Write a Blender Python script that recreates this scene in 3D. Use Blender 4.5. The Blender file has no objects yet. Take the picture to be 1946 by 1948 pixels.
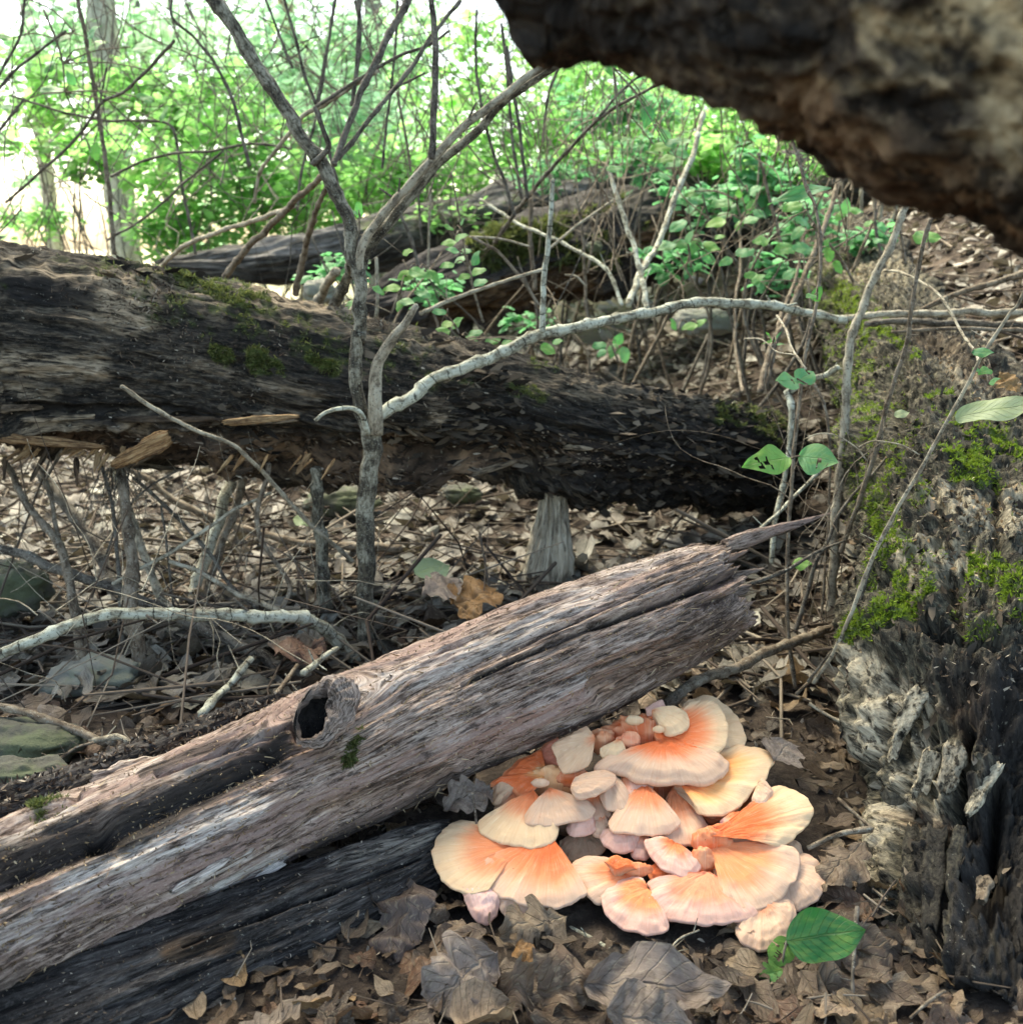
import bpy, math, random
import numpy as np
from mathutils import Vector

random.seed(7)
rng = np.random.default_rng(7)
R = math.radians
scene = bpy.context.scene
C = scene.collection

# ------------------------------------------------------------------ camera, sky, sun, exposure
CAM = np.array([0.0, 0.0, 0.65])
PITCH = R(15.0)
HF = R(27.5)
FPX = 973.0 / math.tan(HF)
cam_d = bpy.data.cameras.new('camera')
cam = bpy.data.objects.new('camera', cam_d)
C.objects.link(cam)
cam.location = CAM
cam.rotation_euler = (R(90) - PITCH, 0, 0)
cam_d.sensor_width = 36.0
cam_d.sensor_fit = 'HORIZONTAL'
cam_d.lens = 18.0 / math.tan(HF)
cam_d.clip_start = 0.02
cam_d.clip_end = 900
cam_d.dof.use_dof = True
cam_d.dof.focus_distance = 1.10
cam_d.dof.aperture_fstop = 8.5
scene.camera = cam

SUN_EL, SUN_AZ = 58.0, -28.0        # azimuth from +Y (ahead), negative = to the left
world = bpy.data.worlds.new('World')
scene.world = world
world.use_nodes = True
wn = world.node_tree
wn.nodes.clear()
sky = wn.nodes.new('ShaderNodeTexSky')
sky.sky_type = 'NISHITA'
sky.sun_disc = False
sky.sun_elevation = R(SUN_EL)
sky.sun_rotation = R(SUN_AZ)
sky.air_density = 1.0
sky.dust_density = 3.0
sky.ozone_density = 1.0
bg = wn.nodes.new('ShaderNodeBackground')
bg.inputs[1].default_value = 0.15
wo = wn.nodes.new('ShaderNodeOutputWorld')
wn.links.new(sky.outputs[0], bg.inputs[0])
wn.links.new(bg.outputs[0], wo.inputs[0])
sd = bpy.data.lights.new('sun', 'SUN')
sd.energy = 4.2
sd.angle = R(38)
sd.color = (1.0, 0.95, 0.86)
sun = bpy.data.objects.new('sun', sd)
C.objects.link(sun)
d = Vector((math.sin(R(SUN_AZ)) * math.cos(R(SUN_EL)), math.cos(R(SUN_AZ)) * math.cos(R(SUN_EL)), math.sin(R(SUN_EL))))
sun.rotation_euler = d.to_track_quat('Z', 'Y').to_euler()
vs = scene.view_settings
vs.view_transform = 'Standard'
vs.look = 'None'
vs.gamma = 1.0
vs.use_curve_mapping = False
vs.exposure = 2.35
vs.use_white_balance = True
vs.white_balance_temperature = 7300
vs.white_balance_tint = 3
scene.cycles.max_bounces = 6
scene.cycles.transparent_max_bounces = 6
scene.cycles.use_denoising = True

# ------------------------------------------------------------------ geometry helpers
FW = np.array([0, math.cos(PITCH), -math.sin(PITCH)])
UP = np.array([0, math.sin(PITCH), math.cos(PITCH)])
RT = np.array([1.0, 0, 0])
K = 2.757
FR = {'s': (0, 0, 1.0), 'v': (0, 0, 1 / 1.0083), 'A': (0, 0, K), 'B': (600, 0, K), 'C': (1246, 0, K), 'D': (0, 600, K),
      'E': (600, 600, K), 'F': (1246, 600, K), 'G': (0, 1248, K), 'H': (600, 1248, K), 'I': (1246, 1248, K)}


def fr(f, x, y):
    o = FR[f]
    return o[0] + x / o[2], o[1] + y / o[2]


def ray(px, py):
    return FW + RT * ((px - 973.0) / FPX) + UP * (-(py - 974.0) / FPX)


def at(px, py, Y):
    """the point of the line of sight through a spot of the photograph, Y metres ahead"""
    dd = ray(px, py)
    return CAM + dd * (Y / dd[1])


def dep(px, py, Y):
    return Y / ray(px, py)[1]


def proj(P):
    v = P - CAM
    z = v @ FW
    z = np.where(np.abs(z) < 1e-4, 1e-4, z)
    return 973 + FPX * (v @ RT) / z, 974 - FPX * (v @ UP) / z, z


def norm(v):
    v = np.asarray(v, float)
    n = np.linalg.norm(v, axis=-1, keepdims=True)
    return v / np.maximum(n, 1e-9)


def _h(ix, iy, iz, seed):
    h = (ix * 374761393 + iy * 668265263 + iz * 2147483647 + seed * 1274126177) & 0xffffffff
    h = ((h ^ (h >> 13)) * 1274126177) & 0xffffffff
    h = h ^ (h >> 16)
    return (h & 0xffff).astype(np.float32) / 32767.5 - 1.0


def vn(p, seed=0):
    """smooth value noise, about -1..1"""
    p = np.asarray(p, np.float32)
    i = np.floor(p).astype(np.int64)
    f = p - i
    f = f * f * f * (f * (f * 6 - 15) + 10)
    ix, iy, iz = i[..., 0], i[..., 1], i[..., 2]
    fx, fy, fz = f[..., 0], f[..., 1], f[..., 2]
    r = 0
    for dx in (0, 1):
        wx = fx if dx else 1 - fx
        for dy in (0, 1):
            wy = fy if dy else 1 - fy
            for dz in (0, 1):
                wz = fz if dz else 1 - fz
                r = r + _h(ix + dx, iy + dy, iz + dz, seed) * wx * wy * wz
    return r


def fbm(p, octv=4, seed=0, gain=.5):
    p = np.asarray(p, np.float32)
    a, s, r = 1.0, 0, 0
    for k in range(octv):
        r = r + a * vn(p * (2.03 ** k) + 17.3 * k, seed + k)
        s += a
        a *= gain
    return r / s


def sst(x, a, b):
    t = np.clip((x - a) / ((b - a) or 1e-9), 0, 1)
    return t * t * (3 - 2 * t)


def catmull(P, n):
    P = np.asarray(P, float)
    m = len(P)
    if m < 2:
        return P
    Q = np.vstack([2 * P[0] - P[1], P, 2 * P[-1] - P[-2]])
    t = np.linspace(0, m - 1 - 1e-6, n)
    i = t.astype(int)
    u = (t - i)[:, None]
    a, b, c, e = Q[i], Q[i + 1], Q[i + 2], Q[i + 3]
    return .5 * ((2 * b) + (-a + c) * u + (2 * a - 5 * b + 4 * c - e) * u ** 2 + (-a + 3 * b - 3 * c + e) * u ** 3)


def mesh_np(name, V, Fq=None, Ft=None, attrs=None, smooth=True):
    me = bpy.data.meshes.new(name)
    V = np.asarray(V, np.float32).reshape(-1, 3)
    loops, starts, tot = [], [], 0
    cnt = 0
    arrs = []
    if Fq is not None and len(Fq):
        Fq = np.asarray(Fq, np.int32)
        arrs.append((Fq, 4))
    if Ft is not None and len(Ft):
        Ft = np.asarray(Ft, np.int32)
        arrs.append((Ft, 3))
    off = 0
    L, S, T = [], [], []
    for a, k in arrs:
        L.append(a.ravel())
        S.append(np.arange(len(a), dtype=np.int32) * k + off)
        T.append(np.full(len(a), k, np.int32))
        off += a.size
    L = np.concatenate(L)
    S = np.concatenate(S)
    T = np.concatenate(T)
    me.vertices.add(len(V))
    me.vertices.foreach_set('co', V.ravel())
    me.loops.add(len(L))
    me.loops.foreach_set('vertex_index', L)
    me.polygons.add(len(S))
    me.polygons.foreach_set('loop_start', S)
    me.polygons.foreach_set('loop_total', T)
    me.polygons.foreach_set('use_smooth', np.full(len(S), smooth, dtype=bool))
    for k, v in (attrs or {}).items():
        v = np.asarray(v, np.float32)
        if v.ndim == 1:
            at_ = me.attributes.new(k, 'FLOAT', 'POINT')
            at_.data.foreach_set('value', v)
        else:
            at_ = me.attributes.new(k, 'FLOAT_VECTOR', 'POINT')
            at_.data.foreach_set('vector', v.ravel())
    me.update(calc_edges=True)
    me.validate()
    return me


def link(name, me, mat=None, parent=None, kind=None, label=None, cat=None, group=None):
    o = bpy.data.objects.new(name, me)
    C.objects.link(o)
    if mat is not None and me is not None and not me.materials:
        me.materials.append(mat)
    if parent is not None:
        o.parent = parent
    for k, v in (('kind', kind), ('label', label), ('category', cat), ('group', group)):
        if v:
            o[k] = v
    return o


def thing(name, label, cat, loc=(0, 0, 0), group=None):
    o = link(name, None, label=label, cat=cat, group=group)
    o.empty_display_size = .05
    o.location = loc
    return o


def child(name, me, mat, root, kind=None, label=None):
    """a part whose mesh is in world coordinates, under a thing standing at its own base"""
    o = link(name, me, mat, root, kind=kind, label=label)
    p = root
    loc = Vector((0, 0, 0))
    while p is not None:
        loc += p.location
        p = p.parent
    me.transform(__import__('mathutils').Matrix.Translation(-loc))
    return o


# ------------------------------------------------------------------ material helpers
class NT:
    def __init__(s, name):
        s.m = bpy.data.materials.new(name)
        s.m.use_nodes = True
        s.t = s.m.node_tree
        s.t.nodes.clear()
        s.out = s.t.nodes.new('ShaderNodeOutputMaterial')

    def n(s, typ, props=None, **inp):
        nd = s.t.nodes.new('ShaderNode' + typ)
        for k, v in (props or {}).items():
            setattr(nd, k, v)
        for k, v in inp.items():
            key = int(k[1:]) if k[0] == '_' else k.replace('_', ' ')
            sock = nd.inputs[key]
            s.set(sock, v)
        return nd

    def set(s, sock, v):
        if hasattr(v, 'links') or isinstance(v, bpy.types.NodeSocket):
            s.t.links.new(v, sock)
        elif isinstance(v, (tuple, list)) and len(v) == 3 and sock.type == 'RGBA':
            sock.default_value = (*v, 1)
        else:
            sock.default_value = v

    def attr(s, name):
        return s.n('Attribute', {'attribute_name': name})

    def math(s, op, a, b=0.0, clamp=False):
        return s.n('Math', {'operation': op, 'use_clamp': clamp}, _0=a, _1=b).outputs[0]

    def mix(s, f, a, b, blend='MIX'):
        nd = s.t.nodes.new('ShaderNodeMix')
        nd.data_type = 'RGBA'
        nd.blend_type = blend
        s.set(nd.inputs[0], f)
        s.set(nd.inputs[6], a)
        s.set(nd.inputs[7], b)
        return nd.outputs[2]

    def mul(s, v, k):
        return s.n('VectorMath', {'operation': 'MULTIPLY'}, _0=v, _1=k).outputs[0]

    def noise(s, v, scale, det=5, rough=.6, dist=0.0):
        nd = s.n('TexNoise', {}, Vector=v, Scale=scale, Detail=det, Roughness=rough, Distortion=dist)
        return nd.outputs[0]

    def ramp(s, f, stops, interp='LINEAR'):
        nd = s.t.nodes.new('ShaderNodeValToRGB')
        nd.color_ramp.interpolation = interp
        e = nd.color_ramp.elements
        while len(e) < len(stops):
            e.new(.5)
        for el, (p, c) in zip(e, stops):
            el.position = p
            el.color = (*c, 1) if len(c) == 3 else c
        s.set(nd.inputs[0], f)
        return nd.outputs[0]

    def step(s, v, a, b):
        return s.n('MapRange', {'interpolation_type': 'SMOOTHSTEP'}, Value=v, _1=a, _2=b).outputs[0]

    def bsdf(s, col, rough=.85, bump=None, bs=.5, bd=.002, spec=.25, **kw):
        b = s.n('BsdfPrincipled', {}, Base_Color=col, Roughness=rough)
        b.inputs['Specular IOR Level'].default_value = spec
        for k, v in kw.items():
            s.set(b.inputs[k.replace('_', ' ')], v)
        if bump is not None:
            bn = s.n('Bump', {}, Height=bump, Strength=bs, Distance=bd)
            s.t.links.new(bn.outputs[0], b.inputs['Normal'])
        return b.outputs[0]

    def done(s, sh):
        s.t.links.new(sh, s.out.inputs[0])
        return s.m


def wood(name, cols, pale=(.55, .48, .40), rot=(.10, .05, .03), moss=(.07, .10, .02), fx=5.0, fy=95.0, speck=.35, pitk=.82,
         speckcol=(.5, .47, .38), bs=.7, bd=.003, tint2=None):
    """weathered wood: fibres run along the log (attribute lc); masks pale / rot / moss are stains on its surface, dark is stain and painted shade"""
    m = NT(name)
    lc = m.attr('lc').outputs['Vector']
    fib = m.noise(m.mul(lc, (fx, fy, fy)), 1.0, 7, .65)
    fine = m.noise(m.mul(lc, (fx * 3, fy * 2.6, fy * 2.6)), 1.0, 4, .65)
    pat = m.noise(lc, 9.0, 5, .6)
    v = m.math('ADD', m.math('MULTIPLY', fib, .45), m.math('ADD', m.math('MULTIPLY', pat, .22), m.math('MULTIPLY', fine, .33)))
    col = m.ramp(v, [(.41, cols[0]), (.47, cols[1]), (.53, cols[2]), (.62, cols[3])])
    if tint2:
        col = m.mix(m.step(m.noise(m.mul(lc, (3, 14, 14)), 1.0, 4, .6), .5, .62), col, m.mix(fine, tint2, cols[2]))
    pit = m.noise(m.mul(lc, (fx * 1.1, fy * .75, fy * .75)), 1.0, 5, .75)
    grit = m.noise(m.mul(lc, (fy * .9, fy * 2.2, fy * 2.2)), 1.0, 4, .7)
    col = m.mix(m.math('MULTIPLY', m.step(grit, .53, .62), .55), col, m.mix(.5, col, cols[3]))
    pm = m.math('MULTIPLY', m.attr('pale').outputs['Fac'], m.step(fib, .34, .56))
    col = m.mix(pm, col, m.mix(m.step(fine, .35, .65), tuple(c * .55 for c in pale), pale))
    rm = m.attr('rot').outputs['Fac']
    col = m.mix(rm, col, m.ramp(m.math('ADD', m.math('MULTIPLY', fib, .5), m.math('MULTIPLY', pat, .5)),
                                [(.36, tuple(c * .25 for c in rot)), (.5, rot), (.64, (rot[0] * 3.0, rot[1] * 2.9, rot[2] * 2.6))]))
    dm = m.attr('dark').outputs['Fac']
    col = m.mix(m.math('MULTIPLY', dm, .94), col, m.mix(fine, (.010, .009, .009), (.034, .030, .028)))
    mm = m.math('MULTIPLY', m.attr('moss').outputs['Fac'], m.step(m.noise(lc, 60.0, 4, .6), .34, .56))
    col = m.mix(mm, col, m.mix(fine, moss, tuple(c * 1.9 for c in moss)))
    pk = m.math('MULTIPLY', m.step(pit, .54, .62), pitk)
    col = m.mix(pk, col, m.mix(.12, (.010, .008, .007), cols[0]))
    sp = m.step(m.noise(lc, 210.0, 3, .7), .64, .72)
    sp = m.math('MULTIPLY', sp, m.step(m.noise(lc, 14.0, 3, .6), .40, .62))
    col = m.mix(m.math('MULTIPLY', sp, speck), col, speckcol)
    h = m.math('SUBTRACT', m.math('ADD', m.math('MULTIPLY', fib, .7), m.math('ADD', m.math('MULTIPLY', fine, .45), m.math('MULTIPLY', grit, .3))), m.math('MULTIPLY', pk, .45))
    return m.done(m.bsdf(col, .88, h, bs, bd, .2))


def plainbark(name, a, b, c=None, sc=90.0, ring=0.0, bd=.0015):
    m = NT(name)
    lc = m.attr('lc').outputs['Vector']
    n1 = m.noise(m.mul(lc, (.35, 1, 1)), sc * 2.2, 5, .65)
    n2 = m.noise(lc, 28.0, 4, .6)
    col = m.mix(m.step(n1, .38, .62), a, b)
    if c:
        col = m.mix(m.step(n2, .44, .58), col, m.mix(m.step(n1, .35, .6), b, c))
    n3 = m.noise(lc, 330.0, 3, .7)
    col = m.mix(m.math('MULTIPLY', m.step(n3, .58, .66), .5), col, (.42, .42, .35))
    col = m.mix(m.math('MULTIPLY', m.step(m.noise(lc, 210.0, 4, .7), .56, .64), .75), col, (.018, .015, .012))
    h = n1
    if ring:
        sx = m.n('SeparateXYZ', {}, _0=lc).outputs[0]
        w = m.math('FRACT', m.math('MULTIPLY', m.math('ADD', sx, m.math('MULTIPLY', n2, .03)), ring))
        line = m.math('SUBTRACT', 1.0, m.step(w, .0, .14))
        line = m.math('MULTIPLY', line, m.step(m.noise(lc, 60.0, 2, .5), .42, .52))
        col = m.mix(line, col, (.02, .018, .014))
        h = m.math('SUBTRACT', n1, m.math('MULTIPLY', line, .6))
    return m.done(m.bsdf(col, .85, h, .7, bd, .2))


def leafmat(name, stops, trans=0.0, vein=.28, gloss=.6, tcol=None, spots=True, objr=True):
    m = NT(name)
    r = m.attr('rnd').outputs['Fac']
    if objr:
        oi = m.n('ObjectInfo').outputs['Random']
        r = m.math('FRACT', m.math('ADD', r, oi))
    col = m.ramp(r, stops, 'LINEAR')
    uv = m.attr('lv').outputs['Vector']
    sx = m.n('SeparateXYZ', {}, _0=uv)
    u = m.math('ABSOLUTE', sx.outputs[0])
    v = sx.outputs[1]
    w = m.math('ABSOLUTE', m.math('SUBTRACT', m.math('FRACT', m.math('SUBTRACT', m.math('MULTIPLY', v, 9.0), m.math('MULTIPLY', u, 2.2))), .5))
    vn_ = m.math('SUBTRACT', 1.0, m.step(w, .0, .09))
    mid = m.math('SUBTRACT', 1.0, m.step(u, .0, .07))
    vv = m.math('MAXIMUM', m.math('MULTIPLY', vn_, .6), mid)
    n = m.noise(uv, 5.0, 5, .65)
    col = m.mix(m.math('MULTIPLY', vv, vein * .5), col, m.mix(.5, col, (.55, .5, .35)))
    if spots:
        col = m.mix(m.math('MULTIPLY', m.step(n, .46, .60), .6), col, m.mix(.72, col, (.035, .020, .012)))
        col = m.mix(m.math('MULTIPLY', m.step(m.noise(uv, 11.0, 6, .75), .52, .62), .35), col, m.mix(.6, col, (.50, .42, .28)))
        col = m.mix(m.math('MULTIPLY', m.step(m.noise(uv, 23.0, 3, .6), .60, .66), .6), col, (.03, .022, .02))
    if not spots:
        col = m.mix(m.math('MULTIPLY', m.step(m.noise(uv, 3.5, 5, .65), .42, .66), .45), col, m.mix(.6, col, (.34, .42, .08)))
        col = m.mix(m.math('MULTIPLY', m.step(m.noise(uv, 26.0, 3, .6), .60, .68), .5), col, m.mix(.6, col, (.10, .08, .02)))
    sh = m.bsdf(col, gloss, m.math('SUBTRACT', m.math('MULTIPLY', n, .5), m.math('MULTIPLY', vv, .9)), .8, .002, .35)
    if trans:
        tr = m.n('BsdfTranslucent', {}, Color=m.mix(.5, col, tcol or (.2, .5, .02), 'MIX')).outputs[0]
        sh = m.n('MixShader', {}, _0=trans, _1=sh, _2=tr).outputs[0]
    return m.done(sh)


M = {}
M['log_dark'] = wood('decayed dark log wood', [(.008, .0075, .007), (.020, .018, .015), (.050, .041, .032), (.17, .14, .105)],
                     pale=(.50, .39, .27), rot=(.085, .055, .036), speck=.7, fx=24, fy=190, bs=1.0, bd=.006)
M['log_grey'] = wood('weathered barkless log wood', [(.055, .036, .027), (.18, .125, .098), (.36, .265, .215), (.64, .51, .42)],
                     pale=(.78, .68, .60), rot=(.13, .075, .045), fx=26, fy=330, speck=.5, bs=1.0, bd=.0032, tint2=(.27, .165, .14), pitk=.68)
M['log_black'] = wood('damp dark wood', [(.012, .010, .010), (.030, .026, .024), (.055, .048, .045), (.14, .125, .115)],
                      pale=(.30, .26, .22), rot=(.07, .04, .02), fx=24, fy=300, speck=.6, bs=1.0, bd=.0032)
M['log_moss'] = wood('mossy rotten trunk wood', [(.014, .013, .010), (.038, .035, .026), (.085, .076, .054), (.24, .21, .145)],
                     pale=(.60, .52, .38), rot=(.09, .050, .033), fx=60, fy=105, speck=.6, bs=1.0, bd=.008)
M['log_far'] = wood('distant grey log wood', [(.018, .017, .014), (.045, .042, .036), (.085, .078, .068), (.17, .155, .14)],
                    pale=(.30, .28, .26), rot=(.10, .06, .035), fx=4, fy=34, speck=.3, bs=.9, bd=.01)
M['overhang'] = wood('overhanging trunk wood', [(.010, .008, .006), (.030, .021, .014), (.075, .052, .034), (.24, .18, .11)],
                     pale=(.66, .48, .27), rot=(.09, .055, .032), fx=36, fy=44, speck=.0, bs=1.0, bd=.008)
M['twig_dark'] = plainbark('dark twig bark', (.035, .028, .022), (.12, .10, .08), (.17, .15, .12))
M['twig_brown'] = plainbark('brown twig bark', (.065, .045, .03), (.17, .13, .09), (.24, .20, .15))
M['twig_pale'] = plainbark('pale twig bark', (.13, .105, .075), (.33, .28, .20), (.42, .38, .29))
M['bark_sap'] = plainbark('speckled sapling bark', (.030, .025, .019), (.11, .094, .066), (.30, .28, .215), sc=110)
M['lichen'] = plainbark('lichened branch bark', (.14, .12, .085), (.38, .37, .28), (.52, .53, .43), ring=45.0)
M['fol_far'] = None
DRY = [(0, (.05, .037, .03)), (.18, (.13, .10, .08)), (.35, (.22, .18, .145)), (.5, (.09, .068, .055)), (.62, (.30, .26, .21)),
       (.75, (.15, .115, .095)), (.86, (.04, .031, .027)), (.94, (.36, .32, .26)), (1, (.17, .11, .06))]
DRY = [(p, (c[0] * .84, c[1] * .71, c[2] * .57)) for p, c in DRY]
M['dry'] = leafmat('dry fallen leaf', DRY, trans=.08, tcol=(.3, .2, .1))
M['dry_mid'] = leafmat('pale forest floor leaf', [(0, (.06, .052, .042)), (.2, (.19, .165, .135)), (.35, (.26, .235, .195)), (.5, (.07, .06, .048)), (.65, (.34, .325, .27)), (.8, (.045, .038, .032)), (1, (.19, .165, .13))], trans=.08, tcol=(.3, .25, .15))
M['dry_pale'] = leafmat('pale dry leaf', [(0, (.17, .130, .105)), (.5, (.22, .172, .142)), (1, (.15, .112, .09))], trans=.08, tcol=(.3, .2, .1))
M['dry_dark'] = leafmat('dark wet leaf', [(0, (.10, .07, .055)), (.5, (.15, .11, .09)), (1, (.08, .055, .045))], tcol=(.3, .2, .1))
M['dry_orange'] = leafmat('amber leaf', [(0, (.24, .12, .04)), (.5, (.28, .16, .05)), (1, (.20, .09, .03))], trans=.15, tcol=(.5, .25, .05))
M['rust'] = leafmat('rusty leaf', [(0, (.12, .060, .038)), (1, (.15, .075, .045))], trans=.05, tcol=(.3, .12, .05))
GL = [(0, (.05, .20, .08)), (.25, (.11, .32, .14)), (.5, (.16, .33, .06)), (.75, (.07, .24, .06)), (1, (.20, .40, .19))]
M['green'] = leafmat('green leaf', GL, trans=.35, tcol=(.12, .55, .10), spots=False, gloss=.5, vein=.35)
M['green_dark'] = leafmat('deep green leaf', [(0, (.022, .13, .03)), (1, (.03, .16, .04))], trans=.2, tcol=(.05, .35, .04), gloss=.42, spots=False, vein=.4)
M['green_pale'] = leafmat('pale grey green leaf', [(0, (.33, .42, .24)), (1, (.42, .46, .27))], trans=.3, tcol=(.4, .5, .2), gloss=.6, spots=False, vein=.4)


def folmat(name, stops, tcol, trans=.5):
    m = NT(name)
    col = m.ramp(m.attr('rnd').outputs['Fac'], stops)
    sh = m.bsdf(col, .55, spec=.3)
    tr = m.n('BsdfTranslucent', {}, Color=m.mix(.6, col, tcol)).outputs[0]
    return m.done(m.n('MixShader', {}, _0=trans, _1=sh, _2=tr).outputs[0])


M['fol_a'] = folmat('bright shrub leaf', [(0, (.06, .20, .05)), (.4, (.13, .33, .08)), (.8, (.22, .43, .13)), (1, (.40, .52, .20))], (.45, .87, .25), .62)
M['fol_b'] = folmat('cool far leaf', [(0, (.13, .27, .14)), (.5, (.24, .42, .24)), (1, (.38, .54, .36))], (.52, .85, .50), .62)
M['moss'] = folmat('moss frond', [(0, (.055, .085, .012)), (.5, (.12, .19, .02)), (1, (.26, .36, .04))], (.35, .5, .05), .3)
M['moss_dull'] = folmat('dull moss frond', [(0, (.035, .05, .015)), (.5, (.08, .10, .03)), (1, (.18, .19, .07))], (.25, .3, .08), .25)


M['fol_shade'] = folmat('added shade crown leaf', [(0, (.05, .075, .035)), (1, (.10, .12, .07))], (.12, .13, .07), .15)


def ground_mat():
    m = NT('forest soil')
    co = m.n('TexCoord').outputs['Object']
    a = m.noise(co, 6.0, 6, .65)
    b = m.noise(co, 45.0, 6, .7)
    c = m.noise(co, 170.0, 4, .7)
    col = m.ramp(m.math('ADD', m.math('MULTIPLY', a, .4), m.math('MULTIPLY', b, .6)),
                 [(.35, (.018, .013, .011)), (.5, (.05, .038, .030)), (.62, (.11, .085, .065)), (.75, (.22, .18, .14))])
    y = m.n('SeparateXYZ', {}, _0=co).outputs[1]
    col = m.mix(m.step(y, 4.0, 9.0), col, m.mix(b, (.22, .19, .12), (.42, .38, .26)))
    h = m.math('ADD', m.math('MULTIPLY', b, .7), m.math('MULTIPLY', c, .3))
    return m.done(m.bsdf(col, .95, h, 1.0, .012, .15))


M['soil'] = ground_mat()


def rock_mat(name, a, b, mossy):
    m = NT(name)
    co = m.n('TexCoord').outputs['Object']
    n = m.noise(co, 14.0, 6, .65)
    f = m.noise(co, 90.0, 5, .7)
    col = m.mix(n, a, b)
    col = m.mix(m.math('MULTIPLY', m.step(n, .42, .6), mossy), col, m.mix(f, (.05, .09, .02), (.16, .22, .06)))
    return m.done(m.bsdf(col, .9, f, .8, .006, .2))


M['rock_pale'] = rock_mat('pale lichened rock', (.15, .15, .13), (.36, .35, .30), .25)
M['rock_moss'] = rock_mat('mossy rock', (.045, .045, .038), (.13, .125, .10), .30)


def fungus_mat():
    m = NT('shelf fungus flesh')
    fc = m.attr('fc').outputs['Color']
    uv = m.attr('lv').outputs['Vector']
    st = m.noise(m.mul(uv, (26.0, 1.6, 1.0)), 1.0, 4, .6)
    st2 = m.noise(m.mul(uv, (70.0, 3.0, 1.0)), 1.0, 3, .6)
    ring = m.noise(m.mul(uv, (2.0, 13.0, 1.0)), 1.0, 3, .5)
    col = m.mix(m.math('MULTIPLY', m.step(st, .5, .66), .26), fc, m.mix(.5, fc, (.62, .20, .06), 'MULTIPLY'))
    col = m.mix(m.math('MULTIPLY', m.step(st2, .56, .68), .22), col, (.93, .78, .60))
    col = m.mix(m.math('MULTIPLY', m.step(ring, .50, .66), .12), col, (.60, .36, .22))
    co = m.n('TexCoord').outputs['Object']
    sp = m.step(m.noise(co, 330.0, 2, .5), .755, .775)
    col = m.mix(m.math('MULTIPLY', sp, .8), col, (.10, .05, .03))
    h = m.math('ADD', m.math('MULTIPLY', st, .7), m.math('ADD', m.math('MULTIPLY', m.noise(co, 240.0, 4, .6), .5), m.math('MULTIPLY', ring, .08)))
    return m.done(m.bsdf(col, .72, h, .6, .0015, .25, Subsurface_Weight=.08, Subsurface_Radius=(.012, .006, .003), Subsurface_Scale=.6))


M['fungus'] = fungus_mat()


# ------------------------------------------------------------------ ground
def gz(X, Y):
    X = np.asarray(X, float)
    Y = np.asarray(Y, float)
    sp = lambda v, k: np.log1p(np.exp(np.clip(v * k, -30, 30))) / k
    bank = .60 * np.minimum(sp(X - .62, 7), 2.6) * sst(Y, 1.15, 2.3)
    back = .085 * np.minimum(sp(Y - 2.3, 3), 9.0) * sst(X, -2.0, .6)
    p = np.stack([X * 1.7, Y * 1.7, X * 0], -1)
    return bank + back + .018 * fbm(p, 3, 5) + .006 * fbm(p * 6, 2, 9)


def make_ground():
    u = np.linspace(-1, 1, 240)
    xs = np.sign(u) * (np.abs(u) * 2.2 + np.abs(u) ** 7 * 300)
    v = np.linspace(0, 1, 320)
    ys = -1.0 + v * 9 + v ** 8 * 500
    X, Y = np.meshgrid(xs, ys)
    Z = gz(X, Y)
    near = np.exp(-np.maximum(Y - 2, 0))
    Z = Z + near * .006 * fbm(np.stack([X * 38, Y * 38, X * 0], -1), 3, 21)
    ny, nx = X.shape
    idx = np.arange(nx * ny).reshape(ny, nx)
    q = np.stack([idx[:-1, :-1], idx[:-1, 1:], idx[1:, 1:], idx[1:, :-1]], -1).reshape(-1, 4)
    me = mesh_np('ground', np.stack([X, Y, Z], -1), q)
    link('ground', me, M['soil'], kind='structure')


make_ground()


# ------------------------------------------------------------------ logs
def capd(px, py, c):
    x0, y0, x1, y1, w = c[:5]
    dx, dy = x1 - x0, y1 - y0
    L = dx * dx + dy * dy + 1e-6
    t = np.clip(((px - x0) * dx + (py - y0) * dy) / L, 0, 1)
    return np.hypot(px - x0 - t * dx, py - y0 - t * dy) / w


LOGS = {}


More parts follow.
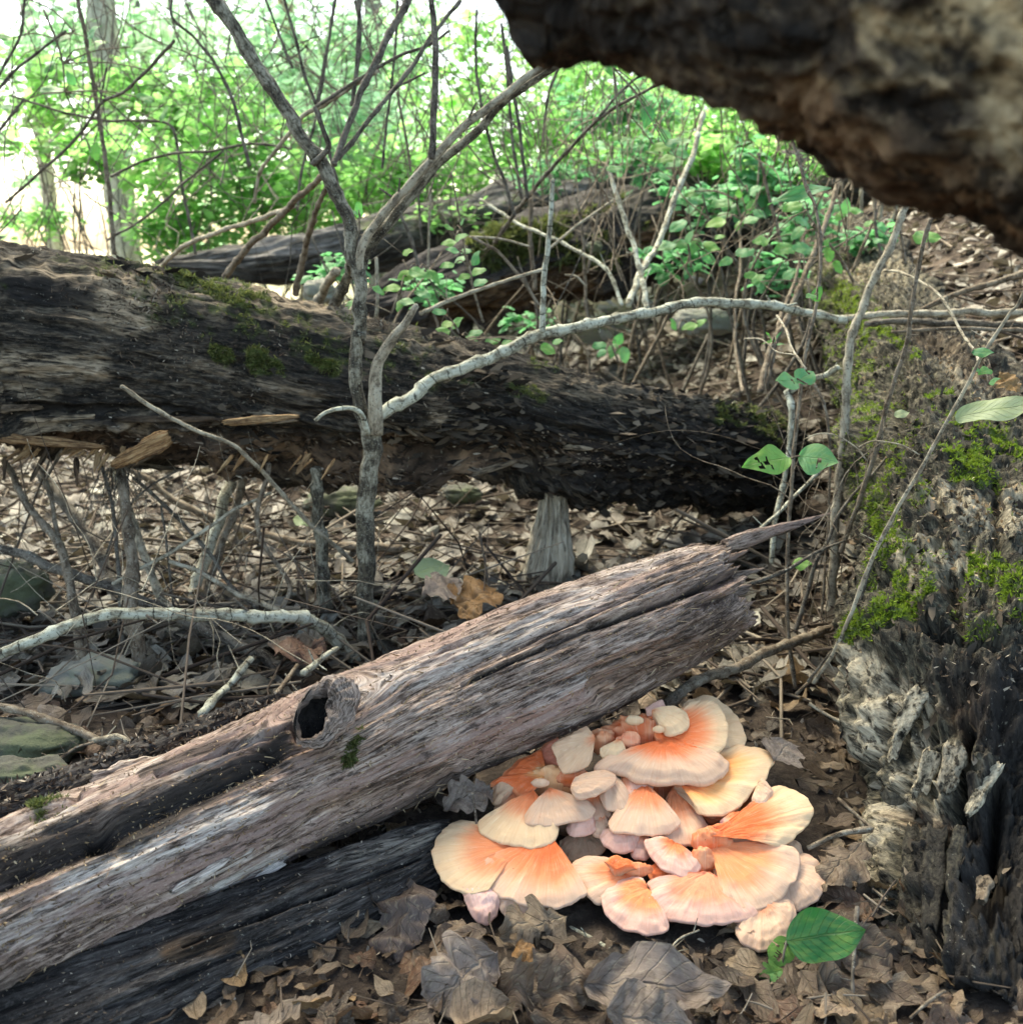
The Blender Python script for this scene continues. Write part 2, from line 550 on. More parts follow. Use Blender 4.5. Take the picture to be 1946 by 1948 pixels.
def make_log(key, path, nS, nT, big=.10, amp1=.010, amp2=.003, fx=5., fy=38., masks=None, cracks=(), bumps=(), rotdepth=0.0,
             ragged=0.0, crumb=0.0, jag0=0.0, jag1=0.0, seed=0, mat=None, root=None, part='wood', ridged=True, knot=None, open0=True, open1=True, moss_fn=None):
    pts = []
    for (x, y, Y, r) in path:
        p = at(x, y, Y)
        pts.append([*p, r * dep(x, y, Y) / FPX])
    c = catmull(pts, 400)
    seg = np.linalg.norm(np.diff(c[:, :3], axis=0), axis=1)
    s = np.concatenate([[0], np.cumsum(seg)])
    wgt = 1 / np.maximum(.35, np.linalg.norm(c[:, :3] - CAM, axis=1))
    cw = np.concatenate([[0], np.cumsum(seg * (wgt[1:] + wgt[:-1]) / 2)])
    S = np.interp(np.linspace(0, cw[-1], nS), cw, s)
    c = np.stack([np.interp(S, s, c[:, k]) for k in range(4)], -1)
    cen, rad = c[:, :3], c[:, 3]
    T = norm(np.gradient(cen, axis=0))
    e1 = CAM - cen
    e1 = norm(e1 - (e1 * T).sum(1, keepdims=True) * T)
    e2 = np.cross(T, e1)
    if e2[nS // 2, 2] < 0:
        e2 = -e2
    # two thirds of the rings' points on the side that faces the path
    a = np.linspace(0, 1, nT, endpoint=False)
    th = 2 * np.pi * a - .55 * np.sin(2 * np.pi * a)
    dirv = np.cos(th)[None, :, None] * e1[:, None] + np.sin(th)[None, :, None] * e2[:, None]
    r0 = rad[:, None] * np.ones(nT)
    P0 = cen[:, None] + dirv * r0[..., None]
    rm = rad.mean()
    lc = np.stack([S[:, None] + 0 * th, rm * np.cos(th)[None] + 0 * r0, rm * np.sin(th)[None] + 0 * r0], -1) + seed * 3.1
    px, py, _ = proj(P0)
    if knot:
        kx, ky, kr, ka = knot
        cpx, cpy, _ = proj(cen)
        tx, ty = np.gradient(cpx), np.gradient(cpy)
        tl = np.hypot(tx, ty) + 1e-6
        perp = ((px - kx) * (-ty / tl)[:, None] + (py - ky) * (tx / tl)[:, None]) / kr
        alng = ((px - kx) * (tx / tl)[:, None] + (py - ky) * (ty / tl)[:, None]) / kr
        g_ = np.exp(-(perp ** 2) - (alng / 1.7) ** 2) * (np.cos(th) > 0)[None]
        thn = th[None] + ka * np.sign(e1[0] @ e1[0]) * np.clip(perp * 3, -1, 1) * g_
        lc = np.stack([S[:, None] + 0 * th, rm * np.cos(thn), rm * np.sin(thn)], -1) + seed * 3.1
    front = sst(np.cos(th), -.15, .25)[None, :] * np.ones((nS, 1))
    wob = 14 * fbm(lc * np.array([9, 26, 26]), 3, seed + 50)
    rag = .5 * fbm(lc * np.array([30, 90, 90]), 3, seed + 60)
    mk = {k: np.zeros((nS, nT), np.float32) for k in ('pale', 'rot', 'moss', 'dark')}
    for k, lst in (masks or {}).items():
        for cp in lst:
            dd = capd(px + wob, py + wob, cp) + rag
            mk[k] = np.maximum(mk[k], (cp[5] if len(cp) > 5 else 1.0) * (1 - sst(dd, .35, 1.25)) * front)
    pn_ = fbm(lc * np.array([34, 52, 52]), 3, seed + 55)
    mk['moss'] = mk['moss'] * sst(pn_ + (mk['moss'] - .5) * .5, -.12, .22)
    disp = big * rm * fbm(lc * np.array([3.0, 9, 9]), 3, seed) * 1.3
    f1 = fbm(lc * np.array([fx, fy, fy]), 4, seed + 3)
    if ridged:
        f1 = .35 - np.abs(f1) * 1.6
    disp = disp + amp1 * f1 + amp2 * fbm(lc * np.array([fx * 6, fy * 4, fy * 4]), 3, seed + 8)
    if crumb:
        disp = disp - crumb * np.abs(fbm(lc * np.array([34, 46, 46]), 3, seed + 33)) * 2 + crumb * .6 * fbm(lc * np.array([110, 130, 130]), 2, seed + 36)
    if rotdepth:
        q = fbm(lc * np.array([5, 26, 26]), 4, seed + 30) * 2.2 + 1.2
        st = np.floor(q * 2.2) / 2.2 + .45 * sst((q * 2.2) % 1, .75, 1.0)
        disp = disp - rotdepth * mk['rot'] * np.clip(st, 0, 2.2) * .5
    if ragged:
        und = sst(-np.sin(th), .45, .95)[None] * np.ones((nS, 1))
        disp = disp + und * ragged * (fbm(lc * np.array([11, 14, 14]), 4, seed + 70) * 1.6 - .15)
    wobc = 5 * fbm(lc * np.array([16, 30, 30]), 2, seed + 80)
    for cp in cracks:
        dd = capd(px + wobc, py + wobc, cp)
        disp = disp - cp[5] * np.exp(-(dd ** 2) * 1.6) * front
    for cp in bumps:
        dd = capd(px, py, cp)
        disp = disp + cp[5] * np.exp(-(dd ** 2) * 1.5) * front
    P = P0 + dirv * disp[..., None]
    # torn ends
    if jag0 or jag1:
        jn0 = fbm(np.stack([np.cos(th) * 3, np.sin(th) * 3, th * 0 + seed], -1), 5, seed + 90, .75)
        jn1 = fbm(np.stack([np.cos(th) * 3, np.sin(th) * 3, th * 0 + seed + 9], -1), 5, seed + 91, .75)
        w1 = sst(S / S[-1], 1 - 4 * abs(jag1) / S[-1], 1.0)[:, None]
        w0 = 1 - sst(S / S[-1], 0, 4 * abs(jag0) / S[-1])[:, None]
        P = P + T[:, None] * (w1 * jag1 * jn1[None])[..., None] - T[:, None] * (w0 * jag0 * jn0[None])[..., None]
    # inner returns at both ends (a torn end opens inwards)
    rings = [P]
    lcs = [lc]
    mks = {k: [v] for k, v in mk.items()}

    def inner(end):
        i = -1 if end else 0
        sgn = -1 if end else 1
        out = []
        for k, (f, dl) in enumerate([(.86, .006), (.78, .03), (.6, .05), (.3, .04), (.02, .035)]):
            nz = .03 * rm / .1 * fbm(lc[i] * 30 + k * 5, 3, seed + 40 + k)[:, None]
            out.append(cen[i] + (P[i] - cen[i]) * f + T[i] * sgn * (dl * rm / .07) + T[i] * nz)
        return np.array(out)
    e_b = inner(True)
    e_a = inner(False)[::-1]
    allP = np.concatenate([e_a, P, e_b], 0)
    alllc = np.concatenate([np.repeat(lc[:1], 5, 0), lc, np.repeat(lc[-1:], 5, 0)], 0)
    alllc[:5, :, 1:] *= np.array([.02, .3, .6, .78, .86])[:, None, None]
    alllc[-5:, :, 1:] *= np.array([.86, .78, .6, .3, .02])[:, None, None]
    am = {}
    for k, v in mk.items():
        am[k] = np.concatenate([np.repeat(v[:1] * 0 + (.5 if k == 'dark' else .3 if k == 'rot' else 0), 5, 0), v,
                                np.repeat(v[-1:] * 0 + (.5 if k == 'dark' else .3 if k == 'rot' else 0), 5, 0)], 0)
    n = allP.shape[0]
    idx = np.arange(n * nT).reshape(n, nT)
    nx = np.roll(idx, -1, axis=1)
    q = np.stack([idx[:-1], nx[:-1], nx[1:], idx[1:]], -1).reshape(-1, 4)
    attrs = {'lc': alllc.reshape(-1, 3)}
    for k, v in am.items():
        attrs[k] = v.ravel()
    # winding
    nvec = np.cross(allP[n // 2, 1] - allP[n // 2, 0], allP[n // 2 + 1, 0] - allP[n // 2, 0])
    if nvec @ (allP[n // 2, 0] - cen[nS // 2]) < 0:
        q = q[:, ::-1]
    me = mesh_np(part, allP, q, attrs=attrs)
    o = child(part, me, mat, root)
    gN = np.cross(np.gradient(P, axis=1), np.gradient(P, axis=0))
    gN = norm(gN)
    sg = np.sign((gN * dirv).sum(-1, keepdims=True))
    gN = gN * np.where(sg == 0, 1, sg)
    LOGS[key] = dict(P=P, N=gN, mk=mk, px=px, py=py, T=T, th=th, front=front, cen=cen, rad=rad, lc=lc)
    return o


def blades(name, P, N, length, width, mat, root, kind='stuff', spread=.8, tris=2, lenvar=.5, along=None, drop=0.0):
    """many small fronds or flakes standing on a surface"""
    n = len(P)
    rv = norm(rng.normal(size=(n, 3)))
    dv = norm(N + rv * spread + (np.array([0, 0, -drop])))
    if along is not None:
        dv = norm(dv * .35 + along * np.sign(rng.normal(size=(n, 1))))
    side = norm(np.cross(dv, rng.normal(size=(n, 3))))
    L = length * (1 - lenvar + 2 * lenvar * rng.random((n, 1)))
    W = width * (.6 + .8 * rng.random((n, 1)))
    bend = norm(rng.normal(size=(n, 3))) * L * .3
    a = P - side * W * .5 - N * L * .08
    b = P + side * W * .5 - N * L * .08
    m1 = P + dv * L * .55 - side * W * .45 + bend * .4
    m2 = P + dv * L * .55 + side * W * .45 + bend * .4
    t = P + dv * L + bend
    V = np.stack([a, b, m2, m1, t], 1).reshape(-1, 3)
    i = np.arange(n)[:, None] * 5
    q = i + np.array([[0, 1, 2, 3]])
    tr = i + np.array([[3, 2, 4]])
    rnd = np.repeat(rng.random(n), 5)
    return child(name, mesh_np(name, V, q, tr, {'rnd': rnd}, smooth=False), mat, root, kind)


def sample_log(key, n, weight):
    d = LOGS[key]
    w = weight(d).ravel()
    w = np.maximum(w, 0)
    if w.sum() <= 0:
        return np.zeros((0, 3)), np.zeros((0, 3)), np.zeros((0, 3))
    k = rng.choice(len(w), n, p=w / w.sum())
    P = d['P'].reshape(-1, 3)[k]
    N = d['N'].reshape(-1, 3)[k]
    T = np.repeat(d['T'][:, None], len(d['th']), 1).reshape(-1, 3)[k]
    return P, N, T


def flakemat(name, stops):
    m = NT(name)
    col = m.ramp(m.attr('rnd').outputs['Fac'], stops)
    return m.done(m.bsdf(col, .9, spec=.15))


M['flake'] = flakemat('bark flake', [(0, (.03, .022, .018)), (.4, (.10, .07, .05)), (.8, (.24, .18, .13)), (1, (.46, .40, .32))])
M['flake_tan'] = flakemat('tan wood flake', [(0, (.09, .055, .03)), (.5, (.26, .17, .09)), (1, (.50, .38, .24))])

# --- the dark decayed log held up across the scene
t = thing('fallen_log', 'thick dark decayed log with mossy top and ragged rotten underside, raised off the ground', 'log', tuple(at(700, 900, 1.85)))
LOG1 = t
make_log('l1', [(-260, 655, 1.62, 232), (-100, 662, 1.66, 226), (0, 660, 1.70, 207), (150, 673, 1.72, 195), (300, 696, 1.75, 180), (450, 718, 1.78, 170), (600, 748, 1.80, 158),
                (800, 782, 1.84, 139), (950, 788, 1.86, 119), (1100, 826, 1.90, 124), (1250, 850, 1.97, 112), (1400, 872, 2.08, 98), (1475, 872, 2.15, 82), (1505, 868, 2.18, 50)],
         560, 205, big=.16, amp1=.016, amp2=.005, fx=5, fy=30, seed=1, mat=M['log_dark'], root=t, rotdepth=.06, ragged=.035, crumb=.006, jag1=.03,
         masks={
             'pale': [(170, 560, 270, 585, 52, 1.0), (480, 560, 700, 610, 18, .7), (330, 540, 420, 600, 24, .6), (0, 690, 190, 700, 26, .9), (0, 735, 100, 740, 12, .6), (230, 620, 260, 625, 16, .6), (20, 500, 330, 545, 22, .55),
                      (60, 800, 270, 815, 14, .9), (430, 800, 560, 800, 12, .7), (480, 590, 900, 680, 20, .4), (820, 790, 950, 830, 13, .8), (1040, 850, 1120, 870, 13, .8), (900, 905, 1050, 885, 12, .7),
                      (380, 700, 620, 760, 12, .4), (1000, 730, 1400, 770, 22, .3), (0, 880, 250, 880, 14, .9), (230, 850, 330, 840, 12, 1), (560, 905, 850, 925, 10, .7)],
             'rot': [(-200, 850, 250, 860, 62), (250, 860, 700, 890, 46), (700, 880, 960, 880, 45), (960, 860, 1160, 880, 46), (1160, 910, 1400, 930, 30, .5)],
             'moss': [(340, 535, 480, 575, 36, .8), (420, 670, 520, 690, 26, .7), (600, 690, 640, 705, 18, .9), (0, 530, 10, 540, 10), (200, 475, 400, 520, 18, .6), (1020, 690, 1050, 705, 16, .7),
                      (1380, 780, 1480, 810, 32, .7), (700, 700, 900, 740, 26, .3), (300, 560, 760, 680, 60, .32), (100, 500, 400, 540, 30, .3), (980, 740, 1020, 750, 20, .5)],
             'dark': [(20, 540, 170, 560, 26, .95), (60, 780, 230, 785, 20, .9), (560, 640, 700, 760, 50, .5), (330, 600, 620, 640, 36, .5), (1150, 900, 1450, 920, 60, .9), (900, 800, 1450, 830, 46, .55), (560, 860, 640, 880, 40, .6), (300, 790, 450, 800, 20, .7)]},
         cracks=[(40, 775, 290, 790, 14, .030), (330, 800, 560, 830, 10, .018), (700, 800, 860, 850, 9, .02), (860, 770, 1250, 850, 8, .016), (1200, 830, 1330, 850, 8, .02),
                 (0, 830, 260, 850, 12, .02), (880, 930, 1000, 905, 26, .03), (1400, 850, 1480, 860, 14, .02)],
         bumps=[(0, 800, 240, 815, 14, .018), (700, 905, 830, 930, 34, .022), (1030, 905, 1120, 925, 30, .02)])
P, N, T = sample_log('l1', 7000, lambda d: (d['mk']['moss'] ** 2) * (d['front'] + .05))
blades('moss', P, N, .0065, .0020, M['moss_dull'], t)
P, N, T = sample_log('l1', 2800, lambda d: d['front'] * (.1 + sst(np.sin(d['th'])[None] + 0 * d['front'], .1, .9)) * sst(fbm(d['lc'] * 9, 3, 71), .0, .3))
blades('debris_flecks', P + N * .001, N, .007, .0018, M['flake'], t, along=None, spread=1.6)
M['flake_dark'] = flakemat('dark bark plate', [(0, (.012, .010, .009)), (.5, (.035, .028, .022)), (.85, (.085, .068, .05)), (1, (.20, .16, .12))])
P, N, T = sample_log('l1', 1500, lambda d: d['front'] * sst(fbm(d['lc'] * 7 + 4, 3, 77), -.1, .25))
blades('bark_flakes', P, N, .024, .011, M['flake_dark'], t, along=T, spread=.5)
P, N, T = sample_log('l1', 3000, lambda d: d['front'] * (d['mk']['rot']))
blades('rot_shreds', P, N, .010, .003, M['flake'], t, along=T, spread=.8, drop=.3)



def surfY(key, x, y):
    d_ = LOGS[key]
    dd = (d_['px'] - x) ** 2 + (d_['py'] - y) ** 2 + (d_['front'] < .5) * 1e6
    k = np.unravel_index(np.argmin(dd), dd.shape)
    return float(d_['P'][k][1]) if dd[k] < 900 else None


def slab(root, name, f, a, b, Ya, Yb, wpx, th, mat, masks=None, bend=.0, seed=0, roll=0.0, taper=.6, on=None):
    if on:
        Ya = (surfY(on, *fr(f, *a)) or Ya + .006) - .006
        Yb = (surfY(on, *fr(f, *b)) or Yb + .006) - .006
    """a broken slab of wood from a to b, with thickness, torn ends and a rough face"""
    A = at(*fr(f, *a), Ya)
    B = at(*fr(f, *b), Yb)
    ax = norm(B - A)
    L = np.linalg.norm(B - A)
    tocam = norm(CAM - (A + B) / 2)
    nrm = norm(tocam - (tocam @ ax) * ax)
    sd_ = np.cross(nrm, ax)
    cr, sr = math.cos(roll), math.sin(roll)
    nrm, sd_ = nrm * cr + sd_ * sr, sd_ * cr - nrm * sr
    w = wpx * dep(*fr(f, *a), Ya) / FPX
    n, mm = 36, 20
    u = np.linspace(0, 1, n)
    k = np.arange(mm) / mm * 2 * np.pi
    cx = np.sign(np.cos(k)) * np.abs(np.cos(k)) ** .6
    cy = np.sign(np.sin(k)) * np.abs(np.sin(k)) ** .6
    U, Kx = np.meshgrid(u, cx, indexing='ij')
    _, Ky = np.meshgrid(u, cy, indexing='ij')
    wid = w * .5 * (1 - (1 - taper) * U ** 2) * (1 - .25 * (1 - sst(U, 0, .12))) * (1 - .35 * sst(U, .86, 1)) * (1 + .55 * fbm(np.stack([U * 4 + seed, Kx * .5, Ky * .5], -1), 3, seed))
    j = (.10 * L * fbm(np.stack([Kx * 4, Ky * 2, Kx * 0 + seed], -1), 4, seed + 5, .7))
    wj = sst(np.abs(U - .5) * 2, .5, 1) * np.sign(U - .5)
    P_ = A + ax * ((U * L)[..., None]) + ax * (j * wj)[..., None] + sd_ * (wid * Kx)[..., None] + nrm * (Ky * th * .5)[..., None] \
        + nrm * (bend * np.sin(np.pi * U))[..., None]
    lc = np.stack([U * L + seed, wid * Kx + seed * .7, Ky * th * .5], -1)
    dsp = .0045 * (.3 - np.abs(fbm(lc * np.array([9, 60, 60]), 4, seed + 9)) * 1.8) * (w / .05) ** .5 + .0016 * fbm(lc * np.array([60, 260, 260]), 2, seed)
    P_ = P_ + (nrm * Ky[..., None] + sd_ * (Kx * .5)[..., None]) * dsp[..., None]
    idx = np.arange(n * mm).reshape(n, mm)
    nx = np.roll(idx, -1, 1)
    q = np.stack([idx[:-1], idx[1:], nx[1:], nx[:-1]], -1).reshape(-1, 4)
    V = np.concatenate([P_.reshape(-1, 3), [P_[0].mean(0) + ax * .01, P_[-1].mean(0) - ax * .01]])
    c0, c1 = n * mm, n * mm + 1
    t1 = np.stack([nx[0], idx[0] * 0 + c0, idx[0]], -1)
    t2 = np.stack([idx[-1], idx[-1] * 0 + c1, nx[-1]], -1)
    lcv = np.concatenate([lc.reshape(-1, 3), lc.reshape(-1, 3)[:2]])
    at_ = {'lc': lcv}
    for kk in ('pale', 'rot', 'moss', 'dark'):
        at_[kk] = np.full(len(V), (masks or {}).get(kk, 0.0))
    return child(name, mesh_np(name, V, q, np.concatenate([t1, t2]), at_), mat, root)


for i, (a, b, w, mk, kw) in enumerate([
        ((640, 790), (900, 650), 26, {'rot': .2, 'pale': .5}, dict(bend=.012)),
        ((600, 545), (1560, 540), 11, {'rot': .6, 'pale': .2}, {}),
        ((1190, 560), (1560, 545), 14, {'pale': .6}, {}),
        ((130, 548), (690, 520), 12, {'pale': .9}, {}),
        ((0, 490), (220, 480), 16, {'rot': .5, 'pale': .6}, {}),
        ((700, 780), (960, 810), 12, {'pale': .4, 'dark': .4}, {}),
        ((1000, 775), (1180, 770), 12, {'dark': .7}, {}),
        ((400, 745), (405, 890), 10, {'rot': .8}, {}),
        ((250, 700), (160, 870), 10, {'rot': .5, 'pale': .5}, {}),
        ((330, 700), (240, 860), 7, {'pale': .5}, {}),
        ((30, 740), (20, 860), 8, {'rot': .5}, {}),
        ((1240, 830), (1330, 800), 14, {'dark': .4, 'rot': .6}, {})]):
    p_ = fr('D', *a)
    slab(t, 'bark_strip' if i < 7 else 'hanging_splinter', 'D', a, b, 1.58, 1.58, w, .008, M['log_dark'], mk, seed=20 + i, on='l1' if i < 7 else None, **kw)
M['splinter'] = wood('torn orange brown wood', [(.06, .03, .015), (.17, .09, .04), (.32, .19, .09), (.50, .36, .20)], pale=(.5, .38, .22), fx=20, fy=220, speck=.2, bs=.9, bd=.002, pitk=.5)
rq = random.Random(12)
for i in range(26):
    x0 = rq.choice((rq.uniform(0, 720), rq.uniform(0, 720), rq.uniform(1000, 1700)))
    y0 = 690 + rq.uniform(-20, 40) + (x0 > 900) * 50
    slab(t, 'torn_splinter', 'D', (x0 + rq.uniform(20, 90), y0), (x0, y0 + rq.uniform(15, 110)), 1.56, 1.56, rq.uniform(4, 13), .005, M['splinter'], {'dark': rq.choice((0, 0, .4)), 'pale': rq.random() * .6}, seed=140 + i, taper=.3)
slab(t, 'torn_splinter', 'D', (890, 640), (600, 780), 1.53, 1.53, 34, .012, M['splinter'], {}, seed=190, bend=.012, taper=.5)
slab(t, 'torn_splinter', 'D', (1180, 560), (1560, 530), 1.53, 1.53, 16, .010, M['splinter'], {'pale': .3}, seed=191, taper=.5)
slab(t, 'torn_splinter', 'D', (0, 640), (560, 690), 1.53, 1.54, 20, .010, M['splinter'], {'dark': .3}, seed=192, taper=.5)
for i, (a, b, w, mk) in enumerate([((820, 835), (1060, 760), 14, {'rot': .3, 'pale': .7}), ((1200, 770), (1440, 750), 16, {'rot': .5, 'pale': .5}), ((1300, 690), (1460, 700), 10, {'pale': .9}),
                                   ((480, 590), (620, 660), 16, {'pale': .7}), ((700, 820), (800, 870), 22, {'rot': .8}), ((860, 800), (960, 780), 8, {'pale': .8}), ((330, 560), (450, 600), 10, {'pale': .6})]):
    slab(t, 'bark_strip', 'E', a, b, 1.70, 1.72, w, .008, M['log_dark'], mk, seed=40 + i, on='l1')

# --- the grey barkless log in front
t = thing('barkless_log', 'weathered grey brown barkless log leaning diagonally over the mushrooms, with knot hole and long cracks', 'log', tuple(at(600, 1500, .97)))
LOG2 = t
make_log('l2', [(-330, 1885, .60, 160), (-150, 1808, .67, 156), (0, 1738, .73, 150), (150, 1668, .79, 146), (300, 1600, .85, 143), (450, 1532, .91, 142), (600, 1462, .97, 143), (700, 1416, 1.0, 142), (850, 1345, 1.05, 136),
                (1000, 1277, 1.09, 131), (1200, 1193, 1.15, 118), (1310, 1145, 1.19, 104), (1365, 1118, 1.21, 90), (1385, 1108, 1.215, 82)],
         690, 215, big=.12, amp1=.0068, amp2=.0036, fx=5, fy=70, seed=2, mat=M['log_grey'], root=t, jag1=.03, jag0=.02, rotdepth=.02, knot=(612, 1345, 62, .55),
         masks={
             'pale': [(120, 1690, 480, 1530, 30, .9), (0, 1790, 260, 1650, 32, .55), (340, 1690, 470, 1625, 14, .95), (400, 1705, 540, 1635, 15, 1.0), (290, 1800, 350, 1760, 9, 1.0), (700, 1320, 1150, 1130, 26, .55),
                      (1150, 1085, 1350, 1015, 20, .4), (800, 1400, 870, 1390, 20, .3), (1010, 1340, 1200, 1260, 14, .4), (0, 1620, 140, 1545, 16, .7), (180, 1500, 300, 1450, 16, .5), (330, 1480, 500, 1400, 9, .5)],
             'dark': [(0, 1640, 260, 1540, 30, .95), (240, 1550, 540, 1410, 22, 1), (0, 1960, 400, 1800, 60, .9), (400, 1800, 800, 1590, 40, .9), (800, 1560, 1300, 1330, 30, .9), (0, 1680, 230, 1590, 32, .85), (230, 1590, 520, 1440, 30, 1), (100, 1600, 500, 1400, 18, .5), (560, 1380, 640, 1370, 26, .7), (0, 1900, 380, 1790, 46, .7), (380, 1780, 620, 1640, 46, .7),  # underside shadow painted along the lower edge, besides the dark groove and cracks
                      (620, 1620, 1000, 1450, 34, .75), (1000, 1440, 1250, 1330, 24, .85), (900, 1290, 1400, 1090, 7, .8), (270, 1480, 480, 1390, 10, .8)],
             'rot': [(600, 1540, 850, 1470, 22, .45), (1150, 1300, 1390, 1200, 36, .6), (520, 1420, 640, 1440, 22, .4)],
             'moss': [(80, 1545, 140, 1520, 22, .6), (660, 1440, 690, 1400, 14, .35)]},
         cracks=[(0, 1672, 200, 1585, 30, .030), (200, 1585, 520, 1440, 26, .026), (300, 1480, 560, 1380, 6, .010), (190, 1612, 215, 1605, 14, .02), (880, 1300, 1130, 1190, 5, .014), (1130, 1190, 1430, 1085, 7, .030),
                 (960, 1240, 1280, 1100, 4, .008), (1000, 1330, 1240, 1235, 4, .008), (0, 1585, 150, 1520, 8, .012), (330, 1650, 620, 1530, 4, .006), (0, 1800, 300, 1670, 4, .005), (575, 1395, 640, 1345, 19, .045),
                 (1330, 1150, 1430, 1125, 9, .022), (1380, 1068, 1430, 1060, 7, .02)],
         bumps=[(560, 1430, 700, 1400, 50, .008), (0, 1560, 120, 1510, 20, .008), (100, 1720, 500, 1560, 40, .005)])
P, N, T = sample_log('l2', 5000, lambda d: d['front'] * (.5 + .3 * d['mk']['dark']))
blades('debris_flecks', P, N, .0028, .0012, M['flake_tan'], t, spread=1.4)
P, N, T = sample_log('l2', 500, lambda d: d['front'])
blades('wood_splinters', P, N, .010, .0012, M['flake_tan'], t, along=T, spread=.3)
P, N, T = sample_log('l2', 1200, lambda d: d['mk']['moss'] * d['front'])
blades('moss', P, N, .005, .0012, M['moss_dull'], t)


def knot_ring():
    c = at(*fr('G', 1690, 290), .90)
    ax = norm(CAM - c) * .75 + np.array([-.35, 0, .35])
    ax = norm(ax)
    u = norm(np.cross(ax, [0.3, 0, 1]))
    v = np.cross(ax, u)
    n, mm = 110, 26
    sc_ = np.array([(u * math.cos(q_) + v * math.sin(q_)) @ norm(RT + UP * .35) for q_ in np.linspace(0, 2 * np.pi, 72)])
    KA = np.linspace(0, 2 * np.pi, 72)[int(np.argmax(sc_))]
    a = np.linspace(0, 2 * np.pi, n, endpoint=False)
    b = np.linspace(0, 2 * np.pi, mm, endpoint=False)
    A, B = np.meshgrid(a, b, indexing='ij')
    R0 = .0225 * (1 + .16 * np.sin(A + .7) + .10 * fbm(np.stack([np.cos(A) * 2, np.sin(A) * 2, A * 0], -1), 3, 4))
    rr = .0075 * (1 + .75 * np.cos(A - KA)) * (1 + .35 * fbm(np.stack([np.cos(A) * 7, np.sin(A) * 7, B], -1), 3, 6))
    rad = (u * np.cos(A)[..., None] * 1.0 + v * np.sin(A)[..., None] * 1.35)
    P_ = c + rad * (R0 + rr * np.cos(B))[..., None] + ax * (rr * 1.2 * np.sin(B))[..., None] - ax * .004
    P_ += ax * (.006 * fbm(P_ * 70, 3, 3))[..., None] + rad * (.0035 * fbm(P_ * 120 + 5, 3, 8))[..., None]
    idx = np.arange(n * mm).reshape(n, mm)
    q = np.stack([idx, np.roll(idx, -1, 0), np.roll(np.roll(idx, -1, 0), -1, 1), np.roll(idx, -1, 1)], -1).reshape(-1, 4)
    lc = np.stack([A * .03, R0 * np.cos(B), rr * np.sin(B)], -1).reshape(-1, 3)
    nv = n * mm
    child('knot_ring', mesh_np('knot_ring', P_, q, attrs={'lc': lc, 'pale': np.full(nv, .25), 'rot': np.zeros(nv), 'moss': np.zeros(nv), 'dark': (.35 - .33 * np.cos(B)).ravel()}), M['log_grey'], t)
    # the hole inside: a bowl going into the wood
    k = np.linspace(0, 1, 14)
    Kk, A2 = np.meshgrid(k, a, indexing='ij')
    P2 = c + (u * np.cos(A2)[..., None] + v * np.sin(A2)[..., None] * 1.35) * (.026 * np.cos(Kk * 1.5) ** .6)[..., None] - ax * (Kk * .05)[..., None] + ax * .002
    P2 += ax * (.004 * fbm(P2 * 150, 3, 9))[..., None]
    idx = np.arange(14 * n).reshape(14, n)
    q = np.stack([idx[:-1], np.roll(idx[:-1], -1, 1), np.roll(idx[1:], -1, 1), idx[1:]], -1).reshape(-1, 4)
    nv = 14 * n
    child('knot_hollow', mesh_np('knot_hollow', P2, q, attrs={'lc': P2.reshape(-1, 3), 'pale': np.zeros(nv), 'rot': np.full(nv, .1), 'moss': np.zeros(nv), 'dark': np.full(nv, .9)}), M['log_black'], t)


knot_ring()
slab(t, 'end_splinter', 'F', (360, 1215), (905, 1040), 1.20, 1.30, 30, .016, M['log_grey'], {'dark': .2}, seed=3, taper=.15)
slab(t, 'end_splinter', 'F', (300, 1400), (560, 1330), 1.20, 1.24, 16, .012, M['log_grey'], {'dark': .5}, seed=5, taper=.3)
slab(t, 'end_splinter', 'F', (250, 1330), (470, 1240), 1.19, 1.24, 22, .014, M['log_grey'], {'dark': .2}, seed=7, taper=.2)
slab(t, 'end_splinter', 'F', (240, 1600), (520, 1500), 1.19, 1.23, 18, .014, M['log_grey'], {'dark': .3}, seed=17, taper=.2)
slab(t, 'end_splinter', 'F', (200, 1520), (480, 1430), 1.18, 1.24, 36, .02, M['log_grey'], {'dark': .4}, seed=8, taper=.6)
slab(t, 'bark_strip', 'G', (480, 650), (830, 560), .93, .97, 36, .012, M['log_grey'], {'pale': .7, 'rot': .2}, seed=9, taper=.7)
slab(t, 'bark_strip', 'G', (0, 930), (210, 800), .80, .85, 28, .012, M['log_grey'], {'pale': .8, 'rot': .3}, seed=10, taper=.6)
slab(t, 'bark_strip', 'G', (-40, 1040), (170, 950), .77, .82, 18, .010, M['log_grey'], {'pale': .8}, seed=11, taper=.5)
slab(t, 'bark_strip', 'G', (300, 900), (430, 830), .84, .87, 12, .006, M['log_grey'], {'pale': .6}, seed=12, taper=.5)
slab(t, 'loose_sliver', 'G', (1130, 1280), (1500, 1080), .815, .845, 24, .007, M['log_grey'], {'pale': 1.0}, seed=13, on='l2', taper=.6)
slab(t, 'loose_sliver', 'G', (900, 1240), (1210, 1060), .80, .83, 18, .006, M['log_grey'], {'pale': 1.0}, seed=14, on='l2', taper=.5)
slab(t, 'loose_sliver', 'G', (790, 1520), (990, 1400), .775, .79, 10, .005, M['log_grey'], {'pale': 1.0}, seed=15, on='l2', taper=.5)

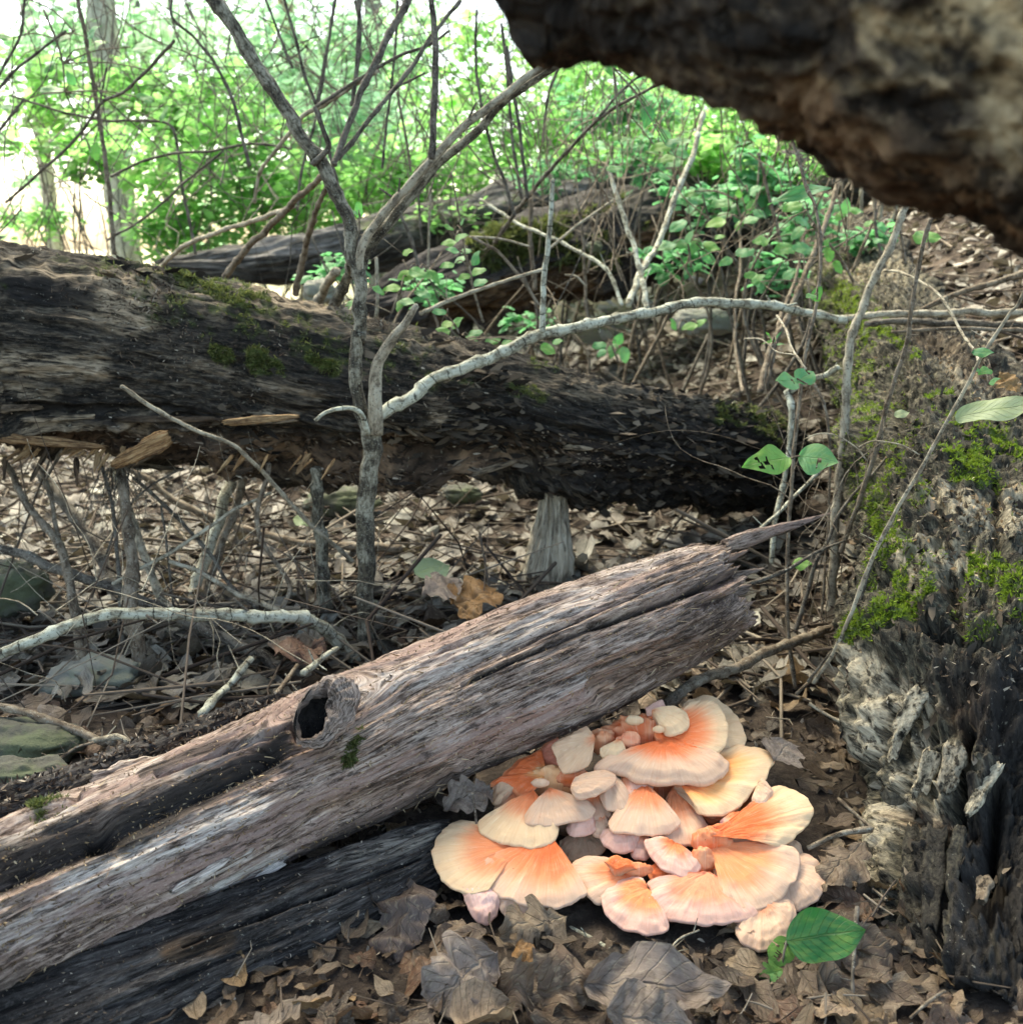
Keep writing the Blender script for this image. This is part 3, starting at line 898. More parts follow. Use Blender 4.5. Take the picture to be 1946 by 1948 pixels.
# --- the black damp log lying beneath it
t = thing('damp_log', 'almost black damp log lying on the soil under the grey barkless log', 'log', tuple(at(400, 1850, .80)))
make_log('l3', [(-250, 2110, .60, 125), (-50, 2010, .65, 122), (150, 1925, .71, 118), (350, 1840, .77, 110), (500, 1775, .82, 100), (650, 1710, .865, 88), (760, 1660, .90, 74), (840, 1618, .93, 62), (880, 1596, .95, 40)],
         430, 150, big=.2, amp1=.010, amp2=.003, fx=5, fy=50, seed=3, mat=M['log_black'], root=t, jag1=.02,
         masks={'pale': [(640, 1640, 820, 1580, 18, .8), (680, 1600, 830, 1560, 14, .6), (300, 1950, 480, 1830, 6, .4)], 'rot': [(330, 1810, 430, 1790, 24, .6)]},
         cracks=[(350, 1800, 640, 1690, 6, .012), (500, 1740, 800, 1630, 6, .014), (200, 1920, 600, 1760, 6, .012)])
P, N, T = sample_log('l3', 1200, lambda d: d['front'])
blades('debris_flecks', P, N, .0028, .0012, M['flake'], t, spread=1.4)
t = thing('rotten_log', 'low dark strip of rotten wood behind the knot hole of the grey log', 'log', tuple(at(300, 1480, 1.1)))
make_log('l3b', [(-150, 1590, .86, 36), (0, 1545, .92, 40), (150, 1500, .98, 42), (300, 1440, 1.05, 44), (430, 1385, 1.12, 38), (540, 1340, 1.17, 22)], 220, 80, big=.3, amp1=.010, amp2=.004, fx=7, fy=50, seed=4, mat=M['log_black'],
         root=t, jag1=.02, masks={'pale': [(0, 1530, 200, 1470, 16, .5)], 'rot': [(150, 1500, 400, 1400, 18, .4)]})
P, N, T = sample_log('l3b', 1600, lambda d: d['front'])
blades('debris_flecks', P, N, .006, .003, M['flake'], t, spread=1.4)

# --- the big mossy trunk on the right
t = thing('mossy_trunk', 'big rotten moss patched trunk running back from the right with a shattered near end', 'log', tuple(at(1800, 1500, 1.1)))
TR4 = t
make_log('l4', [(1515, 400, 5.0, 60), (1560, 455, 4.1, 74), (1630, 540, 3.2, 92), (1700, 640, 2.55, 112), (1765, 755, 2.05, 146), (1820, 900, 1.65, 195), (1850, 1080, 1.36, 228), (1858, 1240, 1.19, 240), (1862, 1360, 1.10, 236), (1872, 1470, 1.03, 214), (1886, 1580, .97, 192), (1896, 1720, .89, 186), (1905, 1880, .80, 200), (1905, 2000, .75, 210)],
         570, 220, big=.26, amp1=.022, amp2=.005, fx=12, fy=26, seed=6, mat=M['log_moss'], root=t, ridged=False, crumb=.014, rotdepth=.04,
         masks={
             'pale': [(1625, 1290, 1612, 1420, 32, 1), (1700, 1310, 1655, 1500, 30, 1), (1765, 1330, 1715, 1560, 24, 1), (1815, 1440, 1770, 1590, 24, .9), (1700, 1560, 1680, 1860, 26, 1), (1880, 1470, 1840, 1560, 12, 1), (1720, 1600, 1690, 1820, 18, .9), (1830, 1540, 1800, 1620, 12, .6), (1780, 960, 1940, 1000, 40, .6), (1700, 1040, 1860, 1080, 40, .55), (1540, 520, 1700, 500, 30, .3), (1790, 660, 1880, 760, 22, .5), (1650, 1260, 1700, 1330, 26, .9), (1850, 960, 1950, 930, 26, .6)],
             'moss': [(1600, 700, 1700, 1000, 90, .42), (1700, 1100, 1900, 1180, 80, .40), (1800, 820, 1946, 900, 80, .38), (1560, 520, 1640, 640, 70, .40), (1640, 940, 1650, 1060, 17, 1), (1690, 1050, 1720, 1130, 22, 1), (1650, 1210, 1730, 1160, 30, 1), (1780, 1130, 1700, 1180, 18, 1), (1860, 1080, 1910, 1110, 34, 1), (1840, 880, 1870, 850, 26, 1), (1600, 560, 1660, 640, 34, .9),
                      (1640, 760, 1660, 830, 22, .8), (1770, 760, 1800, 750, 16, .9), (1900, 820, 1940, 850, 22, .9), (1680, 420, 1830, 500, 22, .7), (1560, 700, 1620, 650, 22, .6), (1690, 640, 1740, 670, 14, .7), (1900, 1150, 1946, 1200, 26, .8), (1820, 920, 1860, 900, 20, .6)],
             'dark': [(1780, 1600, 1770, 1860, 46, .9), (1860, 1540, 1850, 1900, 70, 1), (1946, 1300, 1946, 1900, 90, 1), (1800, 1280, 1946, 1300, 50, .8), (1500, 560, 1600, 640, 40, .6), (1740, 1200, 1946, 1260, 40, .6), (1740, 900, 1760, 1000, 30, .5), (1900, 1350, 1946, 1500, 80, .9), (1600, 480, 1640, 460, 30, .5)],  # lower right painted near black as the shadowed hollow under the trunk
             'rot': [(1760, 620, 1900, 720, 40, .3), (1820, 1330, 1900, 1400, 50, .5), (1740, 1560, 1860, 1580, 26, .6)]},
         cracks=[(1720, 800, 1800, 1000, 16, .02), (1700, 700, 1700, 900, 10, .015), (1760, 1200, 1900, 1240, 16, .03), (1650, 1120, 1700, 1100, 12, .02), (1800, 1100, 1830, 1200, 14, .025), (1900, 900, 1900, 1050, 12, .02), (1700, 1360, 1670, 1500, 8, .03), (1770, 1330, 1730, 1500, 9, .035), (1850, 1380, 1810, 1560, 12, .04), (1740, 1580, 1735, 1850, 7, .03), (1800, 1580, 1790, 1860, 10, .04), (1900, 1500, 1870, 1700, 20, .05), (1640, 1450, 1760, 1590, 14, .03)],
         bumps=[(1690, 1180, 1700, 1240, 36, .03), (1680, 1050, 1700, 1060, 36, .015)])
P, N, T = sample_log('l4', 26000, lambda d: (d['mk']['moss'] ** 1.2) * (d['front'] + .1) * (d['cen'][:, 1] < 3.2)[:, None] / (1 + d['cen'][:, 1:2] ** 2))
blades('moss', P, N, .0052, .0016, M['moss'], t)
P, N, T = sample_log('l4', 4000, lambda d: (d['front'] + .1) * (d['py'] < 1350) / (1 + d['cen'][:, 1:2] ** 2))
blades('debris_flecks', P, N, .006, .002, M['flake'], t, spread=1.3)
P, N, T = sample_log('l4', 1500, lambda d: d['front'] * (1 - .6 * d['mk']['moss']) * (.12 + .88 * (d['py'] < 1230)) / (1 + d['cen'][:, 1:2] ** 2))
blades('bark_flakes', P, N, .014, .007, M['flake_dark'], t, along=T, spread=.6)
P, N, T = sample_log('l4', 1800, lambda d: (d['front'] + .1) * (d['mk']['pale'] + .05) * (d['py'] < 1250))
blades('wood_chips', P, N, .006, .003, M['flake_tan'], t, spread=1.3)
SL = [  # shattered near end: slivers of pale and dark wood standing on the rotten face
    ((1060, 150), (1010, 400), 40, {'pale': 1.0}), ((1400, 170), (1270, 420), 34, {'pale': 1.0}), ((1290, 390), (1210, 640), 18, {'pale': 1.0}), ((1180, 240), (1120, 470), 40, {'pale': .9}),
    ((1470, 500), (1370, 760), 30, {'pale': .9}), ((1580, 470), (1520, 720), 34, {'pale': .8, 'rot': .2}), ((1800, 570), (1640, 830), 22, {'pale': 1.0}),
    ((1250, 700), (1170, 1060), 40, {'dark': .4, 'pale': .3}), ((1300, 900), (1200, 1600), 26, {'pale': 1.0}), ((1370, 900), (1300, 1690), 34, {'dark': .6}), ((1600, 900), (1550, 1230), 22, {'dark': .5}),
    ((1730, 1160), (1710, 1290), 26, {'pale': .4, 'rot': .4}), ((1480, 900), (1440, 1450), 34, {'dark': .8})]
for i, (a, b, w, mk) in enumerate(SL):
    slab(t, 'broken_sliver', 'I', a, b, 1.0, .95, w * 1.15, .009, M['log_moss'], mk, seed=60 + i, taper=.7, roll=random.uniform(-.3, .3), on='l4')
# moss and crumbs on the slabs
cr = []
for _ in range(260):
    x, y = random.uniform(1050, 1800), random.uniform(150, 900)
    cr.append(at(*fr('I', x, y), .965 + random.uniform(-.01, .03) - .00004 * (x - 1050)))

# --- the trunk close overhead
t = thing('overhanging_trunk', 'dark rotten trunk hanging close overhead in the upper right corner, out of focus', 'log', tuple(at(1500, 100, .5)))
make_log('l5', [(985, -296, .545, 300), (1005, -296, .545, 338), (1045, -295, .543, 364), (1110, -290, .54, 376), (1240, -275, .52, 364), (1400, -205, .50, 360), (1560, -115, .48, 352), (1700, -30, .47, 340), (1850, 70, .46, 338), (2000, 130, .45, 320), (2200, 240, .44, 320), (2400, 340, .43, 310)],
         380, 200, big=.13, amp1=.009, amp2=.004, fx=24, fy=30, seed=8, mat=M['overhang'], root=t, ridged=False, crumb=.0045,
         masks={'pale': [(1860, 20, 1990, 130, 95, 1.0), (1740, 40, 1880, 40, 30, .8), (1640, 60, 1700, 120, 14, .5), (1900, 210, 1940, 250, 26, .5), (1650, 30, 1750, 70, 26, .7), (1900, 200, 1950, 260, 40, .6), (1780, 90, 1850, 30, 30, .7), (1560, 150, 1800, 150, 16, .4)],
                'rot': [(1540, 230, 1930, 480, 90, .9), (1700, 300, 1900, 400, 80, .7)], 'dark': [(1000, 20, 1500, 80, 60, .8)]},
         bumps=[(1040, 60, 1080, 80, 40, .006)])

# --- far logs
t = thing('distant_log', 'long grey weathered log lying across the slope far behind the saplings', 'log', tuple(at(900, 450, 4.6)))
make_log('l6', [(305, 505, 4.3, 12), (400, 506, 4.3, 30), (520, 500, 4.4, 44), (650, 480, 4.5, 52), (800, 445, 4.7, 56), (1000, 398, 4.9, 54), (1200, 362, 5.1, 52), (1400, 335, 5.3, 50), (1620, 318, 5.5, 46)],
         260, 80, big=.25, amp1=.03, amp2=.008, fx=2, fy=14, seed=10, mat=M['log_far'], root=t, jag0=.05,
         masks={'pale': [(400, 490, 640, 450, 26, .8), (850, 400, 1100, 350, 20, .6), (900, 380, 1000, 365, 16, .6)], 'moss': [(700, 430, 1000, 370, 20, .6)], 'dark': [(1000, 400, 1600, 320, 40, .6), (450, 540, 660, 520, 16, .8), (900, 420, 1200, 380, 14, .6)]})
t = thing('distant_mossy_log', 'dark mossy hollow log under the grey one, with reddish rotten underside, beyond the raised log', 'log', tuple(at(1000, 560, 3.9)))
make_log('l7', [(690, 600, 3.7, 36), (800, 570, 3.75, 66), (930, 530, 3.85, 88), (1080, 480, 4.0, 96), (1250, 430, 4.2, 92), (1400, 405, 4.5, 74), (1560, 380, 4.8, 50)],
         300, 120, big=.3, amp1=.045, amp2=.012, fx=3, fy=12, seed=11, mat=M['log_black'], root=t, jag0=.06, rotdepth=.10, ragged=.06,
         masks={'moss': [(920, 470, 1060, 440, 30, 1), (1000, 490, 1160, 480, 34, .6), (1060, 410, 1180, 370, 10, .8), (1100, 460, 1300, 440, 30, .3)], 'rot': [(850, 590, 1100, 540, 44, 1), (1230, 470, 1300, 400, 40, .7)],
                'pale': [(880, 570, 1000, 550, 16, .6), (1260, 400, 1330, 370, 22, .4)]})
P, N, T = sample_log('l7', 4000, lambda d: (d['mk']['moss'] ** 2) * (d['front'] + .1))
blades('moss', P, N, .025, .007, M['moss_dull'], t)
t = thing('distant_log', 'brown log half buried in green undergrowth high on the slope by the overhanging trunk', 'log', tuple(at(1450, 330, 4.8)))
make_log('l8', [(1290, 345, 4.4, 26), (1400, 340, 4.4, 40), (1520, 345, 4.4, 46), (1650, 350, 4.4, 46)], 120, 60, big=.25, amp1=.03, amp2=.01, fx=3, fy=14, seed=12, mat=M['log_far'], root=t,
         masks={'rot': [(1300, 360, 1600, 370, 20, .6)], 'moss': [(1300, 310, 1500, 320, 16, .4)]})

# --- standing stump under the raised log
t = thing('broken_stump', 'short pale grey broken stump standing under the raised dark log', 'stump', tuple(at(1035, 1130, 1.85)))
make_log('l9', [(1046, 880, 1.88, 30), (1047, 930, 1.88, 36), (1046, 1000, 1.87, 43), (1043, 1060, 1.86, 50), (1038, 1120, 1.86, 54), (1034, 1180, 1.86, 62)], 150, 90, big=.5, amp1=.016, amp2=.006, fx=5, fy=45, seed=13, mat=M['twig_pale'], root=t,
         jag0=.03)
M['log_stump'] = wood('pale stump wood', [(.16, .13, .09), (.34, .28, .20), (.48, .41, .30), (.62, .55, .42)], fx=14, fy=130, speck=.2, bs=.9, bd=.003, pitk=.5)
for ch in t.children:
    ch.data.materials[0] = M['log_stump']


# ------------------------------------------------------------------ twigs, saplings
def tube(name, pts, mat, root, seed=0, nodes=.0, ns=10, label=None, wob=.10, nmax=150):
    """pts: world points with radius; a tapering stem with slight kinks and swollen nodes"""
    pts = np.asarray(pts, float)
    L = np.linalg.norm(np.diff(pts[:, :3], axis=0), axis=1).sum()
    n = int(max(10, min(nmax, L / max(.006, pts[:, 3].mean() * .9))))
    c = catmull(pts, n)
    cen, rad = c[:, :3].copy(), np.maximum(c[:, 3], .0004)
    s = np.concatenate([[0], np.cumsum(np.linalg.norm(np.diff(cen, axis=0), axis=1))])
    w = np.stack([fbm(np.stack([s * 22 + seed, s * 0 + k * 9, s * 0], -1), 3, seed + k) for k in range(3)], -1)
    env = np.minimum(1, np.minimum(s, s[-1] - s) / .03)[:, None]
    cen += w * env * np.minimum(.010, rad[:, None] * wob * 6)
    T = norm(np.gradient(cen, axis=0))
    ref = np.array([.3, 1, .2])
    e1 = norm(ref - (T @ ref)[:, None] * T)
    e2 = np.cross(T, e1)
    a = np.linspace(0, 2 * np.pi, ns, endpoint=False)
    rr = rad[:, None] * (1 + .16 * fbm(np.stack([s[:, None] * 60 + seed + 0 * a, np.cos(a)[None] * 1.5 + 0 * s[:, None], np.sin(a)[None] * 1.5 + 0 * s[:, None]], -1), 3, seed + 5))
    if nodes:
        rr = rr * (1 + .28 * np.exp(-(((s / nodes + seed * .37) % 1 - .5) / .09) ** 2))[:, None]
    P_ = cen[:, None] + (np.cos(a)[None, :, None] * e1[:, None] + np.sin(a)[None, :, None] * e2[:, None]) * rr[..., None]
    idx = np.arange(n * ns).reshape(n, ns)
    nx = np.roll(idx, -1, 1)
    q = np.stack([idx[:-1], nx[:-1], nx[1:], idx[1:]], -1).reshape(-1, 4)
    V = np.concatenate([P_.reshape(-1, 3), [cen[0] - T[0] * rad[0] * .4, cen[-1] + T[-1] * rad[-1] * .6]])
    t1 = np.stack([nx[0], idx[0], idx[0] * 0 + n * ns], -1)
    t2 = np.stack([idx[-1], nx[-1], idx[-1] * 0 + n * ns + 1], -1)
    lc = np.stack([s[:, None] + 0 * a, rad[:, None] * np.cos(a), rad[:, None] * np.sin(a)], -1).reshape(-1, 3) + seed
    lc = np.concatenate([lc, lc[:1], lc[-1:]])
    return child(name, mesh_np(name, V, q, np.concatenate([t1, t2]), {'lc': lc}), mat, root, label=label)


def W(f, pts, Y, r):
    """stem drawn over the photograph: pts in a frame of it, Y distance(s), r radius in photo pixels"""
    n = len(pts)
    Ys = np.linspace(Y[0], Y[1], n) if isinstance(Y, tuple) else np.full(n, Y)
    rs = np.linspace(r[0], r[1], n) if isinstance(r, tuple) else np.full(n, float(r))
    out = []
    for (p, y, rr) in zip(pts, Ys, rs):
        ff = f
        if len(p) == 3:
            ff, p = p[0], p[1:]
        x_, y_ = fr(ff, *p)
        out.append([*at(x_, y_, y), rr * dep(x_, y_, y) / FPX])
    return out


def stubs(root, pts, mat, k, ln=.012, seed=0):
    pts = np.asarray(pts)
    rg = random.Random(seed)
    c = catmull(pts, 200)
    for i in range(k):
        j = rg.randrange(8, 190)
        d_ = norm(np.array([rg.uniform(-1, 1), rg.uniform(-.4, .4), rg.uniform(-.3, 1)]))
        p0 = c[j, :3]
        r = max(.0006, c[j, 3] * .3)
        l_ = ln * rg.uniform(.6, 1.8)
        tube('side_twig', [[*p0, r], [*(p0 + d_ * l_ * .6 + c[j, 3] * d_), r * .8], [*(p0 + d_ * (l_ + c[j, 3])), r * .5]], mat, root, seed + i, ns=6)


t = thing('forked_sapling', 'main speckled sapling with forking branches standing in front of the raised dark log', 'sapling', tuple(at(692, 1262, 1.52)))
b_ = M['bark_sap']
tube('trunk', W('E', [(250, 1850), (258, 1650), (256, 1400), (270, 1100), (275, 850), (292, 700), (290, 600)], (1.52, 1.52), (15, 19)), b_, t, 1, ns=20)
tube('stem', W('E', [(285, 640), (235, 500), (215, 300), (225, 100), ('B', 240, 1800), ('B', 235, 1600), ('B', 225, 1450), ('B', 200, 1330), ('B', 185, 1230), ('B', 140, 1080), ('B', 70, 930), ('B', 0, 810),
                     ('A', 1530, 620), ('A', 1400, 430), ('A', 1270, 220), ('A', 1150, 40), ('A', 1060, -80)], (1.52, 1.55), (12, 12.5)), b_, t, 2, nodes=.06, ns=18)
tube('broken_stem', W('E', [(312, 620), (312, 420), (318, 260), (400, 130), (465, 50), ('B', 530, 1600)], (1.51, 1.49), (15, 6)), M['twig_pale'], t, 3, ns=14)
pb = W('B', [(225, 1420), (240, 1310), (330, 1150), (420, 1050), (600, 850), (800, 650), (1000, 490), (1150, 370), (1340, 270), (1450, 200)], (1.53, 1.50), (9, 6.5))
tube('branch', pb, M['twig_pale'], t, 4, ns=14)
tube('branch', W('B', [(245, 1400), (270, 1330), (420, 1120), (650, 860), (850, 680), (1000, 525), (1130, 430), (1320, 310)], (1.55, 1.53), (11, 6)), b_, t, 5, ns=14)
stubs(t, pb, M['twig_dark'], 4, .02, 3)
pc = W('E', [(300, 600), (330, 540), (480, 430), (600, 350), (800, 260), (1000, 190), (1200, 100), (1400, 60), (1600, 15), ('C', 0, 1625), ('C', 280, 1590), ('C', 500, 1590), ('C', 650, 1600), ('C', 780, 1640), ('C', 1000, 1680)], (1.51, 1.80), (12.5, 7.5))
tube('low_branch', pc, M['lichen'], t, 6, nodes=.05, ns=16, label='pale lichened branch reaching right')
stubs(t, pc, M['lichen'], 7, .008, 5)
tube('upright_shoot', W('B', [(1190, 1740), (1195, 1600), (1205, 1450), (1225, 1200), (1245, 940)], 1.62, (6, 4.5)), M['lichen'], t, 7, ns=10)
tube('curled_twig', W('E', [(275, 620), (255, 560), (220, 505), (150, 488), (60, 505), (0, 550)], (1.50, 1.44), (6, 3.5)), M['lichen'], t, 8)
tube('branch', W('B', [(610, 830), (622, 700), (625, 450), (625, 200), (605, 0), (600, -60)], (1.51, 1.5), (7, 5)), M['twig_dark'], t, 9)
tube('branch', W('A', [(1640, 860), (1720, 780), (1700, 700), (1650, 560)], (1.53, 1.5), (6, 4)), M['twig_dark'], t, 10)

t = thing('bent_branch', 'pale lichened branch arching over the litter at lower left', 'branch', tuple(at(690, 1262, 1.5)))
pp = W('D', [(1890, 1880), (1830, 1760), (1720, 1650), (1620, 1600), (1540, 1590), (1400, 1580), (1200, 1578), (1000, 1570), (800, 1562), (600, 1570), (400, 1615), (200, 1695), (0, 1770), (-160, 1840)], (1.49, 1.22), (12, 10.5))
tube('branch', pp, M['lichen'], t, 12, nodes=.04, ns=16)
stubs(t, pp, M['twig_dark'], 6, .02, 9)
tube('side_twig', W('D', [(1400, 1590), (1470, 1550), (1520, 1450), (1500, 1370), (1380, 1200), (1345, 1030), (1400, 860), (1410, 780)], (1.48, 1.62), (4, 5)), M['twig_brown'], t, 13)

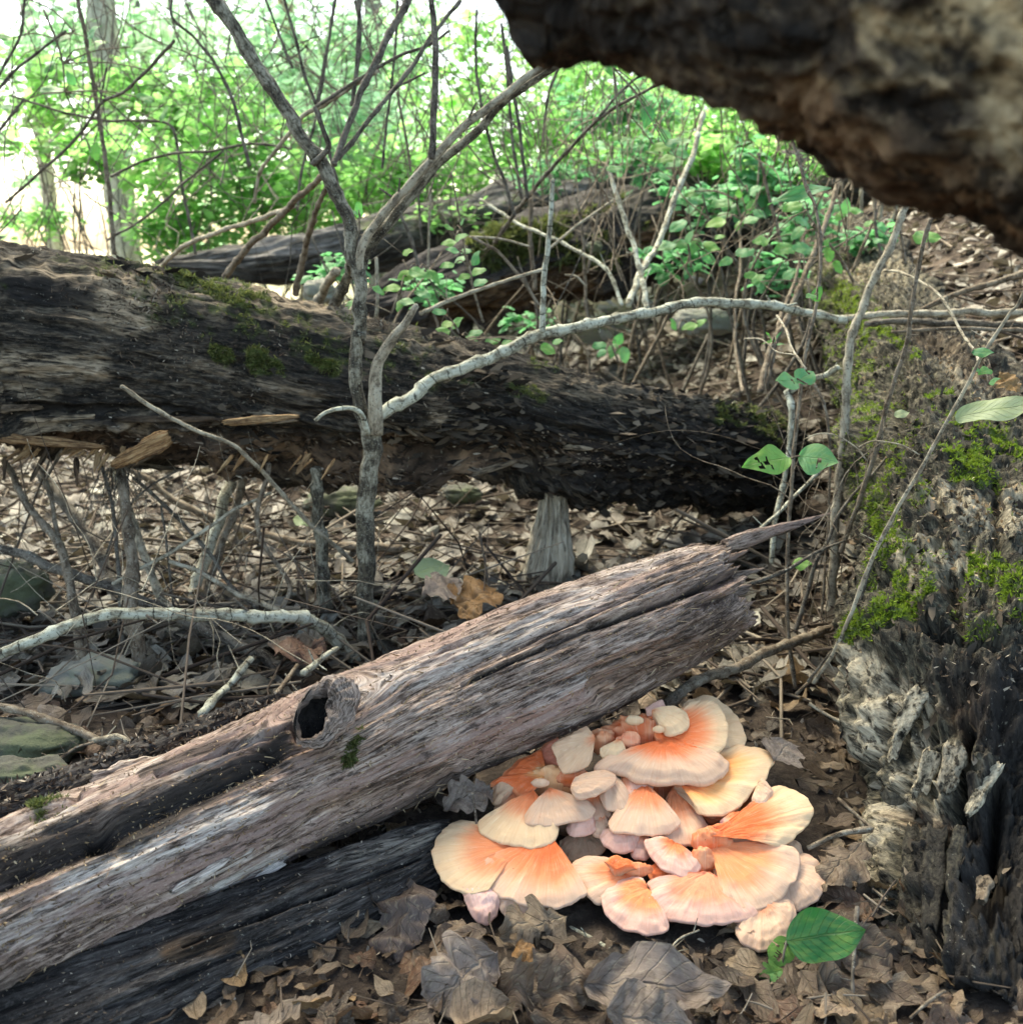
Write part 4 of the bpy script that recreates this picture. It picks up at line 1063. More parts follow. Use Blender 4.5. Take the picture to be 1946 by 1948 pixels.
STEMS = [
    # frame, points, Y, r, mat, label
    ('D', [(1655, 800), (1668, 950), (1680, 1150), (1692, 1400), (1715, 1640)], 1.66, (10, 13), 'bark_sap', 'straight speckled stem left of the forked sapling, rising to the raised log'),
    ('D', [(1240, 780), (1200, 900), (1110, 1200), (1010, 1480), (960, 1720)], (1.95, 1.75), (10, 12), 'lichen', 'pale green slanting stem below the raised log'),
    ('D', [(1330, 740), (1280, 850), (1200, 1100), (1100, 1370), (1030, 1560)], (1.9, 1.72), (8, 8), 'twig_brown', 'brown slanting stem crossing the pale green one'),
    ('D', [(635, 370), (800, 480), (1000, 590), (1200, 670), (1300, 740), (1450, 900), (1600, 1070), (1750, 1200), (1850, 1290)], (1.45, 1.66), (4, 4), 'twig_pale', 'thin pale broken twig hanging diagonally across the raised log'),
    ('D', [(640, 780), (760, 850), (900, 960), (1100, 1060), (1300, 1130), (1500, 1180), (1700, 1205), (1900, 1212), ('E', 250, 1215), ('E', 450, 1222)], (2.1, 1.95), (6, 8), 'twig_brown', 'long brown fallen branch sloping right beneath the raised log'),
    ('D', [(700, 850), (900, 1030), (1100, 1250), (1200, 1400), (1350, 1540)], (1.75, 1.6), 4, 'twig_dark', 'thin dark twig crossing the slanting pale stem'),
    ('D', [(-60, 1215), (0, 1230), (150, 1270), (350, 1350), (600, 1440), (850, 1530), (1000, 1610), (1200, 1700), (1350, 1780), (1460, 1850)], (1.6, 1.42), (8, 12), 'twig_dark', 'dark branch running under the arching lichened branch'),
    ('D', [(190, 780), (250, 880), (380, 1050), (500, 1200), (560, 1340), (620, 1500)], (1.9, 1.75), (9, 11), 'twig_dark', 'thick dark leaning stem under the left end of the raised log'),
    ('D', [(640, 800), (655, 1000), (680, 1200), (690, 1400), (705, 1600), ('G', 750, 180), ('G', 800, 390)], (1.62, 1.36), (8, 17), 'twig_brown', 'reddish brown upright stem thickening towards its foot behind the grey log'),
    ('D', [(20, 760), (60, 820), (150, 1000), (300, 1200), (370, 1400), (410, 1680), ('G', 480, 200), ('G', 540, 410)], (1.7, 1.33), (5, 10), 'twig_brown', 'brown stem curving down to the ground at lower left'),
    ('D', [(520, 740), (590, 1000), (620, 1300), (630, 1600), ('G', 650, 100), ('G', 665, 380)], (1.7, 1.38), (3, 5), 'twig_dark', 'thin dark upright stem just left of the reddish brown one'),
    ('D', [(845, 1000), (880, 1250), (912, 1560)], (1.7, 1.62), 2.5, 'twig_dark', 'hair thin dark stem above the arching branch'),
    ('D', [(215, 800), (270, 950), (330, 1300), (420, 1600), ('G', 500, 200), ('G', 560, 390)], (1.68, 1.34), (4, 6), 'twig_brown', 'slender brown stem leaning beside the curving brown stem'),
    ('D', [(590, 780), (700, 1080), (790, 1350), (880, 1600), ('G', 900, 30), ('G', 1000, 140), ('G', 1090, 260)], (1.8, 1.38), (7, 10), 'twig_pale', 'split tan stem leaning behind the grey log'),
    ('G', [(1320, 10), (1200, 150), (1130, 230), (1050, 310)], (1.32, 1.20), (6, 8), 'lichen', 'short pale stick propped against the grey log'),
    ('G', [(-60, 255), (0, 270), (200, 320), (380, 390), (520, 440), (600, 455)], (1.20, 1.12), (7, 8), 'twig_brown', 'brown twig lying over the green rock at far left'),
    ('G', [(480, 445), (560, 430), (640, 430), (720, 500)], (1.14, 1.10), (7, 4), 'twig_pale', 'pale bent root tip beside the bark strip'),
    ('G', [(280, 565), (340, 520), (400, 480), (490, 455)], (1.08, 1.12), 3.2, 'twig_brown', 'small forked twig near the green rock'),
    ('D', [(890, 1290), (1050, 1350), (1250, 1460), (1470, 1550)], (1.55, 1.48), (4, 5), 'twig_pale', 'tan twig meeting the arching branch at its bend'),
    ('D', [(590, 1410), (750, 1320), (900, 1240), (1100, 1110), (1250, 1010), (1420, 930)], (1.5, 1.62), (4, 3), 'twig_pale', 'thin tan twig sloping up across the slanting stems'),
    ('D', [(480, 1480), (560, 1250), (640, 1050), (780, 900), (960, 800)], (1.6, 1.7), 2.2, 'twig_dark', 'fine dark wiry twig beneath the raised log'),
    ('G', [(1590, 90), (1650, 50), (1720, -10), (1770, -40)], (1.25, 1.34), (7, 4), 'lichen', 'short pale broken stick beside the knot hole'),
    ('G', [(1380, 300), (1470, 170), (1560, 50)], (1.15, 1.3), (5, 4), 'twig_brown', 'brown twig leaning just left of the knot hole'),
    # right
    ('C', [(1345, 990), (1250, 1250), (1150, 1450), (1080, 1620), ('F', 1040, 60), ('F', 1010, 250), ('F', 1000, 450), ('F', 985, 650), ('F', 965, 900), ('F', 945, 1100), ('F', 930, 1350), ('F', 910, 1650)], (1.70, 1.62), (8.5, 12), 'twig_pale', 'pale straight sapling beside the mossy trunk'),
    ('C', [(680, 600), (740, 800), (790, 970), (840, 1080), (870, 1270), (858, 1480), ('F', 830, 0), ('F', 780, 250), ('F', 750, 500), ('F', 722, 800), ('F', 703, 1100), ('F', 695, 1400), ('F', 700, 1650), ('F', 735, 1950)], (1.6, 1.30), (3.5, 4.5), 'twig_brown', 'slim reddish stem crossing in front of the end of the raised log'),
    ('C', [(1445, 1150), (1400, 1300), (1345, 1600), (1320, 1800), ('F', 1250, 350), ('F', 1180, 620), ('F', 1100, 880), ('F', 1020, 1120), ('F', 975, 1240)], (1.35, 1.45), (5, 6), 'twig_brown', 'brown stem leaning against the mossy trunk'),
    ('C', [(1946, 1500), (1900, 1600), ('F', 1850, 0), ('F', 1700, 240), ('F', 1550, 520), ('F', 1400, 800), ('F', 1250, 1050), ('F', 1130, 1290), ('F', 1050, 1500), ('F', 950, 1750), ('F', 830, 1930)], (1.08, 1.15), (3.5, 5), 'twig_pale', 'long thin tan stem slanting across the mossy trunk'),
    ('F', [(690, 395), (712, 500), (702, 700), (670, 900), (632, 1080), (612, 1300)], (1.72, 1.62), (7.5, 6), 'lichen', 'crooked whitish stem at the end of the raised log'),
    ('F', [(690, 405), (800, 345), (900, 310), (960, 270)], (1.72, 1.66), (7, 7), 'lichen', 'whitish branch stub leading from the crooked stem to the pale sapling'),
    ('F', [(835, 355), (890, 480), (915, 700), (912, 1000), (893, 1300), (872, 1620)], (1.6, 1.52), 3, 'twig_brown', 'wiry brown stem between the reddish stem and the pale sapling'),
    ('F', [(900, 775), (780, 900), (650, 1030), (550, 1120)], (1.6, 1.5), 4, 'lichen', 'pale thin stick slanting behind the splinter of the grey log'),
    ('F', [(1270, 680), (1150, 820), (1050, 930), (960, 1050), (900, 1190), (850, 1290), (790, 1480), (735, 1660)], (1.5, 1.45), (3, 6), 'twig_dark', 'dark crooked stick leaning past the pale sapling'),
    ('F', [(1000, 1180), (850, 1240), (700, 1330), (490, 1410)], (1.36, 1.27), (2.5, 6), 'twig_dark', 'dark pointed stick beyond the broken end of the grey log'),
    ('F', [(980, 1620), (850, 1665), (750, 1705), (600, 1770), (430, 1850), (200, 1930), ('I', 60, 260)], (1.42, 1.13), (10, 14), 'twig_brown', 'fallen grey brown branch lying beneath the grey log above the mushrooms'),
    ('F', [(640, 0), (690, 80), (720, 180), (790, 280)], (1.5, 1.32), 2.6, 'twig_pale', 'thin tan tendril rising beside the whitish branch stub'),
    ('F', [(470, 120), (560, 125), (640, 190), (740, 210), (780, 270)], (1.45, 1.32), 1.6, 'twig_pale', 'fine curling tendril above the end of the raised log'),
    ('F', [(1070, 690), (1130, 660), (1200, 660), (1300, 680), (1385, 730)], (1.2, 1.15), 1.5, 'twig_pale', 'fine arched tendril in front of the mossy trunk'),
    ('F', [(780, 650), (860, 620), (950, 630), (1050, 690), (1110, 760)], (1.35, 1.3), 1.6, 'twig_pale', 'fine arched tendril in front of the pale sapling'),
    ('F', [(1140, 1290), (1100, 1420), (1060, 1560), (980, 1700), (900, 1800), (800, 1920)], (1.2, 1.16), 3.2, 'twig_dark', 'dark twig twisted round the foot of the long tan stem'),
    ('F', [(1060, 1600), (1070, 1750), (1030, 1930)], (1.25, 1.2), 3.0, 'twig_brown', 'short brown twig at the foot of the mossy trunk'),
    ('C', [(980, 820), (960, 960), (900, 1150), (820, 1350), (720, 1600), ('F', 600, 200), ('F', 550, 400)], (2.6, 2.15), (5, 8), 'twig_brown', 'grey brown sapling behind the end of the raised log'),
    ('C', [(790, 1200), (740, 1450), (680, 1600), ('F', 640, 100), ('F', 580, 380)], (2.5, 2.2), (3, 6), 'twig_brown', 'second grey brown stem close behind the raised log end'),
    ('C', [(440, 1180), (450, 1400), (425, 1550), (420, 1800), ('F', 440, 300), ('F', 460, 400)], (2.8, 2.3), (3, 4), 'twig_brown', 'thin stem with small leaves behind the low lichened branch'),
    ('C', [(540, 800), (600, 1030), (660, 1275)], 2.6, (3, 4), 'twig_brown', 'reddish twig in the green leaves right of centre'),
    ('C', [(255, 590), (200, 800), (100, 1050), (0, 1310), ('B', 1700, 1430), ('B', 1640, 1600)], (2.9, 2.4), (6, 8), 'lichen', 'pale leaning stem rising right from the low branch'),
    ('B', [(1540, 890), (1600, 1090), (1670, 1290), (1715, 1460), (1740, 1620)], (2.6, 2.35), (5, 7), 'lichen', 'pale stem crossing the leaning one in a narrow V'),
    ('C', [(1395, 1625), (1600, 1530), (1800, 1475), (1946, 1430), (2100, 1390)], (2.1, 1.95), (6, 9), 'twig_brown', 'fallen branch on the litter bank at far right'),
    ('C', [(960, 1675), (1150, 1650), (1500, 1640), (1946, 1632), (2200, 1630)], (1.9, 1.85), (8, 9), 'twig_pale', 'long pale horizontal branch over the mossy trunk at right'),
    ('C', [(1240, 1740), (1600, 1720), (1946, 1735), (2200, 1750)], (1.85, 1.8), (4, 6), 'twig_brown', 'thin horizontal branch just below the long pale one'),
    ('C', [(1100, 1700), (1250, 1690), (1500, 1690), (1800, 1700), (2000, 1705)], (1.98, 1.9), (7, 9), 'twig_dark', 'dark branch lying between the two horizontal branches'),
    ('C', [(1200, 1420), (1280, 1425), (1400, 1480), (1510, 1570), (1600, 1730), ('F', 1670, 180), ('F', 1700, 250)], (1.7, 1.3), 3, 'twig_pale', 'thin tan twig arching over the bank at right'),
    ('C', [(1090, 860), (1085, 1000), (1080, 1130)], 3.2, 4, 'twig_pale', 'leftmost of the thin stems in the dark gap below the overhanging trunk'),
    ('C', [(1150, 880), (1150, 1000), (1155, 1130)], 3.2, 3.5, 'twig_pale', 'second of the thin stems in the dark gap below the overhanging trunk'),
    ('C', [(1215, 870), (1200, 1020), (1180, 1150)], 3.1, 4.5, 'twig_pale', 'third of the thin stems in the dark gap below the overhanging trunk'),
    ('C', [(1290, 960), (1260, 1100), (1200, 1230)], 3.0, 4, 'twig_pale', 'rightmost of the thin stems in the dark gap below the overhanging trunk'),
    # background silhouettes
    ('A', [(405, -40), (415, 30), (450, 200), (500, 480), (540, 750), (570, 1000), (600, 1330)], 2.6, (4.5, 5.5), 'twig_brown', 'straight brown stem rising above the raised log at left'),
    ('A', [(905, -30), (905, 90), (1020, 200), (1110, 310), (1210, 500), (1260, 680), (1310, 870)], 2.3, (3, 4), 'twig_dark', 'dark zigzag twig left of the big slanting stem'),
    ('A', [(915, 210), (770, 370), (630, 490), (530, 545), (400, 720), (200, 910), (30, 1060)], (2.2, 2.5), (3.5, 3), 'twig_dark', 'dark twig sloping down left across the straight brown stem'),
    ('A', [(345, 160), (200, 270), (80, 370), (-40, 500)], 2.2, (2.5, 3.5), 'twig_dark', 'dark twig at the left edge near the top'),
    ('A', [(130, 515), (60, 600), (-20, 700)], 2.3, 3, 'twig_dark', 'short dark twig end at the left edge'),
    ('A', [(580, 925), (750, 845), (900, 805), (1100, 790), (1300, 755), (1450, 762), (1530, 780)], 2.7, (3, 2.5), 'twig_dark', 'thin dark twig running level through the bright leaves'),
    ('A', [(60, 500), (200, 545), (350, 590), (550, 632), (700, 630), (870, 640), (925, 720), (940, 850), (960, 1000), (1000, 1180), (1025, 1330)], 2.9, (2.5, 3.5), 'twig_dark', 'thin hooked dark stem among the bright leaves'),
    ('A', [(1980, 370), (1750, 510), (1590, 610), (1520, 690), (1430, 810), (1360, 900), (1335, 1060)], (2.0, 2.2), (6, 4), 'twig_pale', 'tan branch hooking down behind the big slanting stem'),
    ('A', [(1690, 920), (1520, 1080), (1350, 1250), (1180, 1450)], (1.9, 2.3), (7, 8), 'twig_brown', 'brown branch sloping down left behind the fork'),
    ('A', [(1540, 1080), (1350, 1150), (1150, 1215), (980, 1280), (850, 1390)], (2.1, 2.6), (6, 5), 'twig_pale', 'grey branch lying low toward the distant log'),
    ('A', [(1715, 970), (1640, 1150), (1600, 1300), (1550, 1540)], (1.9, 2.2), (6, 8), 'twig_brown', 'brown stem rising behind the fork to the raised log'),
    ('A', [(1885, -30), (1880, 200), (1850, 520)], 2.0, (5, 4), 'twig_dark', 'dark stem end at the top, between the two slanting branches'),
    ('A', [(1765, -30), (1700, 380), (1650, 640), (1580, 900), (1560, 1100)], 2.4, (3, 3), 'twig_dark', 'thin dark upright twig crossing the big slanting stem'),
    ('A', [(1385, -30), (1470, 200), (1535, 355)], 2.2, (2.5, 3.5), 'twig_dark', 'short dark twig right of the slanting stem near the top'),
    ('A', [(1485, -30), (1550, 200), (1600, 400), (1660, 560), (1720, 780), (1780, 1000)], 2.1, (3, 4), 'twig_dark', 'dark twig meeting the fork from above'),
    ('A', [(1170, 790), (950, 970), (770, 1130), (560, 1260)], 2.7, 2.6, 'twig_dark', 'thin dark twig sloping down left above the raised log'),
    ('A', [(560, 350), (530, 500), (510, 620)], 2.5, 2, 'twig_dark', 'tiny upright twig crossing the straight brown stem'),
    ('A', [(130, -20), (110, 180), (30, 330), (-20, 420)], 2.4, 3, 'twig_dark', 'dark twig curving down the left corner'),
    ('B', [(500, -30), (400, 150), (330, 300), (230, 500), (140, 750), (95, 860)], (1.75, 1.62), (9, 7), 'twig_dark', 'stout grey branch slanting up from the fork toward the top centre'),
    ('B', [(760, 0), (600, 200), (450, 420), (300, 600), (120, 830)], (1.8, 1.64), (5, 6), 'twig_dark', 'slender dark branch parallel to the stout grey branch'),
    ('B', [(0, 560), (200, 430), (400, 310), (600, 230), (700, 160)], 1.9, (4, 3), 'twig_dark', 'thin branch crossing level over the slanting branches'),
    ('B', [(575, 380), (480, 430), (380, 480)], 1.8, 2.5, 'twig_dark', 'short side twig right of the crossing branches'),
    ('B', [(845, 50), (840, 300), (870, 550), (920, 750), (1000, 980), (1045, 1130)], 2.4, (3, 4), 'twig_dark', 'left one of three dark upright twigs under the overhanging trunk tip'),
    ('B', [(975, 120), (1010, 400), (1030, 700), (1080, 1040)], 2.5, (3.5, 3.5), 'twig_dark', 'middle one of three dark upright twigs under the overhanging trunk tip'),
    ('B', [(1000, 240), (1050, 550), (1080, 750), (1112, 1040)], 2.3, (4, 4), 'twig_dark', 'right one of three dark upright twigs under the overhanging trunk tip'),
    ('B', [(1900, 385), (1700, 490), (1500, 610), (1350, 760), (1180, 950), (1060, 1100), (940, 1270)], (2.0, 2.6), (3, 5), 'twig_dark', 'dark branch slanting down from the overhanging trunk'),
    ('B', [(1765, 340), (1600, 480), (1480, 620)], 2.1, 3, 'twig_dark', 'dark twig joining the slanting branch from above'),
    ('B', [(1285, 330), (1220, 500), (1190, 745)], 2.5, 3, 'twig_dark', 'short dark upright twig right of the three'),
    ('B', [(865, 1045), (1000, 1130), (1100, 1190), (1250, 1250), (1400, 1330), (1530, 1420), (1610, 1600)], (2.8, 2.4), (3.5, 4.5), 'lichen', 'pale thin branch drooping right over the distant mossy log'),
    ('B', [(1365, 1030), (1400, 1200), (1410, 1400), (1430, 1720)], 2.7, (3, 4), 'twig_brown', 'brown upright stem before the distant mossy log'),
    ('B', [(1500, 960), (1470, 1200), (1425, 1430)], 2.7, 3, 'twig_brown', 'thin stem leaning into the brown upright one'),
    ('B', [(1130, 1040), (1130, 1250), (1150, 1520)], 2.9, 5, 'twig_brown', 'greyish upright stem in front of the moss on the distant log'),
    ('B', [(1215, 1405), (1000, 1470), (750, 1560), (550, 1645)], (2.0, 1.9), (3.5, 5), 'twig_pale', 'tan stick lying just above the raised log'),
    ('B', [(430, 1100), (500, 1250), (545, 1420)], 2.4, 4, 'twig_dark', 'dark stem right of the fork, low down'),
    ('B', [(602, 980), (592, 1410)], 2.6, 2.6, 'twig_pale', 'pale grey upright twig right of the fork'),
    ('B', [(535, 980), (560, 1280)], 2.6, 2.6, 'twig_dark', 'dark upright twig right of the fork'),
    ('B', [(430, 480), (470, 700), (500, 900)], 2.4, 3, 'twig_brown', 'thin stem seen between the slanting branches'),
    ('B', [(320, 1350), (325, 1500), (320, 1660)], 2.0, 4, 'twig_pale', 'pale short stem just above the raised log right of the sapling'),
    ('B', [(110, 1420), (60, 1500), (0, 1600)], (1.75, 1.9), (10, 11), 'twig_pale', 'stout pale limb leaning left behind the sapling fork'),
    ('B', [(200, 1330), (170, 1450), (100, 1600)], (1.68, 1.85), (10, 14), 'bark_sap', 'stout speckled limb leaning left behind the sapling fork'),
    ('B', [(1120, 1290), (950, 1250), (810, 1240)], 2.3, 2.5, 'twig_pale', 'fine tan twig near the round leaved seedling'),
    ('B', [(1170, 1600), (1090, 1470), (950, 1320), (820, 1240)], 2.2, 3.5, 'twig_brown', 'brown bowed stem over the mossy log'),
    ('B', [(1230, 1300), (1350, 1200), (1560, 1050)], 2.4, 3, 'twig_pale', 'tan twig pointing up right before the dark log'),
    ('B', [(1310, 1440), (1370, 1450), (1420, 1500)], 2.4, 2.4, 'twig_pale', 'short pale twig beside the brown upright stem'),
    ('B', [(210, 0), (235, 180), (220, 380), (190, 550)], 2.1, (3, 4), 'twig_dark', 'dark twig hanging left of the stout grey branch'),
    ('B', [(100, 0), (60, 250), (10, 530)], 2.4, 3, 'twig_dark', 'thin dark twig falling to the fork from the top'),
    ('B', [(430, 0), (420, 250), (380, 600), (350, 880)], 2.2, 3, 'twig_dark', 'dark wavy twig hanging between the slanting branches'),
    # foreground
    ('H', [(825, 720), (835, 800), (845, 880)], .90, (2.5, 3), 'twig_dark', 'tiny dark twig stuck upright by the left cap of the mushroom'),
    ('H', [(540, 1450), (620, 1540), (720, 1640)], (.82, .78), 3, 'twig_brown', 'thin twig lying on the leaves below the mushroom at left'),
    ('H', [(1330, 1430), (1480, 1500), (1620, 1590), (1750, 1650)], (.83, .76), (6, 5), 'lichen', 'pale scaly twig on the soil under the front caps'),
    ('I', [(1060, 1320), (1045, 1500), (1035, 1700), (1050, 1946)], (.80, .70), (6, 3), 'twig_dark', 'dark reddish twig standing beside the large green leaf'),
    ('I', [(230, 1440), (120, 1490), (50, 1590), (10, 1690)], (.80, .72), 2, 'twig_pale', 'thin bent stalk below the front caps'),
    ('I', [(810, 250), (900, 310), (985, 350)], (1.12, 1.08), 4, 'twig_pale', 'pale stick lying right of the top caps'),
    ('I', [(740, 200), (820, 120), (900, 30)], (1.15, 1.2), 4, 'twig_brown', 'brown stick on the litter above the top right cap'),
    ('I', [(960, 750), (1050, 830), (1140, 910)], (.98, .93), 4, 'twig_brown', 'brown stick lying left of the shattered trunk end'),
    ('I', [(800, 1010), (950, 940), (1130, 910)], (.91, .92), 6, 'twig_brown', 'mottled stick lying beside the right hand caps'),
    ('I', [(1340, 1900), (1450, 1800), (1520, 1760)], (.68, .71), 3.5, 'twig_brown', 'small twig at the bottom right below the trunk slabs'),
    ('H', [(340, 1660), (470, 1740), (590, 1800)], (.77, .74), (8, 6), 'twig_brown', 'rolled brown stick in the leaves at bottom left'),
]
for i, (f, pts, Y, r, mt, lab) in enumerate(STEMS):
    w_ = W(f, pts, Y, tuple(np.asarray(r) * (1.0 if f in 'DG' else .78 if np.max(np.asarray(r)) > 5 else .85)) if isinstance(r, tuple) else r * .85)
    lo = min(w_, key=lambda p: p[2])
    nm = 'stem' if ('stem' in lab or 'sapling' in lab) else 'branch' if 'branch' in lab or 'limb' in lab else 'tendril' if 'tendril' in lab else 'twig'
    rt = thing({'stem': 'sapling_stem', 'branch': 'bare_branch', 'tendril': 'dry_tendril', 'twig': 'bare_twig'}[nm], lab, nm, tuple(lo[:3]))
    tube('bark', w_, M[mt], rt, 100 + i, nodes=.05 if i % 2 else .08, ns=12 if np.max(np.asarray(r)) > 6 else 8)
    if np.max(np.asarray(r)) < 7.5 and len(pts) > 3 and 'tendril' not in lab:
        stubs(rt, w_, M[mt], random.Random(i).randint(2, 5), .03 if w_[0][1] > 1.9 else .014, 200 + i)

# hair-thin twigs of the thicket
def twig_tangle(name, n, x0, x1, y0, y1, Y0, Y1, seed, label, rpx=1.3, mat='twig_dark', lean=.5):
    r2 = random.Random(seed)
    Vs, Qs, Ls = [], [], []
    off = 0
    a4 = np.arange(3) / 3 * 2 * np.pi
    for _ in range(n):
        x, y, Y = r2.uniform(x0, x1), r2.uniform(y0, y1), r2.uniform(Y0, Y1)
        p = at(x, y, Y)
        r = rpx * r2.uniform(.5, 1.3) * dep(x, y, Y) / FPX
        d = norm(np.array([r2.gauss(0, lean), r2.gauss(0, .3), r2.choice((1, 1, 1, -.4)) * r2.uniform(.4, 1)]))
        L = r2.uniform(.06, .20) * Y
        pts = [p]
        for _k in range(7):
            d = norm(d + np.array([r2.gauss(0, .22), r2.gauss(0, .15), r2.gauss(0, .2)]))
            pts.append(pts[-1] + d * L / 5)
        c = catmull(pts, 14)
        T = norm(np.gradient(c, axis=0))
        e1 = norm(np.cross(T, [.3, 1, .1]))
        e2 = np.cross(T, e1)
        rr = r * np.linspace(1, .35, 14)
        V = c[:, None] + (np.cos(a4)[None, :, None] * e1[:, None] + np.sin(a4)[None, :, None] * e2[:, None]) * rr[:, None, None]
        idx = np.arange(42).reshape(14, 3) + off
        nx = np.roll(idx, -1, 1)
        Qs.append(np.stack([idx[:-1], nx[:-1], nx[1:], idx[1:]], -1).reshape(-1, 4))
        Vs.append(V.reshape(-1, 3))
        off += 42
    V = np.concatenate(Vs)
    link(name, mesh_np(name, V, np.concatenate(Qs), attrs={'lc': V}), M[mat], kind='stuff', label=label, cat='twigs')


twig_tangle('fine_twigs', 330, -20, 1150, 30, 470, 2.3, 5.5, 41, 'tangle of hair thin dark twigs filling the thicket above the raised log', 1.5)
twig_tangle('fine_twigs', 150, 1000, 1620, 230, 560, 2.2, 4.0, 42, 'fine brown twigs rising among the leaves right of centre', 1.5, 'twig_brown', .25)
twig_tangle('fine_twigs', 55, 0, 640, 1080, 1380, 1.2, 1.75, 43, 'fine brittle twigs crossing under the left half of the raised log', 1.5, 'twig_pale', .8)
twig_tangle('fine_twigs', 40, 1480, 1680, 900, 1500, 1.2, 1.6, 44, 'fine brittle twigs at the foot of the mossy trunk', 1.4, 'twig_brown', .5)

# dry rootlets hanging under the raised log
rt = thing('hanging_rootlets', 'tangle of fine dry rootlets hanging under the left part of the raised log', 'rootlets', tuple(at(*fr('D', 640, 800), 1.6)))
allV, allQ, lcs = [], [], []
off = 0
for k in range(46):
    x0 = random.gauss(620, 60)
    p = []
    x, y = x0, 800
    dx = random.uniform(-60, 60)
    for j in range(7):
        p.append([*at(*fr('D', x, y), 1.6 + random.uniform(-.02, .02)), .0007])
        x += dx * .6 + random.uniform(-25, 25)
        y += random.uniform(20, 85)
        dx = dx * .8 + random.uniform(-20, 20)
    c = catmull(p, 24)
    T = norm(np.gradient(c[:, :3], axis=0))
    e1 = norm(np.cross(T, [0.2, 1, .1]))
    e2 = np.cross(T, e1)
    a = np.arange(3) / 3 * 2 * np.pi
    V = c[:, None, :3] + (np.cos(a)[None, :, None] * e1[:, None] + np.sin(a)[None, :, None] * e2[:, None]) * (.0009 * (1 - np.linspace(0, .7, 24)))[:, None, None]
    idx = np.arange(72).reshape(24, 3) + off
    nx = np.roll(idx, -1, 1)
    allQ.append(np.stack([idx[:-1], nx[:-1], nx[1:], idx[1:]], -1).reshape(-1, 4))
    allV.append(V.reshape(-1, 3))
    off += 72
V = np.concatenate(allV)
child('rootlet_strands', mesh_np('rootlet_strands', V, np.concatenate(allQ), attrs={'lc': V}), M['twig_dark'], rt, 'stuff')


# ------------------------------------------------------------------ mushroom
def yr(py):
    return np.interp(py, [1300, 1330, 1440, 1550, 1660, 1770, 1800], [1.07, 1.05, .985, .925, .862, .803, .785])


CREAM = np.array([.68, .44, .30])
PINKW = np.array([.70, .41, .32])
YELL = np.array([.73, .50, .30])
TAN = np.array([.58, .37, .23])
ORG = np.array([.74, .155, .045])
PEACH = np.array([.76, .255, .11])


def plane_pt(px, py, A, n):
    dd = ray(px, py)
    k = ((A - CAM) @ n) / (dd @ n)
    return CAM + dd * k


